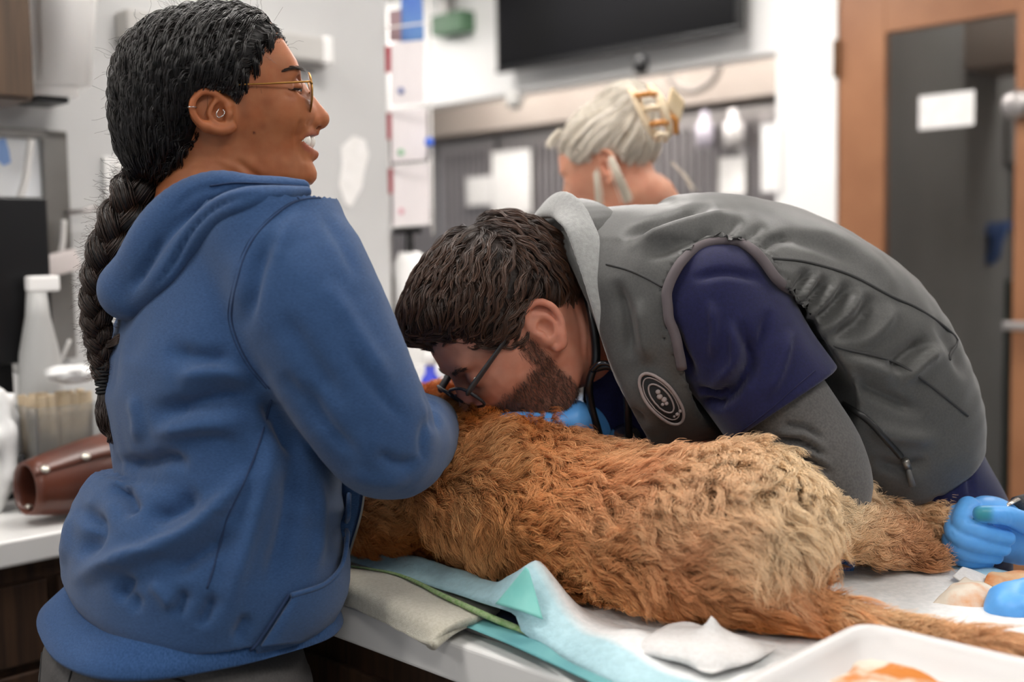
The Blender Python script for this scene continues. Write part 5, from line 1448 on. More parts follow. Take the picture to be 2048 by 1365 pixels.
# hood
hA = chain([W(612, 384, 1.30), W(560, 390, 1.27), W(490, 402, 1.255), W(430, 436, 1.275), W(380, 492, 1.295), W(332, 555, 1.31), W(268, 604, 1.34)], [.007, .011, .015, .019, .021, .021, .018], n=30)
hB = chain([W(606, 374, 1.33), W(520, 376, 1.32), W(430, 382, 1.315), W(365, 425, 1.325), W(312, 495, 1.335), W(258, 580, 1.35)], [.008, .014, .024, .032, .036, .030], n=26)
hC = chain([W(256, 580, 1.37), W(300, 470, 1.53), W(380, 392, 1.585), W(480, 372, 1.57), W(570, 372, 1.50)], [.032, .044, .040, .030, .018], n=22)
def hoodf(P): 
    v = smin(hA(P), hB(P), .008); v = smin(v, hC(P), .03)
    return v
ho, V, Q = solid('hood', hoodf, (-.60, 1.18, 1.20), (-.2, 1.70, 1.47), .0042, m_hood, hd_o,
      [([(520, 388), (440, 408), (385, 455), (340, 535), (300, 585)], 7, -7), ([(470, 368), (390, 385), (340, 430)], 8, -3), ([(330, 470), (290, 540), (262, 585)], 8, -5), ([(400, 500), (350, 570), (300, 610)], 8, -3), ([(610, 368), (540, 366), (450, 364)], 4, 2)], noise=[(22, .0018, 51)])
hot = tree_of(V, Q)
seam('hood_seam', hot, [(600, 372), (540, 368), (470, 366), (420, 372)], .0011, m_seam, ho)
# seams, pocket, zip
for off in (0, 7):
    seam('armhole_seam', hdt, [(641 - off, 396), (600 - off, 400), (564 - off, 420), (520 - off, 461), (492 - off, 505), (475 - off, 562), (464 - off, 614), (464 - off, 646), (479 - off, 692), (504 - off, 737), (540 - off, 778)], .0011 if off == 0 else .0005, m_seam, hd_o, lift=.0002)
seam('shoulder_seam', hdt, [(600, 400), (585, 385), (570, 372)], .001, m_seam, hd_o, lift=.0002)
seam('side_seam', hdt, [(542, 800), (528, 855), (513, 905), (486, 970), (455, 1034), (440, 1090), (428, 1135), (414, 1178)], .0013, m_seam, hd_o, lift=.0)
pkt = [(683, 990), (682, 1040), (679, 1090), (668, 1135), (640, 1165), (605, 1180), (575, 1189)]
def sheet_on(name, tree, outline, mt, parent, lift, th, res=14):
    """patch of cloth laid on a surface between two photo curves"""
    A, B = [catmull(np.array(q, float), res) for q in outline]
    G = np.array([[hit(tree, *(A[i] * (1 - t) + B[i] * t), lift)[0] for t in np.linspace(0, 1, res)] for i in range(res)])
    G = .5 * G + .5 * np.stack([np.stack([G[max(i - 1, 0):i + 2, max(j - 1, 0):j + 2].reshape(-1, 3).mean(0) for j in range(res)]) for i in range(res)])
    V = G.reshape(-1, 3); F = np.array([(i * res + j, i * res + j + 1, (i + 1) * res + j + 1, (i + 1) * res + j) for i in range(res - 1) for j in range(res - 1)])
    o = mesh_obj(name, V, F, mt, parent); s = o.modifiers.new('thickness', 'SOLIDIFY'); s.thickness = th; s.offset = 0; return o
pk = sheet_on('pocket', hdt, ([(683, 992), (680, 1085), (655, 1155), (577, 1189)], [(700, 1000), (694, 1140), (670, 1260), (505, 1290)]), m_hood, hd_o, .008, .004)
seam('pocket_edge', hdt, pkt, .003, m_hood, pk, lift=.009)
seam('pocket_stitch', hdt, [(575, 1189), (545, 1235), (515, 1280), (500, 1298)], .002, m_seam, pk, lift=.004)
m_zip = mat('dark metal zip', '8d8a84', .35, metal=.8)
zp = [(727, 955), (726, 985), (723, 1010), (718, 1035), (711, 1060), (704, 1082), (696, 1110)]
q = catmull(np.array([[*W(x, y, 1.375)] for x, y in zp]), 62)
tube('placket', [p + np.array([-.016, .012, 0]) for p in q[::3]], .017, m_hood, hd_o, n=14)
tooth0 = None
zipo = tube('zip_tape', q[::3] + np.array([.0, .0, 0]), .0016, m_seam, hd_o, n=6)
for p in q:
    if tooth0 is None:
        bm = bmesh.new(); bmesh.ops.create_cube(bm, size=.0022); tooth0 = bm_obj('zip_tooth', bm, m_zip, zipo); o = tooth0
    else:
        o = link('zip_tooth', tooth0.data, zipo)
    o.location = Vector(p + np.array([.0018, -.001, 0]))
# trousers
m_trs = mat('charcoal trousers', '4c4a4a', .85, '555352', nscale=300, bump=.25, bscale=700)
pel = W(372, 1290, 1.40)
Lr_ = np.array([math.sin(PHI), -math.cos(PHI), 0])
legs = []
for s_ in (1, -1):
    hpj = up3(pel + Lr_ * .09 * s_, .74); legs.append(chain([up3(pel + Lr_ * .085 * s_, .84), up3(pel + Lr_ * .10 * s_, .5), up3(pel + Lr_ * .10 * s_ - BF * .02, .10)], [.105, .075, .06]))
pelv = loft([up3(pel, .90), up3(pel - BF * .01, .85), up3(pel - BF * .02, .76)], [.14, .162, .15], [.185, .20, .19], BF, n=8, cap=(.02, .05))
to, V, Q = solid('trousers', union(.04, pelv, *legs), (-.75, 1.05, .03), (-.05, 1.75, 1.0), .007, m_trs, pw,
      [([(130, 1260), (180, 1290), (250, 1320), (340, 1350)], 6, -3), ([(100, 1270), (85, 1310), (80, 1365)], 4, -2), ([(150, 1290), (120, 1330), (105, 1365)], 9, 4)])
ttr = tree_of(V, Q)
m_tseam = mat('dark trouser seam', '2b2a2b', .9)
seam('side_seam', ttr, [(100, 1262), (86, 1300), (80, 1365)], .0012, m_tseam, to)
seam('waist_seam', ttr, [(128, 1262), (200, 1300), (280, 1335), (370, 1366)], .0016, m_tseam, to)
seam('pocket_seam', ttr, [(160, 1290), (150, 1320), (138, 1365)], .0012, m_tseam, to)
# the rest of the body under the clothes, hands on the dog
Jw = dict(pelvis=up3(pel, .9), chest=W(440, 560, 1.43), neck=W(430, 430, 1.43), fwd=BF, sho_r=W(560, 490, 1.32), elb_r=W(775, 885, 1.30), wri_r=W(866, 858, 1.60), sho_l=W(340, 520, 1.58), elb_l=W(627, 800, 1.74), wri_l=W(846, 858, 1.78))
for q_, s_ in (('r', 1), ('l', -1)):
    Jw['hip_' + q_] = up3(pel + Lr_ * .085 * s_, .84); Jw['kne_' + q_] = up3(pel + Lr_ * .10 * s_, .5); Jw['ank_' + q_] = up3(pel + Lr_ * .10 * s_, .085)
bw_ = body_sdf(Jw, .9)
hands = union(.01, bw_, hand_sdf(Jw['wri_r'], (.75, .5, -.3), (0, .2, -1), 1.0, .35, thumb_side=-1), hand_sdf(Jw['wri_l'], (.9, -.1, -.3), (0, -.2, -1), 1.0, .35, thumb_side=1))
merge_into(pw, hands, (-.75, 1.05, 0), (.15, 2.05, 1.33), .008, 'b06f49')
# ------------------------------------------------------------------ a plain head, shaped by its frame
def plain_head(Hd, sc, prof=None, cheek_w=1.0, near=1, ear=True):
    """generic head implicit: skull, face, jaw, nose, lips, ears (local millimetres: forward, left, up)"""
    A = lambda f, l, u: Hd.O + (Hd.F * f + Hd.L * l + Hd.U * u) * .001 * sc
    r3 = lambda *r: np.array(r) * .001 * sc
    fs = dict(skull=ell(A(-8, 0, 42), r3(96, 76, 80), Hd.R), face=ell(A(38, 0, -5), r3(64, 62, 100), Hd.R))
    jw = [chain([A(5, s * 54, -45), A(14, s * 52, -66), A(55, s * 38, -88), A(88, 0, -88)], np.array([16, 17, 18, 20]) * .001 * sc) for s in (1, -1)]
    ck = [ell(A(70, s * 36, -8), r3(26, 24, 24), Hd.R) for s in (1, -1)]
    bw = [ell(A(84, s * 24, 36), r3(14, 26, 9), Hd.R) for s in (1, -1)]
    ey = [ell(A(94, s * 33, 17), r3(15, 15, 11), Hd.R) for s in (1, -1)]
    ld = [ell(A(79, s * 32, 16), r3(13.5, 13.5, 13.5)) for s in (1, -1)]
    ns = chain([A(92, 0, 24), A(101, 0, 6), A(109, 0, -9)], np.array([7, 9, 12.5]) * .001 * sc)
    al = [ell(A(100, s * 13, -17), r3(11, 8, 8.5), Hd.R) for s in (1, -1)]
    lp = [chain([A(86, s * 25, -48), A(97, s * 13, -45), A(101, 0, -44)], np.array([3, 5, 5]) * .001 * sc) for s in (1, -1)] + [chain([A(86, s * 25, -51), A(96, s * 13, -56), A(100, 0, -57)], np.array([3, 5.5, 6]) * .001 * sc) for s in (1, -1)]
    pf = poly2(np.array([(20, 140), (66, 118), (84, 95), (93, 70), (97, 48), (98, 38), (93, 24), (103, 8), (113, -5), (120, -13), (115, -23), (103, -28), (102, -36), (107, -44), (102, -50), (106, -57), (99, -66), (104, -80), (99, -97), (80, -106), (30, -100), (20, -200), (-200, -200), (-200, 140)]) * .001 * sc, Hd.F, Hd.U, Hd.O)
    ears = []
    for s in ((1, -1) if ear else ()):
        B = lambda f, u, dl=0, s=s: A(f, s * (70 + dl), u)
        hx = chain([B(4, 8, 0), B(-1, 24, 4), B(-12, 31, 9), B(-25, 26, 13), B(-31, 10, 14), B(-27, -8, 12), B(-17, -20, 8)], np.array([4, 4.2, 4.3, 4.4, 4.4, 4.2, 5]) * .001 * sc)
        lo = chain([B(-17, -20, 8), B(-9, -29, 5), B(-1, -28, 3)], np.array([5.5, 6.5, 5.5]) * .001 * sc)
        plt = loft([B(-8, 22, 3), B(-15, 4, 5), B(-9, -20, 3)], r3(13, 17, 11), r3(4, 5, 5), Hd.F, n=8, cap=(.004, .004))
        an = chain([B(-10, 20, 6), B(-19, 8, 9), B(-18, -6, 9), B(-9, -14, 7)], np.array([2.6, 3.4, 3.4, 3]) * .001 * sc)
        tr = chain([B(3, 4, 1), B(1, -3, 5), B(1, -10, 3)], np.array([4, 4.4, 4]) * .001 * sc)
        co = ell(B(-7, -1, 8), r3(9, 7, 11), Hd.R); eb = ell(B(-3, 0, -4), r3(13, 10, 22), Hd.R)
        ears.append((hx, lo, plt, an, tr, co, eb))
    def F(P):
        v = smin(fs['skull'](P), fs['face'](P), .03)
        for g in jw: v = smin(v, g(P), .03)
        for g in ck: v = smin(v, g(P), .018)
        for g in bw: v = smin(v, g(P), .012)
        v = smax(v, plan_taper(Hd, P, sc), .012); v = smax(v, pf(P), .012)
        for g in ey: v = smax(v, -g(P), .010)
        for g in ld: v = smin(v, g(P), .004)
        v = smin(v, ns(P), .010)
        for g in al: v = smin(v, g(P), .006)
        for g in lp: v = smin(v, g(P), .006)
        for hx, lo, plt, an, tr, co, eb in ears:
            e = smin(smin(plt(P), hx(P), .003), lo(P), .004); e = smin(e, an(P), .003); e = smin(e, eb(P), .008); e = smax(e, -co(P), .004); e = smin(e, tr(P), .003)
            v = smin(v, e, .005)
        return v
    F.at = A
    return F

# ------------------------------------------------------------------ the man bending over the dog
MD = Head(1000, 600, 1.5, (-.625, -.272, -.732), (-.712, -.187, .677)); MD.O = np.array([.0095, 1.52, 1.2556])
MS = 1.086
mh = plain_head(MD, MS); M = mh.at
neck_m = chain([M(-25, 0, -20), M(-50, 0, -75), W(1215, 640, 1.57), W(1270, 640, 1.58)], [.062, .060, .064, .075])
def man_head(P): return smin(mh(P), neck_m(P), .03)
V, Q = nets(man_head, MD.O - np.array([.20, .19, .20]), MD.O + np.array([.22, .19, .20]), .0026, pad=1.6, newton=2)
V = relax(V, Q, 1, .5)
V = sculpt(V, Q, [([(1140, 590), (1160, 650), (1165, 720)], 4, -1.5), ([(1165, 600), (1178, 660), (1178, 730)], 4, -1.5), ([(1153, 590), (1170, 655), (1172, 725)], 3, 1.2), ([(880, 735), (900, 742), (925, 732)], 5, -1.0)])
m_skin2 = mat('fair skin', 'ffffff', .5, 'f5e6df', nscale=40, attr='tint', sss=.2, bump=.12, bscale=600, bdist=.0005, spec=.4)
pm = mesh_obj('person', V, Q, m_skin2)
tag(pm, 'bearded man with dark hair and grey vest bending over the dog', 'person')
loc = (V - MD.O) @ MD.R / (.001 * MS)
cols = np.tile(np.array(lin('c98d76')), (len(V), 1)) * (1 + .08 * vnoise(V, 40, 5) + .05 * vnoise(V, 110, 6))[:, None]
bd_w = np.clip((-22 - loc[:, 2] + .25 * (loc[:, 0] - 30)) / 10, 0, 1) * np.clip((loc[:, 0] - 2 + .12 * loc[:, 2]) / 9, 0, 1) * np.clip((loc[:, 2] + 112) / 12, 0, 1)
side = np.clip((loc[:, 0] - 8) / 6, 0, 1) * np.clip((34 - loc[:, 0]) / 8, 0, 1) * np.clip((10 - loc[:, 2]) / 10, 0, 1)
bd_w = np.maximum(bd_w * np.clip((-20 - loc[:, 2]) / 12, 0, 1), side * np.clip((loc[:, 2] + 110) / 12, 0, 1))
lips = np.clip(1 - np.abs(loc[:, 2] + 50) / 8, 0, 1) * np.clip((loc[:, 0] - 92) / 5, 0, 1)
cols = cols * (1 - .62 * bd_w[:, None]) + np.array(lin('4a3026')) * .62 * bd_w[:, None]
cols = cols * (1 - .5 * lips[:, None]) + np.array(lin('a8605a')) * .5 * lips[:, None]
earw = np.clip((np.abs(loc[:, 1]) - 74) / 8, 0, 1) * (np.abs(loc[:, 0] + 12) < 30); cols = cols * (1 - .35 * earw[:, None]) + np.array(lin('d98f7a')) * .35 * earw[:, None]
set_color_attr(pm, 'tint', cols)
MV, MQ = V, Q
mtree = tree_of(V, Q)
for s in (1, -1):
    p = M(79, s * 32, 16)
    bm = bmesh.new(); bmesh.ops.create_uvsphere(bm, u_segments=20, v_segments=14, radius=.0125 * MS, matrix=Matrix.Translation(p)); ey = bm_obj('eye', bm, m_eye, pm, True)
# beard hair
fcm = MV[MQ].mean(1); fnm = unit(np.cross(MV[MQ[:, 2]] - MV[MQ[:, 0]], MV[MQ[:, 3]] - MV[MQ[:, 1]]))
wb_ = bd_w[MQ].mean(1)
sp, ii = sample_surface(MV, MQ, 9000, wb_ + 1e-6)
nn = fnm[ii]; dd = unit(-MD.U * .75 + MD.F * .25 + rng.normal(0, .25, sp.shape)); dd = unit(dd - .75 * (dd * nn).sum(1)[:, None] * nn + nn * .25)
Lb = (.004 + .004 * rng.random(len(sp)))[:, None, None]; tt = np.linspace(0, 1, 4)[None, :, None]
m_beard = hair_mat('brown beard hair', '2c1d16', '5a3f30', .45)
strands('beard', sp[:, None] + dd[:, None] * Lb * tt + nn[:, None] * (.0012 * np.sin(tt * 2.6)), np.array([.00016, .00015, .00012, .00004]), m_beard, pm)
# brow
q = []
for s in (1, -1):
    for i in range(170):
        a = rng.random(); p = M(97 - 10 * a * a, s * (14 + 34 * a), 33 + 6 * math.sin(a * 2.6) + rng.normal(0, 1.6)); h_ = mtree.find_nearest(Vector(p)); p = np.array(h_[0]) + np.array(h_[1]) * .0004
        dv = unit(MD.L * s * .9 - MD.F * .3 + MD.U * (.4 - .5 * a)); q.append([p, p + dv * .004 + np.array(h_[1]) * .0012, p + dv * .008 + np.array(h_[1]) * .0008])
strands('eyebrow', q, np.array([.00022, .0002, .00006]), m_beard, pm)
# hair cap and hair
capm = ell(M(-14, 0, 54), np.array([104, 84, 87]) * .001 * MS, MD.R)
crest = ell(M(38, 0, 92), np.array([58, 60, 36]) * .001 * MS, MD.R)
hl_m = poly2(np.array([(100, 150), (99, 112), (88, 104), (74, 98), (62, 84), (55, 64), (50, 44), (40, 30), (30, 12), (24, -8), (14, -10), (10, 14), (0, 32), (-16, 36), (-32, 24), (-38, 0), (-40, -20), (-60, -48), (-160, -60), (-200, 200), (94, 200)]) * .001 * MS, MD.F, MD.U, MD.O)
mO, mL, mF, mU = (x.astype(np.float32) for x in (MD.O, MD.L, MD.F, MD.U))
def hairm(P):
    v = smin(capm(P), crest(P), .035)
    l_ = np.abs((P - mO) @ mL) / (.07 * MS)
    sh_ = (.022 * np.clip(1 - l_, 0, 1))[:, None] * mF
    return smax(v, hl_m(P - sh_), .022)
m_hcapm = mat('dark brown hair base', '1c130e', .6, '2b1d15', nscale=70, bump=.6, bscale=150, bdist=.003)
hm, CV, CF = solid('hair', hairm, MD.O - np.array([.22, .2, .2]), MD.O + np.array([.2, .2, .22]), .005, m_hcapm, pm)
crown = M(-70, 0, 100)
def mdir(P):
    q_ = (P - MD.O) @ MD.R; l_ = q_[:, 1] / .08
    d_ = MD.F * 1.0 + MD.L[None] * (l_ * .35)[:, None] - MD.U[None] * (.5 * np.clip(np.abs(l_) - .35, 0, 1))[:, None]
    b_ = np.clip((-.03 - q_[:, 0]) / .04, 0, 1)[:, None]
    return d_ * (1 - b_) + (-MD.U * 1.0 + MD.F * .15) * b_
sp, _ = sample_surface(CV, CF, 1500)
G = flow_strands(hairm, sp, mdir, .0052, 11, .010, (.0022, .034), 61, .16)
g_ = unit(grad(hairm, G[:, 0].astype(np.float32)))
G = G + g_[:, None, :] * (.006 * np.linspace(0, 1, 11) ** 1.5 * rng.random((len(G), 1)))[..., None]
gi = np.stack([hl_m((G[:, k_] - (.022 * np.clip(1 - np.abs((G[:, k_] - MD.O) @ MD.L) / (.07 * MS), 0, 1))[:, None] * MD.F).astype(np.float32)) for k_ in range(G.shape[1])], 1)
lim = .004 + .014 * rng.random(len(G)) ** 2 + .016 * np.clip(1 - np.abs((G[:, 0] - MD.O) @ MD.L) / .04, 0, 1)
for k_ in range(1, G.shape[1]):
    bad = gi[:, k_] > lim; G[bad, k_] = G[bad, k_ - 1] + (G[bad, k_ - 1] - G[bad, max(k_ - 2, 0)]) * .12
S = bundle(G, 9, .0017, .55)
colm = np.array(lin('ffffff')) * (.7 + .6 * rng.random(len(S)))[:, None]
m_hairm = hair_mat('dark brown short hair', '2a1c14', '54392a', .36, tint=True, spec=.5)
strands('locks', S, np.array([.0003] + [.00042] * 8 + [.0003, .0001]), m_hairm, hm, colm)
# glasses
m_gun = mat('matte grey metal', '3c3c3e', .45, metal=.4); m_rim = mat('dark grey rim', '26262b', .4)
m_lens2 = mat('coated lens', 'e9e6ff', .02, trans=1.0, ior=1.08, spec=.8)
gm = thing('glasses', 'rectangular dark glasses sliding down the bent man\'s nose', 'glasses')
gf, gu = 110, 9
def sq_ring(c, a, b, ax1, ax2, n=40, p=3.2):
    o = []
    for t in np.linspace(0, 2 * math.pi, n + 1)[:-1]:
        ct, st = math.cos(t), math.sin(t); o.append(c + ax1 * a * np.sign(ct) * abs(ct) ** (2 / p) + ax2 * b * np.sign(st) * abs(st) ** (2 / p))
    return o
ax2 = unit(MD.U + MD.F * .12)
for s in (1, -1):
    c = M(gf - 2, s * 33, gu); ax1 = unit(MD.L - MD.F * .14 * s)
    ring = sq_ring(c, .0265 * MS, .019 * MS, ax1, ax2)
    rm = tube('rim', ring, .0021, m_rim, gm, n=8, closed=True)
    n_ = np.cross(ax1, ax2) * .0007
    mesh_obj('lens', np.array([c + n_] + [p + n_ for p in ring] + [c - n_] + [p - n_ for p in ring]), np.array([(0, 1 + i, 1 + (i + 1) % 40) for i in range(40)] + [(41, 42 + (i + 1) % 40, 42 + i) for i in range(40)]), m_lens2, rm)
    e0, e1 = M(gf - 6, s * 61, gu + 10), M(-8, s * 78, 30)
    tm = tube('temple', [c + ax1 * .026 * MS * s + ax2 * .008, e0, e0 * .75 + e1 * .25, e0 * .4 + e1 * .6, e1, M(-24, s * 79, 36)], [.003, .0062, .0058, .0050, .0056, .005], m_gun, gm, n=10, res=40, flat=.45, up=MD.L)
    lathe('hinge_logo', M(gf - 20, s * 65.4, gu + 14), [(0, 0), (.0026, 0), (.0026, .0006), (.0016, .0008), (.0016, .0003), (0, .0003)], m_silver, tm, 14, MD.L * s)
tube('bridge', [M(gf, 8, gu + 6), M(gf + 4, 0, gu + 9), M(gf, -8, gu + 6)], .0018, m_rim, gm, n=8, res=10)

# ---- clothes
vrows = [(1120, 575, .115, .12, 1.59), (1200, 600, .138, .155, 1.59), (1290, 627, .160, .185, 1.59), (1400, 637, .176, .205, 1.60), (1530, 666, .178, .205, 1.61), (1650, 734, .170, .20, 1.62), (1735, 822, .145, .19, 1.63), (1775, 905, .122, .18, 1.64)]
Cv = np.array([W(x, y, d) for x, y, a, b, d in vrows])
Tv = unit(np.gradient(Cv, axis=0)); upv = np.cross(np.array([0, 1.0, 0])[None], Tv) * -1
upv = np.where(upv[:, 2:3] < 0, -upv, upv)
vest = loft(Cv, [r[2] for r in vrows], [r[3] for r in vrows], upv, n=32, cap=(.03, .02), power=2.2)
chestb = ell(W(1290, 770, 1.56), (.075, .15, .075))
shl = chain([W(1250, 570, 1.52), W(1340, 590, 1.485), W(1425, 612, 1.457)], [.075, .092, .0935])
slv_path = [(1425, 612, 1.455, .090), (1480, 690, 1.44, .0865), (1530, 762, 1.43, .083), (1575, 824, 1.425, .0815)]
slv = chain([W(x, y, d) for x, y, d, r in slv_path], [r for *_, r in slv_path], n=10)
sax = unit(W(1575, 824, 1.425) - W(1425, 612, 1.455))
ac_ = W(1446, 524, 1.437); an_ = unit(np.array([0, -.8, 0]) + .7 * sax)
anf, acf = an_.astype(np.float32), ac_.astype(np.float32)
nk_a, nk_b = W(1088, 405, 1.5), W(1262, 800, 1.5)
nkn = unit(np.cross(nk_b - nk_a, np.array([.12, 1, 0]))); nkn = nkn if nkn[0] < 0 else -nkn
nkf, nkc = nkn.astype(np.float32), nk_a.astype(np.float32)
def vest_full(P):
    v = smin(vest(P), chestb(P), .06); return smin(v, shl(P), .05)
def vestf(P):
    v = vest_full(P)
    pl = (P - acf) @ anf
    cut = np.maximum(slv(P) - .007, -pl)
    v = smax(v, -cut, .002)
    return smax(v, (P - nkc) @ nkf, .006)
m_vest = mat('grey softshell', '464645', .5, '4e4e4c', nscale=400, bump=.15, bscale=900, sheen=.15, spec=.35)
m_pipe = mat('mauve grey piping', '5d5558', .8); m_navy = mat('navy scrubs', '111339', .75, '161843', nscale=300, bump=.2, bscale=800, sheen=.2, spec=.25)
vf = [([(1621, 537), (1604, 566), (1581, 600)], 9, -10), ([(1657, 552), (1630, 590), (1594, 633)], 10, -11), ([(1702, 566), (1670, 610), (1620, 655)], 11, -11), ([(1640, 545), (1615, 580), (1590, 615)], 9, 6), ([(1680, 560), (1650, 600), (1606, 645)], 9, 7), ([(1745, 590), (1720, 640), (1660, 682)], 12, -9), ([(1725, 580), (1696, 625), (1640, 670)], 9, 7),
      ([(1790, 610), (1760, 660), (1700, 700)], 14, 6), ([(1778, 745), (1815, 710), (1858, 680)], 12, -10), ([(1800, 770), (1850, 720), (1890, 700)], 14, 8), ([(1242, 480), (1290, 455), (1340, 438), (1430, 408)], 10, -8), ([(1250, 500), (1330, 465), (1420, 440), (1500, 430)], 12, 7), ([(1290, 520), (1380, 478), (1460, 462)], 12, -6),
      ([(1480, 500), (1500, 470), (1530, 450)], 9, -5), ([(1440, 500), (1450, 470), (1480, 440)], 9, -5), ([(1400, 510), (1405, 480), (1425, 455)], 9, -5), ([(1520, 505), (1550, 480), (1590, 470)], 9, -5), ([(1230, 560), (1250, 640), (1262, 720)], 12, -8), ([(1280, 600), (1290, 680), (1300, 730)], 12, 6),
      ([(1700, 760), (1760, 790), (1850, 830)], 14, -9), ([(1690, 720), (1740, 735), (1800, 760)], 12, 6), ([(1720, 840), (1790, 870), (1880, 880)], 16, 7), ([(1560, 470), (1640, 490), (1720, 530)], 14, -4), ([(1600, 440), (1700, 490), (1800, 570)], 16, 4), ([(1870, 640), (1910, 700), (1930, 760)], 12, -5), ([(1750, 920), (1800, 940), (1860, 920)], 12, -6), ([(1210, 850), (1260, 830), (1300, 860)], 12, -6)]
vo, V, Q = solid('vest', vestf, (.05, 1.30, 1.0), (.80, 1.92, 1.50), .0052, m_vest, pm, rl=2, strokes= [(f_[0], f_[1], f_[2] * 1.5) for f_ in vf], noise=[(13, .0025, 71), (30, .0014, 72)])
vt = tree_of(V, Q)
m_vseam = mat('dark vest seam', '3a3a3a', .8)
seam('yoke_seam', vt, [(1213, 529), (1255, 540), (1290, 555), (1325, 574)], .0016, m_vseam, vo)
seam('back_seam', vt, [(1545, 518), (1590, 521), (1636, 530), (1707, 553), (1783, 594), (1839, 619), (1905, 668), (1938, 712)], .002, m_vseam, vo)
seam('side_seam', vt, [(1606, 664), (1677, 695), (1758, 714), (1818, 740), (1884, 790), (1935, 832)], .002, m_vseam, vo)
m_zipd = mat('black zip', '222222', .4)
pz = seam('pocket_zip', vt, [(1687, 808), (1732, 838), (1780, 888), (1802, 914)], .0042, m_zipd, vo, lift=.001, n=8)
a = hit(vt, 1808, 918, .004)[0]
tube('zip_slider', [a, hit(vt, 1814, 935, .006)[0]], .005, m_zip, pz, n=8)
tube('zip_pull', [hit(vt, 1812, 930, .008)[0], hit(vt, 1817, 948, .008)[0], hit(vt, 1823, 966, .008)[0]], [.0022, .0036, .0044], mat('rubber pull', '5e5e5c', .5), pz, n=10)
# round badge on the chest
m_badge = mat('black badge', '121213', .7); m_bthread = mat('badge thread', '8b7f7c', .8)
c0_, a1, a2 = np.array([1322, 795]), np.array([36, 46]), np.array([22, -16]) * .98
def badge(k): return [tuple(c0_ + a1 * k * math.cos(t) + a2 * k * math.sin(t)) for t in np.linspace(0, 2 * math.pi, 33)[:-1]]
Vb = [hit(vt, *c0_, .003)[0]]; Fb = []
for k in (.35, .7, 1.0): Vb += [hit(vt, x, y, .0028)[0] for x, y in badge(k)]
for i in range(32): Fb.append((0, 1 + i, 1 + (i + 1) % 32))
for r_ in range(2):
    for i in range(32): Fb.append((1 + r_ * 32 + i, 1 + (r_ + 1) * 32 + i, 1 + (r_ + 1) * 32 + (i + 1) % 32, 1 + r_ * 32 + (i + 1) % 32))
bo = mesh_obj('badge', Vb, Fb, m_badge, vo); s_ = bo.modifiers.new('thickness', 'SOLIDIFY'); s_.thickness = .002; s_.offset = 1
for k, rr in ((1.0, .0022), (.82, .0009), (.56, .0012)):
    tube('badge_ring', [hit(vt, x, y, .005)[0] for x, y in badge(k)], rr, m_bthread, bo, n=6, closed=True)
for (dx, dy), rr in (((-6, -12), .0035), ((-3, -3), .004), ((5, 3), .004), ((9, 10), .003), ((2, 12), .0025), ((30, 30), .003), ((36, 24), .003), ((24, 34), .002)):
    p, n_ = hit(vt, *(c0_ + np.array([dx, dy])), .005); lathe('badge_mark', p, [(0, 0), (rr, 0), (rr * .7, .001), (0, .0012)], m_bthread, bo, 8, n_)
# fleece lined collar
m_fleece = mat('light grey fleece', '9c9d9b', .95, '8f908e', nscale=200, bump=.7, bscale=700, sheen=.5)
cp = [(1072, 445, 1.62, .016), (1092, 415, 1.575, .019), (1125, 412, 1.52, .020), (1158, 452, 1.475, .021), (1184, 520, 1.452, .020), (1207, 598, 1.44, .0185), (1230, 680, 1.445, .017), (1248, 745, 1.455, .014), (1262, 790, 1.46, .009)]
Cc = np.array([W(x, y, d) for x, y, d, r in cp]); 
upc = unit(np.stack([np.array([1, .25, .0]) if i > 2 else np.array([.6, -.2, .7]) for i in range(len(cp))]))
colr = loft(Cc, [r for *_, r in cp], [.0062] * len(cp), upc, n=36, cap=(.004, .004), power=2.5)
co, V, Q = solid('collar_lining', colr, Cc.min(0) - .05, Cc.max(0) + .05, .0035, m_fleece, vo)
oc = [(1098, 428, 1.63, .02), (1140, 408, 1.57, .028), (1190, 440, 1.50, .034), (1222, 520, 1.475, .034), (1246, 610, 1.465, .028), (1262, 690, 1.465, .022), (1274, 770, 1.468, .012)]
Co = np.array([W(x, y, d) for x, y, d, r in oc])
colo = loft(Co, [r for *_, r in oc], [.007] * len(oc), unit(np.array([1, .35, .1])), n=30, cap=(.004, .004), power=2.5)
solid('collar', colo, Co.min(0) - .06, Co.max(0) + .06, .004, m_vest, vo)
fc_ = [(1100, 440, 1.66, .03), (1130, 520, 1.70, .03), (1165, 620, 1.71, .028), (1195, 720, 1.70, .024)]
Cf = np.array([W(x, y, d) for x, y, d, r in fc_])
solid('collar_far_side', loft(Cf, [r for *_, r in fc_], [.008] * 4, unit(np.array([1, .3, .3])), n=16, cap=(.005, .005)), Cf.min(0) - .06, Cf.max(0) + .06, .005, mat('dark grey lining', '4a4a4a', .9), vo)
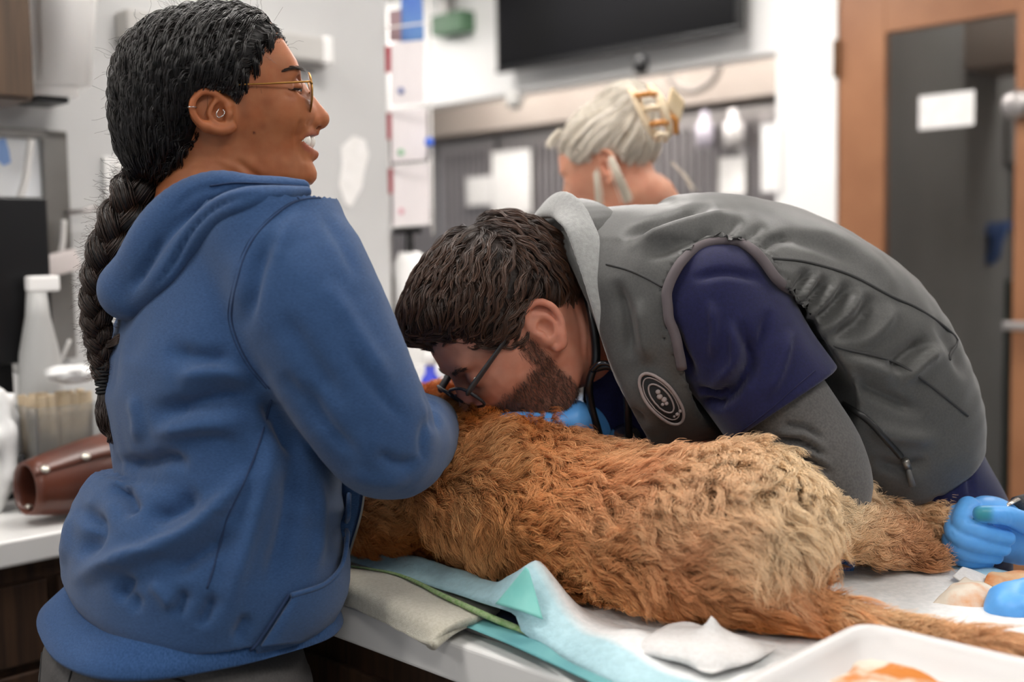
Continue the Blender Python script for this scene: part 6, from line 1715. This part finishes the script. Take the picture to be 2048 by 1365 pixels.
# scrubs: body, short sleeve
scr = chain([W(1225, 700, 1.56), W(1245, 800, 1.58), W(1300, 850, 1.60)], [.052, .07, .09])
hemc, hemx = W(1566, 808, 1.426).astype(np.float32), sax.astype(np.float32)
def slvf(P):
    v = smax(slv(P), (P - hemc) @ hemx, .004)
    return smax(v, -((P - acf) @ anf) - .012, .004)
st, V, Q = solid('scrub_top', union(.01, slvf, scr), (.1, 1.30, 1.0), (.62, 1.75, 1.36), .0042, m_navy, pm,
     [(f_[0], f_[1], f_[2] * 2.0) for f_ in [([(1480, 640), (1500, 720), (1450, 800), (1400, 790)], 12, -8), ([(1460, 640), (1470, 720), (1420, 780)], 10, 5), ([(1390, 775), (1430, 790), (1460, 770)], 6, -6), ([(1400, 800), (1430, 815), (1450, 810)], 6, -6), ([(1340, 640), (1360, 700), (1390, 760)], 10, -5), ([(1380, 560), (1450, 545), (1530, 560)], 9, -3), ([(1540, 620), (1520, 700), (1500, 780)], 12, -5), ([(1580, 660), (1560, 740), (1530, 800)], 10, 4), ([(1420, 600), (1430, 660), (1425, 720)], 9, 4)]], noise=[(18, .0018, 81)])
stt = tree_of(V, Q)
seam('sleeve_hem', stt, [(1630, 742), (1590, 775), (1545, 815), (1500, 850), (1470, 872)], .0009, mat('navy seam', '12133a', .8), st)
# binding where the vest armhole meets the sleeve
ring = []
oc_ = Vector((0, 0, CAM_Z))
for a_ in np.linspace(math.radians(128), math.radians(352), 60):
    last = None
    for r_ in np.arange(70, 190, 2.0):
        x_, y_ = 1440 + r_ * math.cos(a_), 640 + r_ * math.sin(a_)
        d_ = (Vector(W(x_, y_, 1.0)) - oc_).normalized(); hv, hs = vt.ray_cast(oc_, d_), stt.ray_cast(oc_, d_)
        if hv[0] is not None and (hs[0] is None or hv[3] < hs[3]): last = np.array(hv[0] + hv[1] * .001); break
    if last is not None: ring.append(last)
ring = np.array(ring)
for _ in range(5): ring[1:-1] = .25 * ring[:-2] + .5 * ring[1:-1] + .25 * ring[2:]
tube('armhole_binding', ring, .0065, m_pipe, vo, n=10)
# under sleeve
m_ush = mat('charcoal heather sleeve', '4d4b4a', .85, '5c5a58', nscale=350, bump=.3, bscale=700, sheen=.2)
arm = chain([W(1500, 720, 1.44), W(1590, 850, 1.42), W(1632, 925, 1.415), W(1640, 985, 1.43), W(1560, 985, 1.49), W(1400, 940, 1.56), W(1230, 890, 1.59), W(1140, 858, 1.56)], [.062, .061, .062, .060, .054, .046, .036, .031], n=36)
far_arm = chain([W(1330, 640, 1.79), W(1290, 830, 1.84), W(1180, 900, 1.80), W(1060, 880, 1.74)], [.08, .062, .05, .034], n=18)
solid('undershirt', union(.01, arm, far_arm), (0, 1.30, .98), (.60, 1.95, 1.32), .0045, m_ush, pm,
      [([(1560, 850), (1610, 855), (1650, 880)], 5, -5), ([(1540, 880), (1600, 885), (1655, 915)], 5, -6), ([(1560, 915), (1620, 925), (1670, 955)], 6, -5), ([(1550, 866), (1605, 870), (1650, 898)], 5, 4), ([(1570, 900), (1620, 905), (1665, 935)], 5, 3)] * 2)
# trousers
tp = loft([W(1790, 880, 1.64), W(1820, 950, 1.65), W(1842, 1040, 1.66)], [.100, .094, .090], [.175, .18, .18], (1, 0, .3), n=10, cap=(.02, .03))
lg = [chain([up3(W(1838, 1000, 1.66) + np.array([0, s * .09, 0]), .97), up3(W(1838, 1000, 1.66) + np.array([.02, s * .1, 0]), .5), up3(W(1838, 1000, 1.66) + np.array([.03, s * .1, 0]), .1)], [.092, .075, .065]) for s in (1, -1)]
to2, V, Q = solid('trousers', union(.03, tp, *lg), (.35, 1.35, .03), (.85, 1.97, 1.15), .0065, m_navy, pm,
      [([(1850, 900), (1846, 950), (1850, 1010)], 6, -5), ([(1880, 880), (1878, 950), (1884, 1010)], 6, -6), ([(1908, 860), (1908, 930), (1912, 1010)], 6, -5), ([(1935, 850), (1940, 930), (1942, 1010)], 6, -5), ([(1865, 900), (1862, 960), (1866, 1010)], 6, 4), ([(1895, 880), (1894, 950), (1898, 1010)], 6, 4)])
# stethoscope
m_tubing = mat('black tubing', '121214', .3, spec=.6)
sg = thing('stethoscope', 'black stethoscope hanging from the bent man\'s neck', 'stethoscope')
tube('neck_tube', [W(1168, 560, 1.50), W(1185, 640, 1.475), W(1192, 700, 1.475), W(1190, 740, 1.475)], .0058, m_tubing, sg, n=10, res=24)
tube('ear_tube', [W(1188, 735, 1.475), W(1178, 770, 1.478), W(1182, 810, 1.485), W(1196, 862, 1.49), W(1205, 900, 1.50)], .0052, m_tubing, sg, n=10, res=24)
tube('ear_tube', [W(1190, 738, 1.475), W(1215, 733, 1.47), W(1238, 745, 1.47), W(1252, 785, 1.475), W(1256, 840, 1.48), W(1258, 890, 1.49)], .0052, m_tubing, sg, n=10, res=28)
tube('metal_yoke', [W(1183, 742, 1.468), W(1198, 728, 1.462), W(1216, 728, 1.46), W(1232, 738, 1.462)], .0034, mat('dark chrome', '4d4d50', .2, metal=.9), sg, n=10, res=16)
lathe('chest_piece', W(1250, 880, 1.50), [(0, 0), (.02, 0), (.022, .004), (.02, .009), (.012, .012), (0, .013)], m_silver, sg, 24, (-.2, -.6, .7))
# gloved hand on the dog's far flank, and hidden body
m_glove = mat('blue nitrile glove', '5aa4ee', .38, '66aef4', nscale=40, bump=.15, bscale=150, spec=.4)
gh = union(.01, hand_sdf(W(1150, 838, 1.50), (-1, .0, .05), (0, .05, -1), 1.08, .22, thumb_side=1, rr=1.15), chain([W(1150, 840, 1.50), W(1190, 866, 1.55)], [.026, .034]))
solid('glove', gh, W(1050, 850, 1.56) - .16, W(1050, 850, 1.56) + .16, .0038, m_glove, pm)
gh2 = hand_sdf(W(1065, 885, 1.735), (-1, -.2, -.2), (0, -.2, -1), 1.05, .4, thumb_side=-1, rr=1.1)
solid('glove', gh2, W(1020, 880, 1.72) - .16, W(1020, 880, 1.72) + .16, .005, m_glove, pm)
Jm = dict(pelvis=W(1830, 930, 1.65), chest=W(1420, 660, 1.61), neck=W(1235, 640, 1.58), fwd=np.array([-.5, 0, -.85]), sho_r=W(1340, 650, 1.78), elb_r=W(1290, 830, 1.84), wri_r=W(1065, 884, 1.74), sho_l=W(1420, 640, 1.47), elb_l=W(1632, 960, 1.43), wri_l=W(1130, 856, 1.59))
for q_, s_ in (('r', 1), ('l', -1)):
    b_ = W(1838, 1000, 1.66) + np.array([0, s_ * .09, 0]); Jm['hip_' + q_] = up3(b_, .95); Jm['kne_' + q_] = up3(b_ + np.array([.02, 0, 0]), .5); Jm['ank_' + q_] = up3(b_ + np.array([.03, 0, 0]), .085)
Jm['fwd'] = np.array([-.45, 0, -.89])
bm_ = body_sdf(Jm, .85)
merge_into(pm, bm_, (-.05, 1.3, 0), (.9, 1.98, 1.45), .009, 'c98d76')
# ------------------------------------------------------------------ the blonde woman behind
BD = Head(1240, 300, 2.3, (-.86, .30, -.42), (-.36, .10, .93)); BD.O = W(1206, 338, 2.28) - BD.L * .073
bh = plain_head(BD, 1.0); B_ = bh.at
neck_b = chain([B_(-22, 0, -20), B_(-35, 0, -75), W(1300, 400, 2.40), W(1310, 470, 2.42)], [.052, .050, .056, .08])
m_skin3 = mat('pale pink skin', 'd9a083', .5, 'd08f74', nscale=20, sss=.15)
pb_, V, Q = solid('person', lambda P: smin(bh(P), neck_b(P), .03), BD.O - np.array([.2, .2, .24]), BD.O + np.array([.22, .22, .22]), .004, m_skin3)
tag(pb_, 'blonde woman seen from behind with her hair in a claw clip', 'person')
capb = ell(B_(-16, 0, 48), np.array([104, 85, 86]) * .001, BD.R)
bun = ell(B_(-92, 6, 92), np.array([44, 50, 50]) * .001, BD.R)
bunu = ell(B_(-70, -6, 124), np.array([36, 34, 26]) * .001, BD.R)
hlb = poly2(np.array([(92, 160), (88, 84), (66, 52), (46, 30), (22, 26), (4, 34), (-18, 34), (-34, 10), (-40, -22), (-70, -50), (-170, -60), (-210, 200), (92, 200)]) * .001, BD.F, BD.U, BD.O)
def hairb(P): return smax(smin(smin(capb(P), bun(P), .02), bunu(P), .02), hlb(P), .01)
m_hcapb = mat('ash blonde hair base', 'b8ae9e', .55, 'cfc8ba', nscale=30, nstretch=(3, 3, 14), bump=.5, bscale=120)
hb, CV, CF = solid('hair', hairb, BD.O - np.array([.2, .2, .2]), BD.O + np.array([.22, .22, .22]), .006, m_hcapb, pb_)
tgt = B_(-100, 10, 95)
sp, _ = sample_surface(CV, CF, 700)
G = flow_strands(hairb, sp, lambda P: unit(tgt - P) - BD.F * .3, .009, 14, .005, (.0012, .06), 91, .04)
S = bundle(G, 8, .0022, .3)
colb = np.array([1, .98, .95]) * (.72 + .45 * rng.random(len(S)))[:, None]
m_hairb2 = hair_mat('platinum blonde hair', 'dcd6cb', 'e9e4da', .4, tint=True, spec=.5)
strands('locks', S, np.array([.0004] + [.0007] * 11 + [.0005, .0002]), m_hairb2, hb, colb)
S = []
for (a, b, c, n_) in (((1222, 318, 2.20), (1236, 352, 2.19), (1256, 400, 2.2), 70), ((1192, 345, 2.2), (1196, 375, 2.2), (1200, 410, 2.21), 30), ((1120, 262, 2.25), (1108, 275, 2.25), (1098, 290, 2.25), 40), ((1345, 325, 2.3), (1370, 350, 2.3), (1388, 380, 2.3), 6)):
    pth = catmull(np.array([W(*a), W(*b), W(*c)]), 10)
    for j in range(n_): S.append(pth + rng.normal(0, .004, 3)[None] * np.linspace(.7, 1.2, 10)[:, None])
strands('loose_locks', S, np.full(10, .0007), m_hairb2, hb, np.tile([[.95, .92, .86]], (len(S), 1)))
# claw clip
m_clip = mat('cream clip plastic', 'ead7b8', .35, 'dfc79f', nscale=12)
m_clipd = mat('amber clip edge', 'c98a48', .35)
ck_ = thing('claw_clip', 'cream claw clip holding the blonde hair', 'hair clip')
dC = 2.225
tube('jaw', [W(1262, 180, dC), W(1272, 195, dC - .02), W(1286, 230, dC - .03), W(1302, 262, dC - .025), W(1318, 280, dC)], [.008, .010, .009, .009, .007], m_clip, ck_, n=10, res=24, flat=.6)
tube('jaw', [W(1300, 172, dC), W(1318, 195, dC - .03), W(1330, 228, dC - .035), W(1338, 262, dC - .02), W(1330, 282, dC)], [.008, .010, .010, .009, .007], m_clip, ck_, n=10, res=24, flat=.6)
for i, (x0, y0, x1, y1) in enumerate(((1270, 192, 1312, 188), (1282, 220, 1328, 215), (1296, 250, 1336, 246), (1310, 272, 1334, 270))):
    tube('tooth', [W(x0, y0, dC - .02), W((x0 + x1) / 2, (y0 + y1) / 2 - 2, dC - .045), W(x1, y1, dC - .03)], .006, m_clip if i % 2 else m_clipd, ck_, n=8, res=10)
box('grip', W(1332, 215, dC - .03), (.028, .012, -.03), (0, .02, 0), (.012, 0, .042), m_clip, ck_, .006)
tube('spring', [W(1334, 232, dC - .02), W(1350, 240, dC - .02), W(1352, 268, dC - .01)], .006, m_clipd, ck_, n=8, res=10)
Jb = dict(pelvis=np.array([.34, 2.45, .95]), chest=np.array([.32, 2.44, 1.28]), neck=W(1312, 440, 2.43), fwd=np.array([-.86, .3, 0.]))
for q_, s_ in (('r', 1), ('l', -1)):
    lr = np.array([.33, .94, 0]) * s_
    Jb['sho_' + q_] = Jb['chest'] + lr * .17 + ZZ * .04; Jb['elb_' + q_] = Jb['chest'] + lr * .2 - ZZ * .24 + Jb['fwd'] * .08; Jb['wri_' + q_] = Jb['chest'] + lr * .12 - ZZ * .30 + Jb['fwd'] * .30
    Jb['hip_' + q_] = Jb['pelvis'] + lr * .085 - ZZ * .06; Jb['kne_' + q_] = Jb['pelvis'] + lr * .09 - ZZ * .45; Jb['ank_' + q_] = Jb['pelvis'] + lr * .09 - ZZ * .87
bbf = body_sdf(Jb, 1.0)
m_scr2 = mat('grey blue scrubs', '5d6a7c', .8, '667386', nscale=100)
solid('scrubs', lambda P: smax(bbf(P), P[:, 2] - 1.36, .01), Jb['pelvis'] - np.array([.45, .4, .96]), Jb['pelvis'] + np.array([.3, .4, .45]), .011, m_scr2, pb_)
hb2 = union(.01, *[hand_sdf(Jb['wri_' + q_] + Jb['fwd'] * .01, Jb['fwd'], (0, 0, -1), 1.0, .5, thumb_side=s_) for q_, s_ in (('r', -1), ('l', 1))])
merge_into(pb_, union(.01, body_sdf(Jb, .86), hb2), Jb['pelvis'] - np.array([.6, .45, .96]), Jb['pelvis'] + np.array([.3, .5, .62]), .009, 'd9a083')

# ------------------------------------------------------------------ the helper at the right edge: gloved hands, body out of frame
fist = [chain([W(1937, 1016, 1.462), W(1926, 1046, 1.43), W(1962, 1062, 1.418), W(2015, 1077, 1.424)], [.0150, .0140, .0125, .0098]),
        chain([W(1917, 1032, 1.462), W(1912, 1066, 1.434), W(1948, 1086, 1.42), W(2006, 1098, 1.428)], [.0150, .0138, .0122, .0098]),
        chain([W(1907, 1056, 1.465), W(1907, 1090, 1.440), W(1940, 1107, 1.428), W(1992, 1115, 1.436)], [.0145, .0130, .0115, .0092]),
        chain([W(1905, 1080, 1.468), W(1914, 1110, 1.448), W(1938, 1122, 1.438), W(1975, 1126, 1.446)], [.0130, .0115, .0100, .0085]),
        chain([W(2060, 1052, 1.445), W(2020, 1034, 1.42), W(1985, 1030, 1.411), W(1962, 1028, 1.411)], [.0150, .0125, .0115, .0102])]
palm3 = [ell(W(1968, 1052, 1.475), (.046, .034, .038)), chain([W(1985, 1062, 1.475), W(2060, 1082, 1.478), W(2150, 1060, 1.47)], [.036, .033, .036])]
low = [chain([W(2000, 1196, 1.285), W(1992, 1222, 1.268), W(2012, 1240, 1.262), W(2045, 1238, 1.268)], [.014, .013, .012, .010]),
       chain([W(2018, 1188, 1.285), W(2006, 1212, 1.262), W(2030, 1226, 1.255), W(2060, 1226, 1.262)], [.014, .0135, .012, .010]),
       chain([W(2040, 1184, 1.285), W(2030, 1206, 1.262), W(2052, 1215, 1.255), W(2080, 1215, 1.262)], [.014, .013, .012, .010]),
       chain([W(2062, 1186, 1.285), W(2056, 1206, 1.265), W(2076, 1212, 1.258), W(2096, 1212, 1.264)], [.013, .012, .011, .009]),
       chain([W(2090, 1240, 1.275), W(2050, 1252, 1.262), W(2012, 1254, 1.262)], [.015, .0125, .010]),
       ell(W(2062, 1212, 1.29), (.042, .03, .028)), chain([W(2085, 1215, 1.29), W(2180, 1235, 1.27)], [.032, .036])]
def gl3(P):
    v = palm3[0](P); v = smin(v, palm3[1](P), .02)
    for g in fist: v = smin(v, g(P), .0022)
    w = low[5](P); w = smin(w, low[6](P), .02)
    for g in low[:5]: w = smin(w, g(P), .005)
    return np.minimum(v, w)
J3 = dict(pelvis=np.array([1.12, 1.12, .95]), chest=np.array([1.08, 1.12, 1.28]), neck=np.array([1.06, 1.12, 1.45]), fwd=np.array([-1., .25, 0]))
J3['fwd'] /= np.linalg.norm(J3['fwd'])
J3.update(sho_r=np.array([1.10, 1.31, 1.36]), elb_r=np.array([.98, 1.42, 1.09]), wri_r=W(2130, 1066, 1.47), sho_l=np.array([1.03, .94, 1.36]), elb_l=np.array([.95, 1.02, 1.06]), wri_l=W(2170, 1232, 1.272))
for q_, s_ in (('r', 1), ('l', -1)):
    J3['hip_' + q_] = J3['pelvis'] + np.array([.02, .085 * s_, -.06]); J3['kne_' + q_] = J3['pelvis'] + np.array([.02, .09 * s_, -.46]); J3['ank_' + q_] = J3['pelvis'] + np.array([.02, .09 * s_, -.87])
H3 = Head(1500, 500, 1.5, (-.9, .2, -.38), (-.36, .08, .93)); H3.O = np.array([1.05, 1.12, 1.58])
ph3 = plain_head(H3, 1.0)
p3, V, Q = solid('person', union(.02, ph3, chain([H3.loc(-20, 0, -20), J3['neck'], J3['chest']], [.055, .055, .09])), (.85, .92, 1.2), (1.26, 1.32, 1.76), .005, mat('tan skin', 'b98563', .5, 'b07a59', nscale=20, sss=.1))
tag(p3, 'helper in blue gloves reaching in beside the dog\'s paws', 'person')
cap3 = ell(H3.loc(-16, 0, 48), np.array([102, 84, 86]) * .001, H3.R)
hl3 = poly2(np.array([(90, 160), (84, 84), (60, 50), (40, 28), (10, 34), (-20, 34), (-36, 0), (-60, -50), (-170, -60), (-210, 200), (90, 200)]) * .001, H3.F, H3.U, H3.O)
solid('hair', lambda P: smax(cap3(P), hl3(P), .01), (.85, .92, 1.45), (1.26, 1.32, 1.78), .008, m_hcapm, p3)
b3 = body_sdf(J3, 1.02)
solid('scrubs', lambda P: smax(b3(P), P[:, 2] - 1.42, .01), (.55, .72, .0), (1.4, 1.6, 1.46), .009, mat('slate scrubs', '41464e', .8, '4a4f57', nscale=100), p3)
V, Q = nets(gl3, W(1880, 990, 1.6) - np.array([.16, .45, .28]), W(2200, 990, 1.5) + np.array([.0, .1, .06]), .0026, newton=1)
V = sculpt(V, Q, [([(1930, 1040), (1938, 1048), (1946, 1046)], 2, -1.4), ([(1990, 1040), (2000, 1052), (2006, 1062)], 2, -1.2), ([(2008, 1022), (2014, 1034), (2012, 1048)], 2, -1.0), ([(2020, 1026), (2026, 1038), (2024, 1050)], 2, -1.0), ([(1918, 1006), (1938, 1012), (1955, 1010)], 3, 1.0), ([(1900, 1062), (1908, 1075), (1918, 1072)], 2, -1.0)])
gl_o = mesh_obj('gloves', V, Q, mat('light blue glove', 'ffffff', .4, 'f2f4f8', nscale=60, bump=.2, bscale=220, bdist=.0008, attr='tint', spec=.4), p3)
gp = PX(V); gcol = np.tile(np.array(lin('64adf2')), (len(V), 1))
k5 = (np.exp(-(((gp[:, 0] - 1966) / 20) ** 4 + ((gp[:, 1] - 1029) / 17) ** 4)) * (fist[4](V) < .003))[:, None]
gcol = gcol * (1 - .9 * k5) + np.array(lin('2f8a8e')) * .9 * k5
set_color_attr(gl_o, 'tint', gcol)
fo = thing('forceps', 'steel instrument with dark grey grip held in the gloved fist', 'instrument')
tube('blade', [W(1996, 1022, 1.455), W(2016, 1010, 1.46), W(2036, 999, 1.468)], [.0035, .0042, .0048], mat('bright steel', 'd9d2ca', .25, metal=.8), fo, n=8, flat=.45)
tube('grip', [W(2032, 1012, 1.478), W(2070, 1006, 1.485), W(2140, 992, 1.49)], [.012, .0145, .015], mat('knurled dark grip', '4a4a4c', .8, '3a3a3c', nscale=300, bump=1.0, bscale=500, bdist=.002), fo, n=14, res=12)
